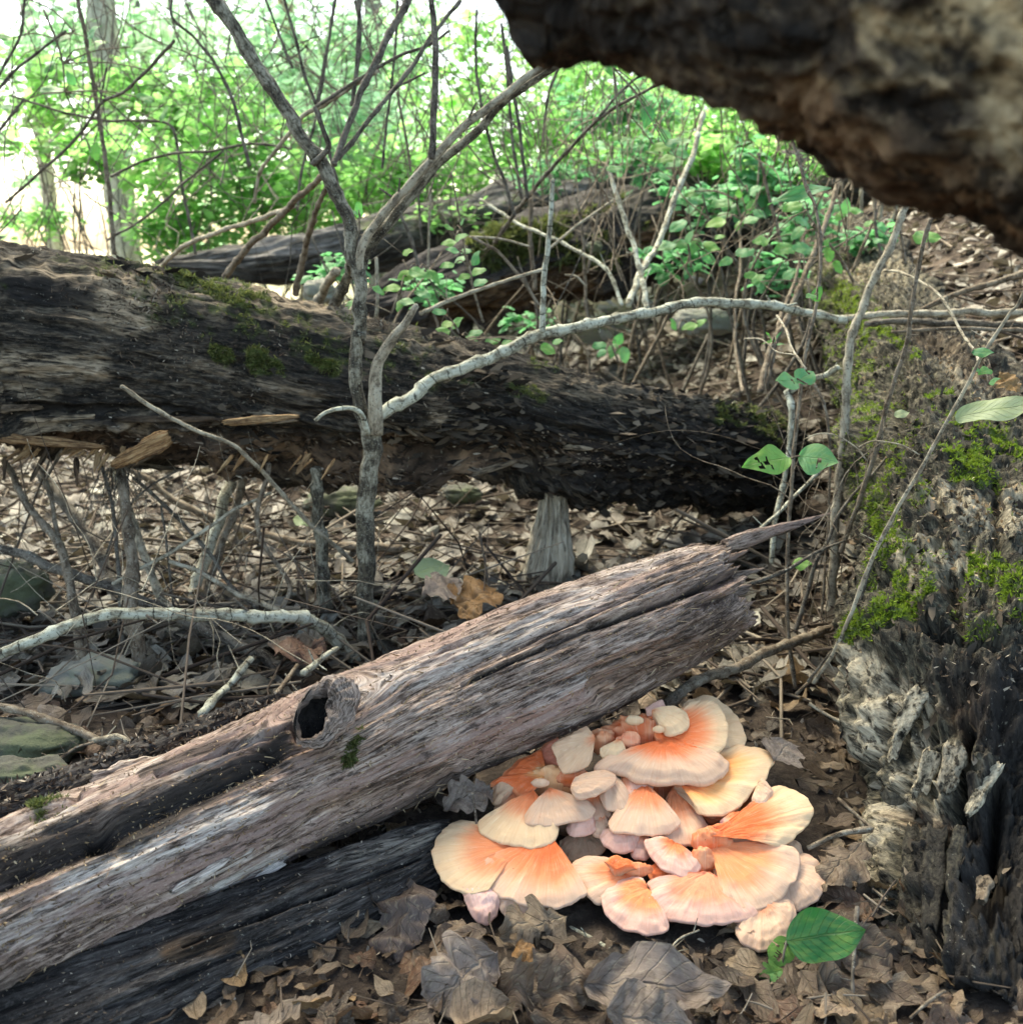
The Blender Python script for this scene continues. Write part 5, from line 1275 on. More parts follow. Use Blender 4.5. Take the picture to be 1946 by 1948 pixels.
def shelf(root, rp, poly, dY=0.0, tilt=16, sx=0.0, rim=CREAM, mid=PEACH, core=ORG, r1=.35, r2=.75, T=.0044, bulge=.0022, wav=.0030, seed=0, name='cap', label=None):
    a = R(tilt)
    n = norm(np.array([sx, -math.sin(a), math.cos(a)]))
    ym = max(poly, key=lambda p: p[1])
    A = at(ym[0], ym[1], float(yr(ym[1])) + dY)
    Rt = plane_pt(rp[0], rp[1], A, n)
    cp = catmull([[*p] for p in poly], 90)
    rimP = np.array([plane_pt(p[0], p[1], A, n) for p in cp])
    m = len(rimP)
    cum = np.concatenate([[0], np.cumsum(np.linalg.norm(np.diff(rimP, axis=0), axis=1))])
    size = np.linalg.norm(rimP - Rt, axis=1).max()
    j = np.arange(m)
    env = sst(np.minimum(j, m - 1 - j), 0, 9)
    Tj = T * (.35 + .65 * env)
    lob = fbm(np.stack([cum * 45 + seed, cum * 0, cum * 0], -1), 3, seed)
    fine = fbm(np.stack([cum * 300 + seed, cum * 0 + 3, cum * 0], -1), 3, seed + 1)
    Kt = 22
    rr = np.linspace(0.0, 1, Kt) ** .9
    rad_dir = norm(rimP - Rt)
    rimP = rimP + rad_dir * (.0022 * fbm(np.stack([cum * 110 + seed * 2.3, cum * 0, cum * 0 + 5], -1), 3, seed + 20))[:, None]
    outl = []
    fcs = []
    lvs = []
    sizej = np.linalg.norm(rimP - Rt, axis=1)

    def colr(r_, k):
        jit = .07 * lob + .05 * fine
        t1 = sst(r_ + jit - .08, r1 - .2, r1 + .25)[:, None]
        t2 = sst(r_ + jit - .08, r2 - .22, r2 + .16)[:, None]
        c = core * (1 - t1) + mid * t1
        return c * (1 - t2) + rim * t2
    for r_ in rr:
        base = Rt + (rimP - Rt) * r_
        h = bulge * np.sin(np.pi * min(1, r_ ** .8)) * (.6 + .4 * env) + wav * lob * r_ ** 2 * 1.3 + .0004 * fine * r_
        h = h + .0002 * np.sin(r_ * 38 + lob * 4) * r_
        drop = Tj * .5 * (max(0, (r_ - .82) / .18)) ** 2.2
        outl.append(base + n * (h - drop)[:, None])
        fcs.append(colr(np.full(m, r_), 0))
        lvs.append(np.stack([cum / .1, np.full(m, r_), np.zeros(m)], -1))
    top1 = outl[-1]
    for ph in (25, 55, 85, 115, 145):
        p = R(ph)
        outl.append(top1 + rad_dir * (Tj * .5 * math.sin(p))[:, None] - n * (Tj * .5 * (1 - math.cos(p)))[:, None])
        fcs.append(np.tile(rim * 1.02, (m, 1)))
        lvs.append(np.stack([cum / .1, np.full(m, 1.0 + ph * .0005), np.zeros(m)], -1))
    for r_ in (.97, .9, .75, .5, .25, 0.0):
        base = Rt + (rimP - Rt) * r_
        h = bulge * np.sin(np.pi * min(1, r_ ** .8)) * (.6 + .4 * env) * .55 + wav * lob * r_ ** 2
        drop = Tj * .5 * (max(0, (r_ - .82) / .18)) ** 2.2
        outl.append(base + n * (h - drop - Tj - .012 * (1 - r_))[:, None])
        fcs.append(np.tile(TAN * .9, (m, 1)))
        lvs.append(np.stack([cum / .1, np.full(m, r_), np.ones(m)], -1))
    P_ = np.array(outl)
    ph = fbm(P_ * 95, 3, seed + 7)
    rgrid = np.array(lvs)[..., 1]
    P_ = P_ + n * (.0020 * ph + .0045 * np.abs(fbm(P_ * 210, 3, seed + 12)) * np.clip(.75 - rgrid, 0, 1))[..., None]
    ng = P_.shape[0]
    idx = np.arange(ng * m).reshape(ng, m)
    q = np.stack([idx[:-1, :-1], idx[1:, :-1], idx[1:, 1:], idx[:-1, 1:]], -1).reshape(-1, 4)
    # close the two flanks
    side = []
    nt = Kt
    for col in (0, m - 1):
        for k in range(6):
            ta = int(round((Kt - 1) * (1 - k / 6.0)))
            tb = int(round((Kt - 1) * (1 - (k + 1) / 6.0)))
            qa = [idx[ta, col], idx[tb, col], idx[min(ng - 1, Kt + 5 + k), col], idx[min(ng - 1, Kt + 4 + k), col]]
            side.append(qa if col == 0 else qa[::-1])
    q = np.concatenate([q, np.array(side)])
    o = child(name, mesh_np(name, P_, q, attrs={'fc': np.array(fcs).reshape(-1, 3), 'lv': np.array(lvs).reshape(-1, 3)}), M['fungus'], root, label=label)
    return o


FUN = thing('shelf_mushroom', 'peach and orange shelf fungus cluster with many overlapping pale rimmed caps under the grey log', 'mushroom', tuple(at(1250, 1700, .86)))
G_ = dict
SH = [
    # root, rim polyline, options
    ((990, 1612), [(935, 1566), (904, 1560), (879, 1557), (857, 1561), (850, 1572), (836, 1583), (829, 1600), (826, 1625), (831, 1648), (846, 1668), (870, 1685), (900, 1694), (930, 1692)], G_(rim=YELL, r1=.1, r2=.62, tilt=14)),
    ((1045, 1588), [(940, 1625), (908, 1640), (899, 1655), (910, 1670), (930, 1685), (960, 1702), (990, 1712), (1020, 1718), (1060, 1717), (1090, 1709), (1115, 1697), (1112, 1682), (1088, 1655), (1075, 1630)], G_(rim=CREAM, r1=.38, r2=.72, core=ORG * .92)),
    ((1015, 1505), [(975, 1530), (950, 1543), (925, 1549), (911, 1558), (911, 1568), (918, 1580), (935, 1591), (962, 1600), (990, 1606), (1020, 1607), (1045, 1599), (1058, 1583), (1061, 1568), (1050, 1555)], G_(rim=YELL * .97, r1=.1, r2=.5)),
    ((1044, 1500), [(1025, 1526), (1008, 1541), (994, 1553), (996, 1561), (1010, 1566), (1030, 1567), (1060, 1564), (1100, 1557), (1122, 1547), (1131, 1534), (1122, 1524), (1100, 1518), (1078, 1512)], G_(rim=CREAM * .93, r1=-.1, r2=.25)),
    ((1088, 1489), [(1100, 1474), (1115, 1468), (1142, 1464), (1163, 1468), (1171, 1476), (1165, 1488), (1142, 1506), (1111, 1513), (1094, 1511), (1085, 1502)], G_(rim=CREAM * .86, mid=CREAM * .86, r1=-.2, r2=.05, dY=-.012)),
    ((1150, 1468), [(1139, 1500), (1143, 1516), (1152, 1531), (1165, 1536), (1190, 1530), (1198, 1518), (1194, 1498), (1182, 1482)], G_(rim=CREAM * .95, r1=0, r2=.3, dY=.0)),
    ((1182, 1448), [(1180, 1500), (1183, 1530), (1202, 1538), (1224, 1524), (1238, 1505), (1241, 1487), (1236, 1470), (1215, 1455)], G_(rim=PINKW, r1=.15, r2=.5, dY=.006)),
    ((1125, 1500), [(1100, 1535), (1108, 1553), (1130, 1556), (1150, 1553), (1163, 1543), (1162, 1525), (1150, 1510)], G_(rim=CREAM, r1=.1, r2=.45, dY=.014)),
    ((1228, 1492), [(1185, 1520), (1170, 1540), (1159, 1562), (1166, 1577), (1190, 1581), (1220, 1581), (1258, 1578), (1283, 1568), (1293, 1556), (1278, 1542), (1255, 1524), (1240, 1508)], G_(rim=CREAM, r1=.12, r2=.5)),
    ((1278, 1498), [(1262, 1530), (1262, 1560), (1255, 1582), (1267, 1596), (1298, 1603), (1326, 1596), (1345, 1578), (1346, 1562), (1328, 1547), (1312, 1528), (1300, 1506)], G_(rim=CREAM, r1=.1, r2=.55, dY=.012, core=PEACH)),
    ((1112, 1545), [(1084, 1555), (1081, 1567), (1088, 1577), (1101, 1580), (1122, 1574), (1132, 1563), (1128, 1550)], G_(rim=PINKW, r1=0, r2=.4, dY=.010, T=.006)),
    ((1142, 1545), [(1128, 1565), (1130, 1578), (1144, 1583), (1158, 1577), (1162, 1562)], G_(rim=CREAM, r1=0, r2=.4, dY=.016, T=.006)),
    ((1190, 1570), [(1150, 1578), (1147, 1588), (1155, 1601), (1180, 1612), (1200, 1610), (1212, 1598), (1215, 1580)], G_(rim=PINKW, r1=0, r2=.45, dY=.010, T=.006)),
    ((1222, 1578), [(1200, 1602), (1206, 1622), (1222, 1629), (1234, 1620), (1240, 1600)], G_(rim=PINKW, r1=0, r2=.5, dY=.014, T=.006)),
    ((1285, 1603), [(1262, 1592), (1246, 1590), (1231, 1597), (1232, 1612), (1244, 1630), (1258, 1645), (1280, 1658), (1305, 1662), (1325, 1655), (1330, 1641), (1320, 1627), (1302, 1615)], G_(rim=PINKW, r1=.2, r2=.5)),
    ((1217, 1660), [(1192, 1646), (1165, 1633), (1140, 1626), (1115, 1627), (1093, 1637), (1078, 1655), (1080, 1668), (1105, 1690), (1125, 1702), (1145, 1712), (1180, 1705)], G_(rim=CREAM, r1=.2, r2=.6, dY=.006)),
    ((1232, 1690), [(1222, 1671), (1200, 1666), (1178, 1669), (1158, 1679), (1147, 1699), (1150, 1719), (1168, 1745), (1199, 1764), (1242, 1772), (1264, 1765), (1271, 1752), (1262, 1735)], G_(rim=PINKW, r1=.42, r2=.6, core=np.array([.88, .26, .10]))),
    ((1345, 1660), [(1300, 1663), (1270, 1671), (1245, 1671), (1236, 1677), (1240, 1690), (1229, 1705), (1232, 1720), (1255, 1736), (1295, 1748), (1342, 1752), (1390, 1748), (1428, 1738), (1442, 1722), (1425, 1700)], G_(rim=PINKW, r1=.5, r2=.6, core=np.array([.88, .30, .16]), mid=ORG)),
    ((1348, 1605), [(1388, 1672), (1374, 1690), (1375, 1708), (1395, 1721), (1426, 1722), (1466, 1711), (1500, 1683), (1518, 1649), (1519, 1624), (1504, 1609), (1479, 1604), (1452, 1610), (1425, 1612)], G_(rim=CREAM, r1=.60, r2=.66, core=np.array([.88, .29, .12]), mid=ORG)),
    ((1352, 1592), [(1440, 1520), (1466, 1497), (1491, 1491), (1512, 1501), (1536, 1522), (1547, 1542), (1534, 1567), (1512, 1588), (1491, 1603), (1470, 1605), (1451, 1592), (1443, 1576), (1430, 1574)], G_(rim=YELL, r1=.52, r2=.66, core=ORG, dY=.0, sx=.1)),
    ((1284, 1485), [(1368, 1425), (1387, 1418), (1418, 1416), (1449, 1420), (1468, 1431), (1472, 1443), (1464, 1457), (1454, 1480), (1429, 1503), (1404, 1528), (1377, 1542), (1346, 1548), (1325, 1536), (1322, 1520), (1330, 1507)], G_(rim=YELL, r1=.35, r2=.66, core=ORG, mid=np.array([.90, .42, .14]), tilt=14)),
    ((1300, 1400), [(1300, 1340), (1325, 1325), (1346, 1323), (1373, 1333), (1400, 1358), (1412, 1383), (1415, 1404), (1408, 1420), (1380, 1424)], G_(rim=YELL, r1=0, r2=.4, dY=.03, tilt=18)),
    ((1262, 1400), [(1290, 1348), (1310, 1338), (1335, 1333), (1358, 1338), (1377, 1362), (1382, 1389), (1376, 1414), (1362, 1427), (1340, 1428), (1324, 1417)], G_(rim=YELL, r1=.45, r2=.72, core=ORG * .95, dY=.004, tilt=20)),
    ((1262, 1408), [(1163, 1435), (1142, 1442), (1138, 1450), (1148, 1460), (1173, 1458), (1197, 1461), (1221, 1470), (1273, 1477), (1304, 1473), (1342, 1478), (1367, 1464), (1382, 1445), (1379, 1434), (1362, 1427), (1345, 1431)], G_(rim=CREAM * .93, r1=.35, r2=.52, core=ORG, mid=PEACH, dY=-.006, T=.010)),
    ((1180, 1405), [(1142, 1424), (1146, 1432), (1160, 1436), (1180, 1434), (1190, 1425)], G_(rim=YELL, r1=-.2, r2=.3, dY=.0, T=.006)),
    ((1132, 1405), [(1117, 1380), (1090, 1395), (1054, 1415), (1061, 1440), (1071, 1463), (1080, 1469), (1100, 1463), (1117, 1455), (1126, 1445)], G_(rim=TAN * 1.12, mid=TAN * 1.1, core=PEACH * .85, r1=.1, r2=.4, tilt=34, dY=.0)),
    ((1040, 1476), [(1030, 1425), (993, 1440), (966, 1464), (937, 1484), (957, 1484), (980, 1496), (998, 1508), (1020, 1500)], G_(rim=PEACH, mid=ORG * 1.0, core=np.array([.9, .45, .16]), r1=.2, r2=.95, dY=.012, T=.006)),
    ((1075, 1440), [(1060, 1470), (1045, 1455), (1025, 1435), (1040, 1410), (1060, 1400)], G_(rim=PEACH, mid=np.array([.88, .30, .18]), core=ORG, r1=.3, r2=.95, dY=.03, T=.006)),
    ((985, 1488), [(966, 1484), (948, 1488), (936, 1504), (939, 1521), (953, 1523), (966, 1512), (978, 1500)], G_(rim=TAN * 1.05, mid=TAN, core=TAN, r1=0, r2=.3, dY=.016, T=.006)),
    ((1005, 1500), [(978, 1500), (960, 1514), (945, 1530), (941, 1543), (960, 1546), (985, 1530)], G_(rim=TAN * 1.1, mid=PEACH * .85, core=PEACH * .7, r1=.3, r2=.6, dY=.02, T=.006)),
    ((1240, 1352), [(1262, 1349), (1290, 1345), (1304, 1356), (1306, 1372), (1294, 1386), (1272, 1388), (1253, 1375)], G_(rim=YELL, mid=YELL, core=PEACH, r1=.05, r2=.2, dY=-.004, T=.007)),
    ((1232, 1362), [(1228, 1350), (1240, 1340), (1257, 1331), (1263, 1344), (1262, 1356)], G_(rim=PINKW, mid=PINKW, core=CREAM, r1=0, r2=.3, dY=.012, T=.005, tilt=30)),
    ((1490, 1650), [(1530, 1620), (1546, 1626), (1560, 1641), (1568, 1668), (1554, 1702), (1532, 1717), (1512, 1724), (1490, 1712)], G_(rim=CREAM * .95, mid=CREAM * .85, core=TAN, r1=0, r2=.35, dY=.012)),
    ((1452, 1715), [(1412, 1740), (1401, 1758), (1407, 1780), (1429, 1798), (1466, 1799), (1497, 1778), (1510, 1746), (1508, 1714), (1490, 1698)], G_(rim=CREAM * .95, mid=CREAM * .88, core=PEACH * .8, r1=.2, r2=.5, dY=.008)),
    ((1400, 1722), [(1380, 1752), (1395, 1760), (1420, 1760), (1445, 1748), (1452, 1730), (1440, 1716)], G_(rim=CREAM * .95, mid=CREAM * .9, core=TAN, r1=0, r2=.3, dY=.010)),
    ((1490, 1612), [(1500, 1592), (1518, 1602), (1524, 1620), (1520, 1640), (1500, 1640)], G_(rim=TAN, mid=TAN, core=TAN * .8, r1=0, r2=.3, dY=.02)),
    ((1420, 1590), [(1400, 1570), (1440, 1566), (1460, 1585), (1470, 1606), (1440, 1614), (1410, 1608)], G_(rim=TAN * .9, mid=TAN * .9, core=TAN * .8, r1=0, r2=.3, dY=.022)),
    ((922, 1685), [(880, 1690), (890, 1712), (900, 1738), (918, 1754), (932, 1752), (944, 1732), (948, 1705)], G_(rim=PINKW, mid=np.array([.88, .55, .45]), core=PEACH, r1=.1, r2=.7, dY=.010, tilt=30)),
    ((995, 1695), [(952, 1705), (954, 1727), (975, 1744), (1003, 1748), (1030, 1736), (1042, 1720)], G_(rim=CREAM, mid=PINKW, core=TAN, r1=.1, r2=.4, dY=.010, tilt=26)),
    ((1440, 1492), [(1430, 1518), (1436, 1530), (1452, 1532), (1464, 1520), (1469, 1500), (1457, 1482), (1448, 1480)], G_(rim=CREAM, mid=TAN * 1.1, core=TAN, r1=0, r2=.4, dY=.006, T=.007)),
    ((1110, 1580), [(1066, 1600), (1070, 1620), (1090, 1632), (1120, 1630), (1145, 1618), (1150, 1595)], G_(rim=TAN * .75, mid=TAN * .8, core=TAN * .7, r1=0, r2=.4, dY=.03, tilt=10)),
    ((1105, 1505), [(1085, 1540), (1092, 1552), (1108, 1557), (1124, 1550), (1130, 1536)], G_(rim=PINKW, r1=0, r2=.5, dY=.010, T=.005)),
    ((1205, 1500), [(1172, 1530), (1180, 1546), (1200, 1552), (1222, 1545), (1232, 1528)], G_(rim=CREAM, r1=.1, r2=.55, dY=.004, T=.005)),
    ((1398, 1545), [(1372, 1560), (1385, 1574), (1408, 1574), (1428, 1560), (1430, 1545)], G_(rim=PINKW, r1=.1, r2=.6, dY=.004, T=.005)),
    ((1172, 1655), [(1150, 1640), (1172, 1630), (1198, 1636), (1212, 1650)], G_(rim=PEACH, mid=ORG, core=ORG, r1=.3, r2=.9, dY=-.004, T=.005)),
    ((1255, 1640), [(1236, 1648), (1240, 1664), (1258, 1670), (1276, 1660)], G_(rim=PEACH, mid=ORG, core=ORG, r1=.2, r2=.9, dY=.012, T=.005)),
    ((1330, 1425), [(1285, 1425), (1262, 1410), (1250, 1395), (1262, 1382), (1290, 1380)], G_(rim=PEACH, mid=ORG, core=ORG, r1=.3, r2=.95, dY=.004, T=.005)),
    ((1300, 1535), [(1330, 1545), (1345, 1560), (1370, 1555), (1410, 1535), (1435, 1520), (1440, 1500)], G_(rim=PEACH * .8, mid=PEACH * .7, core=ORG * .7, r1=.2, r2=.9, dY=.03)),
]
for i, (rp, poly, kw) in enumerate(SH):
    shelf(FUN, rp, poly, seed=300 + i * 3, **kw)


def knob(root, px, py, dY, rpx, sc=(1, 1, 1), col=ORG, col2=None, seed=0, amp=.25, name='core'):
    Y = float(yr(py)) + dY
    c = at(px, py, Y)
    r = rpx * dep(px, py, Y) / FPX
    n, mm = 30, 36
    a = np.linspace(.02, np.pi - .02, n)
    b = np.linspace(0, 2 * np.pi, mm, endpoint=False)
    A, B = np.meshgrid(a, b, indexing='ij')
    D = np.stack([np.sin(A) * np.cos(B), np.sin(A) * np.sin(B), np.cos(A)], -1)
    P0 = D * r * np.array(sc)
    lump = fbm(P0 * 120 + seed, 3, seed)
    pop = np.abs(fbm(P0 * 230 + seed * 2, 2, seed + 4))
    P_ = P0 * (1 + amp * lump + .22 * pop)[..., None] + c
    idx = np.arange(n * mm).reshape(n, mm)
    nx = np.roll(idx, -1, 1)
    q = np.stack([idx[:-1], idx[1:], nx[1:], nx[:-1]], -1).reshape(-1, 4)
    V = np.concatenate([P_.reshape(-1, 3), [P_[0].mean(0), P_[-1].mean(0)]])
    tt = np.concatenate([np.stack([idx[0], nx[0], nx[0] * 0 + n * mm], -1), np.stack([nx[-1], idx[-1], nx[-1] * 0 + n * mm + 1], -1)])
    k = np.clip(lump.reshape(-1, 1) * .9 + .4, 0, 1)
    fc = np.array(col) * (1 - k) + np.array(col2 if col2 is not None else np.array(col) * .5 + YELL * .5) * k
    fc = np.concatenate([fc, fc[:2]])
    child(name, mesh_np(name, V, q, tt[:, ::-1], {'fc': fc, 'lv': np.concatenate([P0.reshape(-1, 3) * 10, P0.reshape(-1, 3)[:2]])}), M['fungus'], root)


for i, (x, y, dy, r, sc, col) in enumerate([
        (1352, 1604, .008, 36, (1.0, .5, .8), ORG), (1334, 1640, .010, 28, (1, .5, 1.0), np.array([.80, .24, .10])), (1385, 1580, .006, 24, (1.6, .4, .6), ORG), (1210, 1655, .006, 18, (1.7, .6, .7), ORG), (1185, 1648, .006, 13, (1.4, .6, .7), ORG),
        (1230, 1410, .04, 62, (1.3, .4, .8), ORG), (1060, 1490, .03, 42, (1.6, .4, .8), np.array([.88, .42, .18])), (1028, 1490, .004, 12, (1.5, .7, .7), CREAM * .95),
        (1206, 1371, .006, 12, (1.4, .7, .8), YELL), (1253, 1388, .0, 9, (1.2, .8, .8), YELL), (1196, 1410, .010, 18, (1.2, .6, 1.0), np.array([.78, .26, .14])),
        (1250, 1505, .05, 48, (1.4, .4, .9), ORG * .8), (1300, 1560, .06, 40, (1.3, .4, .9), ORG * .7), (1130, 1560, .05, 50, (1.6, .4, .7), TAN * .8), (1090, 1480, .02, 26, (1.3, .5, .7), ORG), (1350, 1545, .035, 36, (1.6, .5, .5), np.array([.80, .34, .20])),
        (1145, 1412, .02, 22, (1, .6, 1), PEACH), (1145, 1400, .022, 16, (1.4, .6, .8), PEACH)]):
    knob(FUN, x, y, dy, r, sc, col, seed=500 + i * 3, name='core' if r > 14 else 'bud', amp=.25 if r > 14 else .1)


# ------------------------------------------------------------------ leaves
def leaf_arrays(kind, rows=10, lw=3, seed=0, curl=.25, fold=.25, twist=.2, crumple=.13):
    """unit leaf lying along +Y from 0 to 1; returns V (n,3), Q, lv"""
    rg = np.random.default_rng(seed)
    v = np.linspace(0, 1, rows)
    if kind == 'oak':
        nl = rg.integers(3, 5)
        w = .30 * np.sin(np.pi * v ** .85) ** .7 * (.50 + .55 * np.abs(np.sin(np.pi * nl * v + rg.uniform(0, 3))) ** .55)
        w = np.maximum(w, .03) * (v > .02) + .006
    elif kind == 'ovate':
        w = .25 * np.sin(np.pi * v ** .75) ** .9 + .004
    elif kind == 'round':
        w = .38 * np.sin(np.pi * v ** .8) ** .75 + .004
    elif kind == 'lance':
        w = .13 * np.sin(np.pi * v ** .7) + .004
    ph2 = rg.uniform(0, 6)
    w2 = w * (1 + .16 * np.sin(v * 7 + ph2)) if kind != 'oak' else np.interp(np.clip(v - .04, 0, 1), v, w) * (1 + .14 * np.sin(v * 7 + ph2))
    if kind == 'oak':
        w = w * (1 + .10 * np.sin(v * 9 + ph2 * 2))
    cols = np.linspace(-1, 1, lw * 2 - 1)
    V = []
    ph = rg.uniform(0, 6)
    for i in range(rows):
        for c_ in cols:
            ww = w[i] if c_ < 0 else w2[i]
            x = c_ * ww
            z = fold * abs(x) + curl * (v[i] - .5) ** 2 * -1.2 + twist * x * (v[i] - .5) * 2 + .05 * math.sin(v[i] * 9 + ph + c_ * 2) * abs(c_) * .7 - curl * x * x * 4
            y = v[i] + (.05 * abs(c_) if kind == 'oak' else 0)
            V.append([x, y, z])
    V = np.array(V)
    V[:, 2] += crumple * fbm(V * 5 + seed * 3.3, 3, 5)
    V[:, 0] += crumple * .35 * fbm(V * 6 + seed * 1.3, 2, 9)
    nc = len(cols)
    idx = np.arange(rows * nc).reshape(rows, nc)
    q = np.stack([idx[:-1, :-1], idx[:-1, 1:], idx[1:, 1:], idx[1:, :-1]], -1).reshape(-1, 4)
    lv = np.stack([np.tile(cols, rows), np.repeat(v, nc), np.zeros(rows * nc) + seed * 1.7], -1)
    return V, q, lv


def rot_to(yaxis, zaxis):
    y = norm(yaxis)
    z = norm(np.asarray(zaxis) - (np.asarray(zaxis) @ y) * y)
    x = np.cross(y, z)
    return np.stack([x, y, z], 1)


# --- individual fallen leaves: the three hundred nearest, then the rest as litter
KINDS = ['oak', 'oak', 'ovate', 'oak', 'ovate', 'oak', 'lance', 'oak', 'round', 'oak', 'ovate', 'oak']
meshes = []
for i, k in enumerate(KINDS):
    V, q, lv = leaf_arrays(k, rows=22 if k == 'oak' else 14, lw=3, seed=i + 1, curl=random.uniform(-.5, .7), fold=random.uniform(-.1, .55), twist=random.uniform(-.9, .9))
    V[:, 1] -= .5
    me = mesh_np('fallen_leaf', V, q, attrs={'lv': lv, 'rnd': np.zeros(len(V))})
    me.materials.append(M['dry'])
    meshes.append(me)

from mathutils import Matrix


def place_leaf(me, P_, yaw, tilt, roll, size, name='fallen_leaf', **kw):
    o = link(name, me, **kw)
    o.matrix_world = Matrix.Translation(Vector(P_)) @ Matrix.Rotation(yaw, 4, 'Z') @ Matrix.Rotation(tilt, 4, 'X') @ Matrix.Rotation(roll, 4, 'Y') @ Matrix.Diagonal((size, size, size, 1))
    return o


def in_log(x, y, z):
    for k in ('l2', 'l3', 'l4', 'l3b', 'l9'):
        d_ = LOGS[k]
        dd = np.linalg.norm(d_['cen'][::12] - np.array([x, y, z]), axis=1)
        if (dd < d_['rad'][::12] * .85).any():
            return True
    return False


cand = []
rg = random.Random(5)
tries = 0
while len(cand) < 300 and tries < 9000:
    tries += 1
    Y = .62 + 1.15 * rg.random() ** 1.2
    X = rg.uniform(-.62, .62) * (Y + .2)
    z = float(gz(X, Y))
    px, py, _ = proj(np.array([X, Y, z]))
    if not (-60 < px < 2010 and 1180 < py < 2060):
        continue
    if ((px - 1215) / 410) ** 2 + ((py - 1615) / 225) ** 2 < 1:
        continue
    if in_log(X, Y, z + .02):
        continue
    cand.append((X, Y, z))
cand.sort(key=lambda c: c[1])
used = set()
LC = {'dark brown': (.055, .040, .032), 'grey brown': (.15, .122, .10), 'pale tan': (.31, .265, .21), 'reddish brown': (.13, .08, .055), 'silvery grey': (.24, .215, .19), 'buff': (.26, .205, .13), 'dull brown': (.10, .078, .062)}
LC = {k: (c[0] * .88, c[1] * .73, c[2] * .60) for k, c in LC.items()}
LM = {k: leafmat('fallen leaf ' + k, [(0, v), (1, tuple(c * .8 for c in v))], trans=.06, tcol=(.3, .2, .1), objr=True) for k, v in LC.items()}
SHP = {'oak': 'lobed', 'ovate': 'pointed', 'lance': 'narrow', 'round': 'rounded'}


def where(px, py):
    e = 'at the bottom edge ' if py > 1870 else ''
    if py > 1700 and px < 1350:
        return e + ('by the left end of the damp log' if px < 500 else 'against the damp log' if px < 700 else 'beside the standing rolled leaf' if px < 850 else 'below the big left caps' if px < 1050 else 'below the front caps' if px < 1200 else 'below the front right caps'), 'fallen leaves below the mushroom'
    if py > 1700:
        return e + ('by the green seedling' if px < 1540 else 'by the dark reddish twig' if px < 1680 else 'at the foot of the shattered trunk end' if px < 1830 else 'in the bottom right corner'), 'fallen leaves at the foot of the shattered trunk'
    if px > 1300 and py > 1250:
        return ('above the top right cap' if py < 1400 else 'right of the upper caps' if py < 1600 else 'right of the lower caps') + (', close to the mossy trunk' if px > 1560 else ''), 'fallen leaves between mushroom and trunk'
    return ('by the green rock at the left edge' if px < 150 else 'among the brown stems at lower left' if px < 330 else 'left of the knot hole' if px < 550 else 'at the foot of the forked sapling' if px < 800
            else 'beyond the middle of the grey log' if px < 1050 else 'beyond the right half of the grey log' if px < 1400 else 'at the foot of the pale sapling' if px < 1650 else 'beside the mossy trunk') + (', further back' if py < 1260 and px < 1050 else ''), 'fallen leaves behind the grey log'


for i, (X, Y, z) in enumerate(cand):
    px, py, _ = proj(np.array([X, Y, z]))
    mi = rg.randrange(len(meshes))
    sz = rg.uniform(.03, .078)
    wh, g = where(px, py)
    for _ in range(200):
        sz = rg.uniform(.03, .078)
        cn = rg.choice(list(LC))
        lab = f"{'small ' if sz < .046 else 'large ' if sz > .064 else ''}{cn} {SHP[KINDS[mi]]} leaf {wh}"
        if lab not in used and len(lab.split()) <= 16:
            break
        mi = rg.randrange(len(meshes))
    used.add(lab)
    o = place_leaf(meshes[mi], (X, Y, z + rg.uniform(.003, .018)), rg.uniform(0, 6.28), rg.gauss(0, .30), rg.gauss(0, .35) + (math.pi if rg.random() < .5 else 0), sz, label=lab, cat='leaf', group=g)
    o.material_slots[0].link = 'OBJECT'
    o.material_slots[0].material = LM[cn]


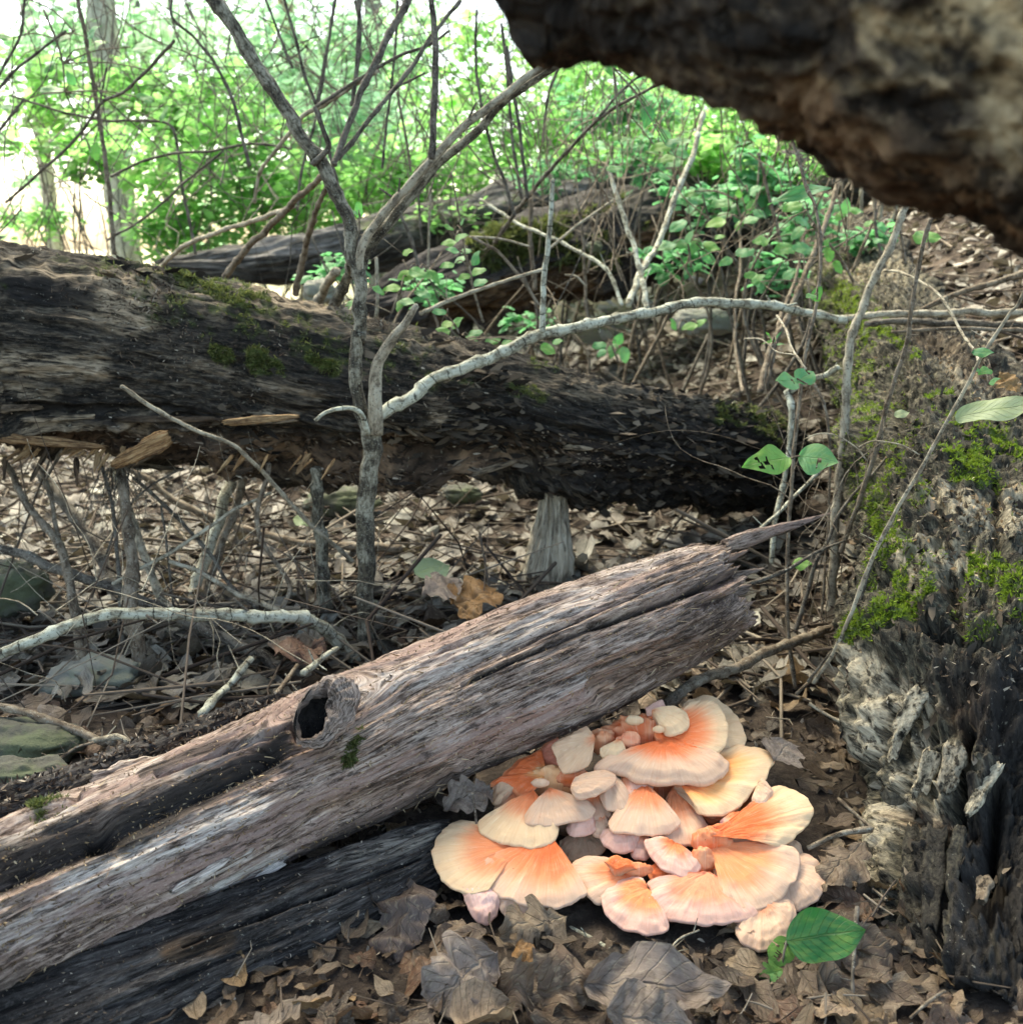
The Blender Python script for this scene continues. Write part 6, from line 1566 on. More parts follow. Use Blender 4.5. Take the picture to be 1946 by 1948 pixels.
def litter(name, n, gen, size, rows, label, seed, kinds=('oak', 'ovate', 'oak', 'lance'), mat=None, tiltsd=.35, zoff=(.0, .02)):
    rg2 = np.random.default_rng(seed)
    base = [leaf_arrays(k, rows=rows, lw=2, seed=seed + j, curl=rg2.uniform(-.4, .6), fold=rg2.uniform(-.1, .5), twist=rg2.uniform(-.6, .6)) for j, k in enumerate(kinds * 3)]
    P_ = gen(rg2, n)
    Vs, Qs, LV, RN = [], [], [], []
    off = 0
    which = rg2.integers(0, len(base), len(P_))
    for b in range(len(base)):
        pp_ = P_[which == b]
        k = len(pp_)
        if not k:
            continue
        V, q, lv = base[b]
        V = V - np.array([0, .5, 0])
        yaw = rg2.uniform(0, 2 * np.pi, k)
        ti = rg2.normal(0, tiltsd, k)
        ro = rg2.normal(0, tiltsd, k) + np.pi * (rg2.random(k) < .5)
        s_ = rg2.uniform(size[0], size[1], k)
        cy, sy, ct, st, cr_, sr_ = np.cos(yaw), np.sin(yaw), np.cos(ti), np.sin(ti), np.cos(ro), np.sin(ro)
        Ry = np.zeros((k, 3, 3)); Ry[:, 0, 0] = cr_; Ry[:, 0, 2] = sr_; Ry[:, 1, 1] = 1; Ry[:, 2, 0] = -sr_; Ry[:, 2, 2] = cr_
        Rx = np.zeros((k, 3, 3)); Rx[:, 0, 0] = 1; Rx[:, 1, 1] = ct; Rx[:, 1, 2] = -st; Rx[:, 2, 1] = st; Rx[:, 2, 2] = ct
        Rz = np.zeros((k, 3, 3)); Rz[:, 0, 0] = cy; Rz[:, 0, 1] = -sy; Rz[:, 1, 0] = sy; Rz[:, 1, 1] = cy; Rz[:, 2, 2] = 1
        Rm = Rz @ Rx @ Ry
        VV = np.einsum('kij,vj->kvi', Rm, V) * s_[:, None, None] + pp_[:, None, :]
        VV[..., 2] += rg2.uniform(zoff[0], zoff[1], k)[:, None]
        nv = len(V)
        Vs.append(VV.reshape(-1, 3))
        Qs.append((q[None] + (np.arange(k) * nv)[:, None, None]).reshape(-1, 4) + off)
        LV.append(np.tile(lv, (k, 1)))
        RN.append(np.repeat(rg2.random(k), nv))
        off += k * nv
    return mesh_np(name, np.concatenate(Vs), np.concatenate(Qs), attrs={'lv': np.concatenate(LV), 'rnd': np.concatenate(RN)})


def gen_near(r2, n):
    Y = .55 + 1.5 * r2.random(n)
    X = r2.uniform(-.66, .66, n) * (Y + .25)
    P_ = np.stack([X, Y, gz(X, Y)], -1)
    px, py, _ = proj(P_)
    return P_[((px - 1200) / 385) ** 2 + ((py - 1600) / 205) ** 2 > 1]


def gen_mid(r2, n):
    Y = 1.3 + 3.2 * r2.random(n)
    X = r2.uniform(-.62, .62, n) * (Y + .3)
    return np.stack([X, Y, gz(X, Y)], -1)


def gen_far(r2, n):
    Y = 4.2 + 9 * r2.random(n) ** 1.2
    X = r2.uniform(-.65, .65, n) * (Y + .3)
    return np.stack([X, Y, gz(X, Y)], -1)


link('leaf_litter', litter('leaf_litter', 3800, gen_near, (.015, .05), 8, '', 11, zoff=(-.004, .012)), M['dry'], kind='stuff', label='fine brown leaf litter covering the soil round the logs', cat='leaf litter')
link('leaf_litter', litter('leaf_litter', 8600, gen_mid, (.03, .085), 6, '', 12, zoff=(0, .03)), M['dry_mid'], kind='stuff', label='carpet of pale dry leaves on the ground beneath and beyond the raised log', cat='leaf litter')
link('leaf_litter', litter('leaf_litter', 4500, gen_far, (.09, .18), 4, '', 13, zoff=(0, .04)), M['dry_mid'], kind='stuff', label='distant pale leaf litter on the slope under the green shrubs', cat='leaf litter')


def sticks(name, n, gen, ln, rad, seed, mat, label, cat, elev=.22):
    r2 = np.random.default_rng(seed)
    P_ = gen(r2, n)
    n = len(P_)
    a = r2.uniform(0, 2 * np.pi, n)
    el = r2.normal(0, elev, n)
    dv = np.stack([np.cos(a) * np.cos(el), np.sin(a) * np.cos(el), np.sin(el)], -1)
    L = r2.uniform(ln[0], ln[1], n)[:, None]
    r_ = r2.uniform(rad[0], rad[1], n)[:, None]
    s1 = norm(np.cross(dv, [0.01, 0, 1]))
    s2 = np.cross(dv, s1)
    kink = s1 * L * r2.normal(0, .12, (n, 1))
    base = P_ + np.array([0, 0, 1]) * (r2.uniform(.002, .02, n)[:, None] + np.abs(dv[:, 2:3]) * L * .5)
    V = []
    for c0, k, f in ((-.5, 0, 1.0), (0, 1, .9), (.5, 0, .5)):
        for j in range(5):
            t_ = 2 * np.pi * j / 5
            V.append(base + dv * L * c0 + kink * k + (s1 * math.cos(t_) + s2 * math.sin(t_)) * r_ * f)
    V = np.stack(V, 1)
    q = []
    for ring in range(2):
        for j in range(5):
            q.append([ring * 5 + j, ring * 5 + (j + 1) % 5, ring * 5 + 5 + (j + 1) % 5, ring * 5 + 5 + j])
    q = (np.array(q)[None] + (np.arange(n) * 15)[:, None, None]).reshape(-1, 4)
    link(name, mesh_np(name, V.reshape(-1, 3), q, attrs={'lc': V.reshape(-1, 3), 'rnd': np.repeat(r2.random(n), 15)}), mat, kind='stuff', label=label, cat=cat)


M['stick'] = flakemat('small stick', [(0, (.035, .025, .02)), (.6, (.11, .085, .065)), (1, (.26, .22, .17))])
sticks('twig_litter', 800, gen_near, (.015, .07), (.0005, .0014), 31, M['stick'], 'small broken twigs and crumbs scattered in the litter around the logs', 'twigs')
sticks('twig_litter', 2200, gen_mid, (.06, .35), (.001, .004), 32, M['stick'], 'thin fallen twigs strewn on the pale leaves beyond the raised log', 'twigs')


def gen_left(r2, n):
    Y = 1.25 + 1.5 * r2.random(n)
    X = -r2.uniform(.02, .56, n) * (Y + .2)
    return np.stack([X, Y, gz(X, Y)], -1)


sticks('dry_stalks', 130, gen_left, (.12, .5), (.0009, .0022), 33, M['stick'], 'tangle of thin dry stalks leaning under the left part of the raised log', 'dry stalks', elev=.75)
crm = thing('wood_crumbs', 'crumbs of rotten wood and bark lying on the dark soil by the mushroom', 'wood crumbs')
r2 = np.random.default_rng(77)
Pn = gen_near(r2, 9000)
Ng = len(Pn)
o = blades('crumb_grains', Pn + np.array([0, 0, .002]), np.tile(np.array([[0, 0, 1.0]]), (Ng, 1)), .007, .004, M['flake'], crm, spread=1.5)


# --- hero leaves of the foreground
def hero(kind, f, a, b, Ya, label, mat, Yb=None, rows=30, width=1.0, curl=.2, fold=.2, twist=.2, seed=0, nz=(0, -.45, 1), name='fallen_leaf', cat='leaf', root=None, stalk=False):
    A = at(*fr(f, *a), Ya)
    B = at(*fr(f, *b), Yb if Yb else Ya)
    L = np.linalg.norm(B - A)
    V, q, lv = leaf_arrays(kind, rows=rows, lw=4, seed=seed, curl=curl, fold=fold, twist=twist, crumple=.03 if mat in (M['green'], M['green_dark'], M['green_pale']) else .20)
    if mat in (M['green'], M['dry']) and rows >= 28:
        rh = random.Random(seed)
        keep = np.ones(len(q), bool)
        for _ in range(rh.randint(1, 4)):
            a_ = rh.randint(5, rows - 6) * 6 + rh.randint(0, 5)
            for o_ in (0, 6, rh.choice((1, -1)), 12)[:rh.randint(1, 4)]:
                if 0 <= a_ + o_ < len(keep):
                    keep[a_ + o_] = False
        q = q[keep]
    V[:, 0] *= width
    V = V * L @ rot_to(B - A, np.array(nz, float)).T
    me = mesh_np(name, V + (A if root is not None else 0), q, attrs={'lv': lv, 'rnd': np.full(len(V), (seed * .37) % 1)})
    if root is not None:
        return child(name, me, mat, root)
    o = link(name, me, mat, label=label, cat=cat)
    o.location = A
    return o


hero('ovate', 'H', (1410, 1740), (2180, 1720), .715, 'large smooth pale tan leaf with clear veins lying at the bottom centre', M['dry_pale'], .70, seed=21, curl=-.15, fold=.25, width=.95, nz=(0, -.7, 1))
hero('ovate', 'H', (1530, 1830), (2000, 1960), .675, 'greyish tan leaf partly under the large smooth one at the bottom edge', M['dry_pale'], .66, seed=27, curl=.2, width=1.4, nz=(0, -.6, 1))
hero('oak', 'H', (960, 1540), (600, 1800), .755, 'pale lobed oak leaf with a pointed tip, left of bottom centre', M['dry_pale'], .70, seed=22, curl=.35, fold=.35, width=1.5, nz=(.1, -.8, 1))
hero('oak', 'H', (930, 1750), (1500, 1700), .715, 'curled narrow grey oak leaf pointing left beneath the front caps', M['dry'], .73, seed=23, curl=.3, fold=.4, width=1.1, nz=(0, -.7, 1))
hero('oak', 'H', (1330, 1370), (980, 1450), .82, 'olive brown oak leaf tucked under the lower left cap', M['dry'], .80, seed=24, curl=.2, fold=.25, width=1.3, nz=(0, -.7, 1))
hero('lance', 'H', (500, 1160), (380, 1650), .86, 'dark purplish brown rolled leaf standing up in the litter left of the mushroom', M['dry_dark'], .77, seed=25, curl=.1, fold=-.7, width=2.2, nz=(-.2, -1, .4))
hero('ovate', 'H', (720, 1310), (530, 1350), .84, 'brown curled leaf arching behind the standing rolled leaf', M['dry'], .82, seed=26, curl=1.0, fold=.3, width=1.1)
hero('oak', 'H', (660, 1350), (820, 1640), .82, 'speckled tan leaf hanging below the small left caps', M['dry'], .76, seed=28, curl=.4, fold=.2, width=1.4, nz=(.2, -.8, 1))
hero('ovate', 'H', (1040, 1500), (1160, 1600), .775, 'small amber brown curled leaf under the big left cap', M['dry_orange'], .75, seed=29, curl=.5, width=1.2)
hero('lance', 'G', (1060, 1900), (1390, 1740), .72, 'long greyish leaf lying against the foot of the damp log', M['dry'], .76, seed=30, curl=.1, width=1.8, nz=(0, -.7, 1))
hero('ovate', 'G', (1640, 1640), (1480, 1760), .77, 'dull brown leaf leaning on the damp log end', M['dry'], .75, seed=31, width=1.2, nz=(0, -.8, 1))
hero('oak', 'H', (0, 1850), (180, 1946), .70, 'brown crumpled leaf at the bottom left of the litter', M['dry'], .68, seed=32, width=1.8, nz=(0, -.7, 1))
hero('ovate', 'H', (380, 1946), (500, 1830), .69, 'olive pointed leaf standing at the bottom edge', M['dry'], .71, seed=33, width=1.3, nz=(0, -.9, .5))
hero('oak', 'H', (1180, 1660), (1450, 1720), .745, 'brown wavy leaf strip above the large smooth leaf', M['dry'], .73, seed=34, curl=.3, width=1.1)
hero('oak', 'H', (1560, 1660), (1640, 1720), .73, 'small pale crumpled leaf touching the top of the large smooth one', M['dry_pale'], .72, seed=35, width=2.0)
hero('oak', 'I', (1100, 960), (860, 1210), .90, 'tan oak leaf with holes leaning right of the caps', M['dry'], .86, seed=36, curl=.5, fold=.3, width=1.1, nz=(-.4, -.6, 1))
hero('ovate', 'I', (860, 1760), (1260, 1470), .73, 'broad brown leaf behind the dark reddish twig', M['dry'], .79, seed=37, curl=-.1, fold=.15, width=1.3, nz=(.1, -.7, 1))
hero('oak', 'I', (1220, 1720), (990, 1620), .77, 'pale buff leaf folded at the foot of the shattered trunk', M['dry_pale'], .77, seed=38, width=1.2)
hero('oak', 'I', (1060, 1740), (1240, 1920), .745, 'brown lobed leaf below the buff one', M['dry'], .70, seed=39, width=1.8, nz=(0, -.7, 1))
hero('ovate', 'I', (1540, 1740), (1600, 1990), .72, 'mustard olive leaf standing at the bottom right edge', M['dry'], .67, seed=40, width=1.5, curl=.4, nz=(.1, -1, .6))
hero('ovate', 'I', (790, 1770), (880, 1880), .73, 'small grey curled leaf below the green seedling', M['dry'], .70, seed=41, width=1.2)
hero('oak', 'I', (620, 540), (720, 460), 1.0, 'light tan leaf lying above the right hand cap', M['dry_pale'], 1.03, seed=42, width=2.0)
hero('ovate', 'I', (960, 1110), (1035, 1130), .88, 'small whitish leaf on dark soil right of the caps', M['dry_pale'], .88, seed=43, width=1.6)
hero('oak', 'H', (660, 800), (920, 680), .93, 'pinkish grey leaf edge showing between the log and the left caps', M['dry_pale'], .96, seed=44, width=1.2, nz=(0, -.8, 1))
hero('oak', 'E', (560, 1450), (760, 1400), 1.48, 'pale yellow lobed leaf on the litter beyond the grey log', M['dry_pale'], 1.52, seed=45, width=1.6)
hero('oak', 'E', (700, 1500), (940, 1440), 1.47, 'orange brown leaf on the litter beyond the grey log', M['dry_orange'], 1.52, seed=46, width=1.8)
hero('round', 'E', (760, 1590), (850, 1520), 1.42, 'small glowing amber leaf in front of the orange brown one', M['dry_orange'], 1.45, seed=47, width=1.1)
hero('round', 'E', (520, 1340), (700, 1300), 1.56, 'pale greenish flat leaf right of the sapling trunk', M['green_pale'], 1.6, seed=48, width=1.2)
hero('oak', 'D', (1400, 1740), (1560, 1700), 1.40, 'pale yellow lobed leaf left of the sapling foot', M['dry_pale'], 1.43, seed=49, width=1.6)
hero('oak', 'D', (1440, 1790), (1700, 1720), 1.33, 'rusty red brown leaf near the sapling foot', M['rust'], 1.4, seed=50, width=1.1)
hero('ovate', 'D', (1540, 1060), (1640, 1100), 1.9, 'small cream leaf seen under the raised log', M['green_pale'], 1.9, seed=51, width=1.4)

# --- green leaves: things with stems and leaves
t = thing('green_seedling', 'small green seedling with broad dark leaf and nibbled leaflets beside the front caps', 'seedling', tuple(at(*fr('I', 680, 1830), .76)))
tube('stem', W('I', [(660, 1830), (680, 1700), (670, 1600), (690, 1500), (700, 1440)], (.76, .79), 2.2), M['twig_brown'], t, 700)
hero('ovate', 'I', (685, 1500), (1100, 1440), .745, '', M['green_dark'], .745, seed=60, curl=-.2, fold=.15, width=1.35, nz=(0, -.9, .8), root=t, name='leaf')
hero('ovate', 'I', (700, 1480), (610, 1640), .79, '', M['green'], .77, seed=61, width=1.5, nz=(0, -.8, .8), root=t, name='leaf')
hero('oak', 'I', (680, 1640), (560, 1700), .77, '', M['green'], .76, seed=62, width=1.5, root=t, name='leaf', nz=(0, -.8, .8))
hero('ovate', 'I', (680, 1680), (760, 1830), .77, '', M['green'], .74, seed=63, width=1.7, root=t, name='leaf', nz=(0, -.8, .8))
hero('oak', 'I', (640, 1640), (640, 1750), .77, '', M['green'], .75, seed=64, width=1.5, root=t, name='leaf', nz=(0, -.8, .8))

t = thing('leafy_twig', 'pair of nibbled green leaves on a thin stem before the end of the raised log', 'plant', tuple(at(*fr('F', 735, 745), 1.30)))
tube('stem', W('F', [(700, 760), (735, 742), (760, 735)], 1.30, 1.5), M['twig_brown'], t, 701)
hero('ovate', 'F', (712, 738), (465, 785), 1.30, '', M['green'], 1.27, seed=65, width=1.1, nz=(0, -.9, .7), root=t, name='leaf')
hero('ovate', 'F', (750, 735), (965, 765), 1.30, '', M['green'], 1.28, seed=66, width=1.7, nz=(0, -.9, .7), root=t, name='leaf')
t = thing('leafy_twig', 'two green leaves below the thin tan tendril on the reddish stem', 'plant', tuple(at(*fr('F', 775, 340), 1.32)))
tube('stem', W('F', [(800, 360), (770, 345), (745, 330)], 1.32, 1.5), M['twig_brown'], t, 702)
hero('ovate', 'F', (760, 350), (640, 335), 1.32, '', M['green'], 1.30, seed=67, width=1.3, nz=(0, -.9, .7), root=t, name='leaf')
hero('ovate', 'F', (745, 345), (835, 290), 1.32, '', M['green'], 1.34, seed=68, width=1.6, nz=(0, -.9, .7), root=t, name='leaf')
hero('lance', 'F', (1570, 525), (2050, 450), 1.1, 'long pale yellowish leaf resting on the mossy trunk at the right edge', M['green_pale'], 1.05, seed=69, width=1.5, nz=(0, -.8, 1), curl=.15)
hero('ovate', 'F', (1255, 525), (1335, 505), 1.38, 'tiny pale leaf stuck on the mossy trunk', M['green_pale'], 1.38, seed=70, width=1.4, nz=(0, -.8, 1))
hero('oak', 'F', (1800, 300), (1900, 400), 1.45, 'rust red curled leaf on the bank at the right edge', M['dry_orange'], 1.42, seed=71, width=1.6, nz=(0, -.8, 1))

SEED = [  # label, frame, stem points, Y, leaves (x, y, size px in frame, angle), mat
    ('round leaved seedling rising beyond the raised log', 'B', [(880, 1690), (850, 1590), (800, 1400), (770, 1220), (740, 1050), (710, 900)], 2.0,
     [(700, 1190, 60, 160), (765, 1240, 75, 20), (700, 1270, 85, 190), (720, 1310, 75, 170), (840, 1350, 90, 60), (760, 1360, 80, 210), (855, 1420, 85, 15), (780, 1450, 70, 200), (865, 1478, 80, 10), (690, 1390, 80, 190), (790, 1315, 60, 0), (770, 1160, 45, 60)], 'green'),
    ('bright arching leafed seedling right of the sapling fork', 'B', [(400, 1640), (440, 1540), (480, 1450), (540, 1410)], 1.95,
     [(480, 1440, 110, 200), (540, 1430, 110, -20), (620, 1450, 100, -50), (570, 1540, 90, -20), (480, 1580, 80, -10), (400, 1510, 100, 190), (440, 1600, 70, 250), (330, 1520, 80, 150), (190, 1590, 70, 10)], 'green'),
    ('low seedling with rounded leaves at the top edge of the raised log', 'B', [(760, 1790), (740, 1720), (700, 1660)], 1.95,
     [(650, 1632, 80, 180), (700, 1700, 85, 0), (660, 1740, 100, 190), (740, 1690, 90, 40), (840, 1745, 80, 10), (820, 1775, 70, -20), (930, 1785, 90, 10), (1010, 1795, 70, 0), (1220, 1830, 90, -30), (1270, 1790, 60, 10)], 'green'),
    ('small clover like seedling on the litter right of centre', 'B', [(1590, 1900), (1570, 1850), (1550, 1800)], 2.5,
     [(1490, 1810, 80, 190), (1560, 1840, 90, 250), (1620, 1860, 90, 280), (1590, 1780, 80, 60), (1500, 1850, 60, 220)], 'green'),
    ('seedling in the litter beside the rock right of centre', 'C', [(200, 1750), (180, 1700), (150, 1680)], 2.4, [(100, 1700, 70, 120), (180, 1710, 90, 200), (240, 1690, 70, 30)], 'green'),
    ('leafy shoot with drooping leaflets left of the overhanging trunk', 'C', [(190, 1400), (170, 1260), (150, 1180)], 2.6,
     [(120, 1180, 110, 215), (60, 1290, 110, 200), (130, 1275, 100, 190), (210, 1290, 100, 250), (300, 1290, 100, -20), (180, 1240, 80, 60), (270, 1340, 80, 280), (340, 1240, 60, 10)], 'green'),
    ('broad leaved shoot below the overhanging trunk at centre right', 'C', [(110, 950), (80, 850), (60, 760)], 2.9,
     [(60, 720, 110, 120), (130, 800, 120, -20), (10, 780, 100, 190), (100, 850, 100, 200), (50, 920, 80, 170), (160, 740, 80, 10)], 'green'),
    ('thin shoot with paired leaflets above the distant mossy log', 'C', [(440, 1250), (450, 1150), (430, 1050), (470, 980)], 2.7,
     [(200, 1010, 90, 200), (250, 1000, 90, 0), (350, 1060, 120, 190), (440, 1010, 60, 90), (480, 1040, 55, 60), (530, 990, 90, 20), (500, 1080, 90, 60), (550, 1120, 90, -30), (500, 1150, 90, 200), (320, 1165, 120, 200), (365, 1125, 80, 10), (440, 1180, 70, 240)], 'green'),
    ('lobed leaf shoot before the mossy trunk top', 'C', [(850, 1500), (860, 1350), (840, 1200), (800, 1100)], 2.3,
     [(720, 1080, 110, 200), (560, 1260, 90, 190), (690, 1300, 120, 190), (745, 1220, 100, 230), (780, 1165, 90, 150), (780, 1300, 110, 180), (540, 1460, 90, 30), (505, 1440, 70, 200), (700, 1440, 90, 40), (370, 1370, 80, 210), (450, 1320, 80, 20), (910, 1330, 80, 290), (960, 1400, 80, 300), (900, 1270, 50, 60)], 'green'),
    ('cluster of blue green leaflets under the overhanging trunk', 'C', [(1000, 1200), (1000, 1130), (990, 1080)], 2.6,
     [(940, 1090, 80, 200), (1000, 1080, 90, 80), (1050, 1100, 90, -10), (970, 1130, 70, 230), (1170, 1260, 60, 0), (1120, 1170, 60, 20)], 'green'),
    ('long curled leaf spray hanging left of the overhanging trunk', 'C', [(1210, 900), (1100, 885), (1000, 925), (930, 965)], 1.6,
     [(760, 1010, 350, 195), (1140, 930, 110, 290), (1100, 905, 60, 240)], 'green'),
    ('single bright leaf over the bank beyond the mossy trunk', 'C', [(1440, 1300), (1430, 1250)], 2.2, [(1430, 1240, 150, 0), (1390, 1235, 80, 180)], 'green'),
    ('small nibbled leaf on the reddish stem above the low branch', 'C', [(850, 1570), (852, 1530)], 1.40, [(850, 1540, 90, 60), (820, 1550, 50, 200)], 'green'),
    ('small leaves on the long tan stem at the right edge', 'F', [(1700, 250), (1720, 200)], 1.12, [(1720, 190, 120, 0), (1730, 290, 70, 200), (1780, 340, 70, 20), (1690, 285, 50, 170)], 'green'),
    ('grassy tuft of narrow leaves behind the raised log end', 'F', [(610, 180), (620, 140)], 1.5, [(600, 110, 60, 120), (640, 110, 70, 50), (590, 140, 60, 190), (660, 150, 50, 0)], 'green'),
    ('green leaf low behind the dark stick near the splinter', 'F', [(770, 1330), (770, 1310)], 1.45, [(770, 1300, 110, 0)], 'green'),
    ('leafy shoot hanging at the upper left against the light', 'A', [(230, 50), (290, 200), (330, 330), (340, 480)], 2.4,
     [(320, 200, 110, 200), (490, 160, 100, 40), (510, 230, 110, 20), (750, 245, 130, 0), (260, 350, 90, 230), (430, 310, 70, 60), (270, 470, 140, 180), (370, 410, 90, 120), (640, 550, 100, 210), (760, 510, 110, 160), (860, 590, 100, 60), (500, 790, 100, 80), (850, 350, 70, 50), (690, 800, 70, 0), (400, 480, 80, 20), (30, 560, 90, 180), (20, 190, 90, 170)], 'green'),
    ('bright lobed leaves beside the fork', 'B', [(230, 1230), (230, 1150)], 1.7, [(230, 1100, 90, 100), (200, 1110, 60, 160), (480, 1320, 60, 10)], 'green'),
    ('leaf spray at the tip of the overhanging trunk', 'B', [(1540, 300), (1560, 350)], 2.0, [(1550, 340, 110, 270), (1740, 610, 120, 260), (1580, 720, 70, 200), (1620, 730, 60, 20), (1570, 880, 90, 190), (1810, 770, 120, 190), (1880, 740, 100, 10), (1840, 830, 100, 200)], 'green'),
]
for i, (lab, f, st, Y, lv_, mt) in enumerate(SEED):
    p0 = at(*fr(f, *st[0]), Y)
    t = thing('seedling', lab, 'seedling', tuple(p0))
    ws = W(f, st, Y, (2.4, 1.4))
    tube('stem', ws, M['twig_brown'], t, 720 + i, ns=6)
    wsa = np.array(ws)[:, :3]
    for j, (x, y, sz, ang) in enumerate(lv_):
        a_ = R(ang)
        dY_ = random.Random(i * 50 + j).uniform(-.06, .06)
        h_ = sz * .5
        A_ = (x - math.cos(a_) * h_, y + math.sin(a_) * h_)
        B_ = (x + math.cos(a_) * h_, y - math.sin(a_) * h_)
        kind = 'oak' if ('lobed' in lab or 'nibbled' in lab) and j % 3 else 'lance' if 'narrow' in lab or sz > 300 else 'ovate' if j % 2 else 'round'
        hero(kind, f, A_, B_, Y + dY_, '', M[mt], Y + dY_ - .01, rows=12, seed=800 + i * 30 + j, width=.9 if kind == 'round' else 1.3 if kind != 'lance' else 1.0, nz=(random.uniform(-.5, .5), -.8, .9), root=t, name='leaf')
        q0 = at(*fr(f, *A_), Y + dY_)
        k = np.argmin(np.linalg.norm(wsa - q0, axis=1))
        if np.linalg.norm(wsa[k] - q0) > .004:
            tube('leaf_stalk', [[*wsa[k], .0007 * Y], [*((wsa[k] + q0) / 2 + np.array([0, 0, .01])), .0006 * Y], [*q0, .0005 * Y]], M['twig_brown'], t, 900 + j, ns=5)


# ------------------------------------------------------------------ rocks
def rock(px, py, Y, rpx, sc, mat, label, seed):
    c = at(px, py, Y)
    r = rpx * dep(px, py, Y) / FPX
    n, mm = 30, 44
    a = np.linspace(.01, np.pi - .01, n)
    b = np.linspace(0, 2 * np.pi, mm, endpoint=False)
    A, B = np.meshgrid(a, b, indexing='ij')
    D = np.stack([np.sin(A) * np.cos(B), np.sin(A) * np.sin(B), np.cos(A)], -1)
    D = np.sign(D) * np.abs(D) ** .8
    P_ = D * r * np.array(sc)
    P_ = P_ * (1 + .38 * fbm(D * 1.8 + seed, 3, seed) + .09 * fbm(D * 7 + seed, 3, seed + 2))[..., None]
    idx = np.arange(n * mm).reshape(n, mm)
    nx = np.roll(idx, -1, 1)
    q = np.stack([idx[:-1], idx[1:], nx[1:], nx[:-1]], -1).reshape(-1, 4)
    o = link('rock', mesh_np('rock', P_, q), mat, label=label, cat='rock')
    o.location = c


rock(20, 1120, 1.62, 62, (1.1, .9, .75), M['rock_moss'], 'dull green mossy rock at the left edge above the arching branch', 1)
rock(45, 1412, 1.15, 80, (1.3, .8, .40), M['rock_moss'], 'smooth green rock at the left edge behind the grey log', 2)
rock(185, 1290, 1.38, 72, (1.2, .8, .5), M['rock_pale'], 'pale lichened rock among the brown stems', 3)
rock(45, 1475, 1.02, 60, (1.3, .8, .5), M['rock_moss'], 'small grey mossy rock just behind the bark strips', 4)
rock(1340, 610, 3.2, 40, (1.4, .9, .6), M['rock_pale'], 'pale green rock behind the low lichened branch', 5)
rock(880, 940, 2.3, 24, (1.5, 1, .7), M['rock_moss'], 'small mossy stone under the raised log left of the stump', 6)
rock(650, 955, 2.3, 46, (1.4, 1, .6), M['rock_moss'], 'grey green stone behind the straight speckled stem', 7)
rock(1710, 640, 2.2, 46, (1.4, 1, .8), M['rock_moss'], 'mossy grey stone on the mossy trunk under the horizontal branches', 8)
rock(610, 555, 2.6, 24, (1.2, 1, .9), M['rock_pale'], 'pale round stone behind the fork of the sapling', 9)
rock(1130, 470, 3.4, 12, (1.2, 1, .9), M['rock_moss'], 'small dark stone on the distant mossy log', 10)


# ------------------------------------------------------------------ background shrubs and trees
def leafcloud(cen, rad, n, size, seed, flat=.6):
    r2 = np.random.default_rng(seed)
    ncl = max(14, n // 26)
    dcl = norm(r2.normal(size=(ncl, 3))) * (r2.random((ncl, 1)) ** .45)
    cl = cen + dcl * rad
    pick = r2.integers(0, ncl, n)
    P_ = cl[pick] + r2.normal(size=(n, 3)) * np.array([.16, .16, .09]) * min(1.4, np.mean(rad) / .7)
    yaw = r2.uniform(0, 2 * np.pi, n)
    dv = norm(np.stack([np.cos(yaw), np.sin(yaw), r2.normal(-.1, .35, n)], -1))
    nz = norm(np.stack([r2.normal(0, .45, n), r2.normal(-.25, .45, n), np.ones(n)], -1))
    sd_ = norm(np.cross(dv, nz))
    nn = np.cross(sd_, dv)
    L = (size * r2.uniform(.55, 1.3, n))[:, None]
    w = L * r2.uniform(.26, .42, n)[:, None]
    a = P_
    b = P_ + dv * L * .35 + sd_ * w - nn * L * .08
    c = P_ + dv * L * .35 - sd_ * w - nn * L * .08
    d_ = P_ + dv * L * .75 + sd_ * w * .7 - nn * L * .10
    e = P_ + dv * L * .75 - sd_ * w * .7 - nn * L * .10
    tip = P_ + dv * L - nn * L * .2
    m1 = P_ + dv * L * .5
    V = np.stack([a, b, d_, tip, e, c, m1], 1).reshape(-1, 3)
    i = np.arange(n)[:, None] * 7
    q = np.concatenate([i + np.array([[0, 1, 2, 6]]), i + np.array([[6, 4, 5, 0]])])
    tt = np.concatenate([i + np.array([[6, 2, 3]]), i + np.array([[6, 3, 4]])])
    rnd = np.repeat(np.clip(r2.beta(2, 2.2, n) + (r2.random(ncl)[pick] - .5) * .4, 0, 1), 7)
    return V, q, tt, rnd


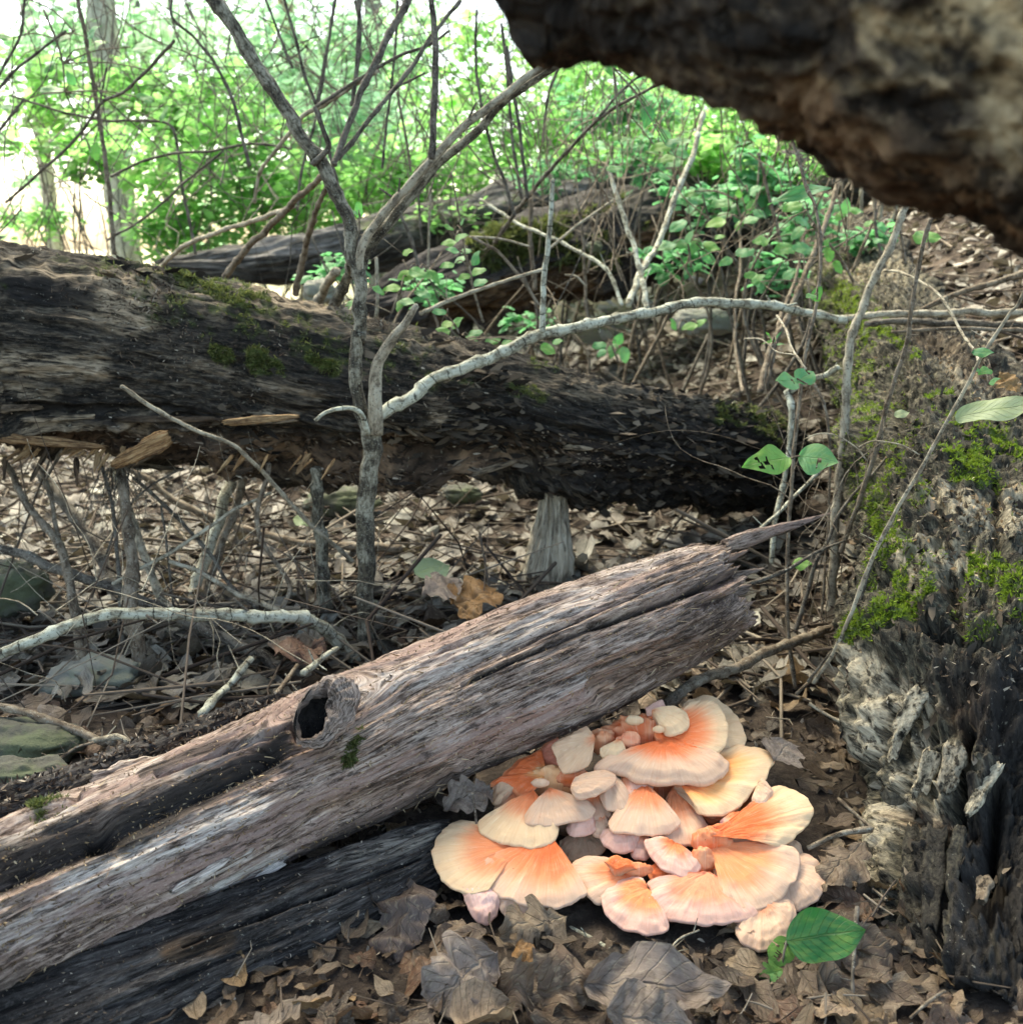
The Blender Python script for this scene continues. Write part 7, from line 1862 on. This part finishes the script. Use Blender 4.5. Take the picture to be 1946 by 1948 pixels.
def shrub(X, Y, h, rad, n, size, mat, label, seed, group, nstem=5, zc=None, twiggy=True):
    z0 = float(gz(X, Y))
    t = thing('understory_shrub', label, 'shrub', (X, Y, z0), group)
    r2 = random.Random(seed)
    for k in range(nstem):
        a = r2.uniform(0, 6.28)
        top = np.array([X + math.cos(a) * rad[0] * r2.uniform(.2, 1.1), Y + math.sin(a) * rad[1] * r2.uniform(.2, .8) - .1, z0 + h * r2.uniform(.9, 1.6)])
        p0 = np.array([X + r2.uniform(-.3, .3), Y + r2.uniform(-.2, .1), z0 - .02])
        md = (p0 + top) / 2 + np.array([r2.uniform(-.15, .15), r2.uniform(-.1, .1), .05])
        tube('stem', [[*p0, .006], [*md, .0045], [*top, .002]], M['twig_brown' if k % 3 == 0 else 'twig_dark'], t, seed + k, ns=4, nmax=16)
        if twiggy:
            for b in range(2):
                f_ = r2.uniform(.35, .9)
                q0 = p0 * (1 - f_) + top * f_ + (md - (p0 + top) / 2) * (1 - abs(2 * f_ - 1))
                d_ = np.array([r2.uniform(-.5, .5), r2.uniform(-.4, .1), r2.uniform(.0, .4)]) * h * .5
                tube('side_branch', [[*q0, .003], [*(q0 + d_ * .5 + np.array([0, 0, .03])), .0025], [*(q0 + d_), .0012]], M['twig_dark'], t, seed + k * 9 + b, ns=4, nmax=10)
    V, q, tt, rnd = leafcloud(np.array([X, Y, z0 + (zc if zc else h * .75)]), np.array(rad), n, size, seed)
    child('foliage', mesh_np('foliage', V, q, tt, {'rnd': rnd}, smooth=False), mat, t)


SB = [  # px, py of crown centre, Y, horizontal radius px, vertical radius px, leaves, size, mat, label
    (150, 290, 4.6, 130, 40, 420, .075, 'fol_a', 'sparse bright shrub at the left edge above the raised log'),
    (430, 330, 5.2, 190, 150, 2600, .07, 'fol_a', 'dense bright shrub behind the straight brown stem'),
    (330, 200, 5.8, 170, 110, 1700, .08, 'fol_a', 'bright shrub behind the pale trunk at upper left'),
    (560, 420, 5.6, 170, 80, 1500, .065, 'fol_a', 'low shrub rising behind the tip of the distant grey log'),
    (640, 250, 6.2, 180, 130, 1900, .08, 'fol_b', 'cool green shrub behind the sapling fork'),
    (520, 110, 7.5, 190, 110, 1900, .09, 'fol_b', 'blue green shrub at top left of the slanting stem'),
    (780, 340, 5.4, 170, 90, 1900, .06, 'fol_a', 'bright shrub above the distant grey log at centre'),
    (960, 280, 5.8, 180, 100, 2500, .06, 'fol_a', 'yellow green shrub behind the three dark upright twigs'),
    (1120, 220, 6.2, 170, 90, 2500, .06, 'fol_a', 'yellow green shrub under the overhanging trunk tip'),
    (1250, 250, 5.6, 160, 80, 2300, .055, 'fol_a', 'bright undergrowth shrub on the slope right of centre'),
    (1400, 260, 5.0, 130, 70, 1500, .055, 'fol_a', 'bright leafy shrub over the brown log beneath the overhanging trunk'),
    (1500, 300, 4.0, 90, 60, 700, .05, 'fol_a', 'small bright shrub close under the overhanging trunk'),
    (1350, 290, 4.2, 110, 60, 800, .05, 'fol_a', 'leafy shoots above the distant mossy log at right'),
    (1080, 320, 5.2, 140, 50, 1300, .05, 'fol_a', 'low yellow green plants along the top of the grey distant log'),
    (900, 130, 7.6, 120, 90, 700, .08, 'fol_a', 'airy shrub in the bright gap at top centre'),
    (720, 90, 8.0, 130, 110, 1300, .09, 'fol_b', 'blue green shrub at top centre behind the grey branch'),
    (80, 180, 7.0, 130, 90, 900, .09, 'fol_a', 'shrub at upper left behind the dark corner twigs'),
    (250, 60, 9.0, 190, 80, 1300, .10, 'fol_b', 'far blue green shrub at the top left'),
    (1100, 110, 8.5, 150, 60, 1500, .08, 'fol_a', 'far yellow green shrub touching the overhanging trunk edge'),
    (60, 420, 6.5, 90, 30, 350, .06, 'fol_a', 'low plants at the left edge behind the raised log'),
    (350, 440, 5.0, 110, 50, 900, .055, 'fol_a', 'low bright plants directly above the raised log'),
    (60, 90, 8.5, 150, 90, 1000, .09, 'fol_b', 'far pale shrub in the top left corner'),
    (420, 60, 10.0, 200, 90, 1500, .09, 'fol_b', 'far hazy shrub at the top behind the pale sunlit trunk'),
    (640, 120, 9.5, 160, 90, 1200, .085, 'fol_a', 'far bright shrub behind the slim yellowish trunk'),
    (860, 420, 4.7, 120, 30, 500, .045, 'fol_a', 'fine low plants at the top edge of the grey distant log'),
]
for i, (px, py, Y, rx, ry, n, sz, mt, lab) in enumerate(SB):
    c = at(px, py, Y)
    k = dep(px, py, Y) / FPX
    z0 = float(gz(c[0], Y))
    h = max(.3, c[2] - z0)
    shrub(c[0], Y, h, (rx * k, rx * k * .8, ry * k), int(n * .84), sz * .88, M[mt], lab, 1000 + i * 7, None, 6, zc=c[2] - z0)
M['fol_c'] = folmat('cool undergrowth leaf', [(0, (.05, .17, .06)), (.5, (.10, .29, .12)), (1, (.19, .40, .18))], (.25, .70, .28), .4)
for i, (px, py, Y, rx, ry, n, sz, lab) in enumerate([
    (1200, 300, 3.9, 90, 50, 170, .045, 'airy low plant in front of the top of the dark mossy log'), (1330, 380, 3.3, 80, 60, 170, .045, 'leafy low plant right of the pale leaning stem'),
    (1440, 330, 3.4, 90, 60, 260, .05, 'bright airy bush just under the overhanging trunk edge'), (1540, 420, 3.0, 70, 60, 170, .045, 'cool green low plant before the far end of the mossy trunk'),
    (1480, 520, 2.7, 50, 60, 90, .04, 'small leafy plant against the dark side of the mossy trunk'), (1290, 480, 3.0, 60, 40, 90, .045, 'drooping leafy plant before the distant mossy log'),
    (640, 520, 2.9, 60, 40, 110, .04, 'small bush behind the fork of the sapling'), (830, 545, 3.1, 70, 30, 120, .04, 'low green plant by the near end of the mossy log'),
    (1660, 450, 2.9, 60, 30, 110, .04, 'low plant in the dark gap behind the mossy trunk'), (1180, 200, 4.4, 110, 60, 360, .05, 'leafy spray below the middle of the overhanging trunk'),
    (1050, 330, 4.3, 100, 30, 200, .04, 'fine pale green plants on the upper distant log'), (1000, 610, 3.2, 60, 18, 60, .035, 'tiny seedlings on the litter beyond the raised log')]):
    c = at(px, py, Y)
    k = dep(px, py, Y) / FPX
    z0 = float(gz(c[0], Y))
    h = max(.15, c[2] - z0)
    shrub(c[0], Y, h, (rx * k, rx * k * .6, ry * k), n, sz, M['fol_c'], lab, 1200 + i * 7, None, 4, zc=h, twiggy=False)
r3 = random.Random(99)
for i in range(11):
    Y = r3.uniform(10, 19)
    X = -9 + 18 * (i + r3.random()) / 11 * (1.0) * Y / 16
    if -7 < X / Y * 16 < -5.2 and Y < 14:
        Y += 5
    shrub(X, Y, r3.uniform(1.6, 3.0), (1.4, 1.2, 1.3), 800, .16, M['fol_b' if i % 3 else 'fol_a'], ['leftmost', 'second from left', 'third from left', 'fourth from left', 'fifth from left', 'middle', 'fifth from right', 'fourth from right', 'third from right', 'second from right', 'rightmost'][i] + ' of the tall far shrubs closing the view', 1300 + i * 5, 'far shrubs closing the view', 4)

# trees with trunks, crowns above
TRK = [  # trunk px at top, px at bottom, Y, r px, mat, label
    ((520, -60), (600, 720), 8.5, 26, 'pale', 'A', 'pale sunlit trunk left of the slanting stem at upper left'),
    ((170, 300), (240, 900), 9.5, 13, 'pale', 'A', 'faint grey trunk at the upper left edge'),
    ((1500, 0), (1560, 760), 8.0, 15, 'yellow', 'A', 'slim yellowish trunk beside the sapling fork'),
    ((300, -40), (310, 480), 9.0, 18, 'grey', 'B', 'grey green trunk behind the stout grey branch at top centre'),
    ((730, 130), (790, 480), 10.0, 10, 'grey', 'A', 'thin blurred grey trunk right of the pale sunlit one'),
]
M['tr_pale'] = plainbark('pale tree bark', (.30, .29, .22), (.50, .48, .38), sc=12, bd=.01)
M['tr_grey'] = plainbark('grey tree bark', (.12, .12, .10), (.26, .25, .21), sc=12, bd=.01)
M['tr_yellow'] = plainbark('yellowish tree bark', (.36, .28, .13), (.55, .45, .24), sc=12, bd=.01)
for i, (a, b, Y, r, kd, f, lab) in enumerate(TRK):
    ax, ay = fr(f, *a)
    bx, by = fr(f, *b)
    A_ = at(ax, ay, Y)
    B_ = at(bx, by, Y)
    rr_ = r * dep(bx, by, Y) / FPX
    z0 = float(gz(B_[0], Y))
    dirn = (A_ - B_) / max(.01, (A_ - B_)[2])
    base = B_ + dirn * (z0 - .1 - B_[2])
    top = base + dirn * 6.5
    t = thing('tree', lab, 'tree', tuple(base))
    tube('trunk', [[*base, rr_ * 1.15], [*(base + dirn * 2), rr_], [*(base + dirn * 4.5), rr_ * .8], [*top, rr_ * .5]], M['tr_' + kd], t, 1500 + i, ns=18, wob=.05)
    V, q, tt, rnd = leafcloud(top + np.array([0, 0, .4]), np.array([1.6, 1.6, 1.3]), 1500, .13, 1600 + i)
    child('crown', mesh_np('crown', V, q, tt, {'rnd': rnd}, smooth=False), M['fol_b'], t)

# unseen tree added so its low crown shades the foreground (trunk behind the viewer)
t = thing('added_shade_tree', 'unseen tree added to shade the foreground with a low leafy crown above the view', 'tree', (-2.6, -2.0, 0))
tube('trunk', [[-2.6, -2.0, -.1, .22], [-2.5, -1.9, 1.5, .19], [-2.2, -1.6, 3.2, .15], [-1.8, -1.2, 4.6, .10]], M['tr_grey'], t, 1700, ns=18, wob=.05)
V, q, tt, rnd = leafcloud(np.array([-.2, 1.1, 3.9]), np.array([4.8, 3.4, .9]), 8200, .17, 1701)
child('crown', mesh_np('crown', V, q, tt, {'rnd': rnd}, smooth=False), M['fol_shade'], t)
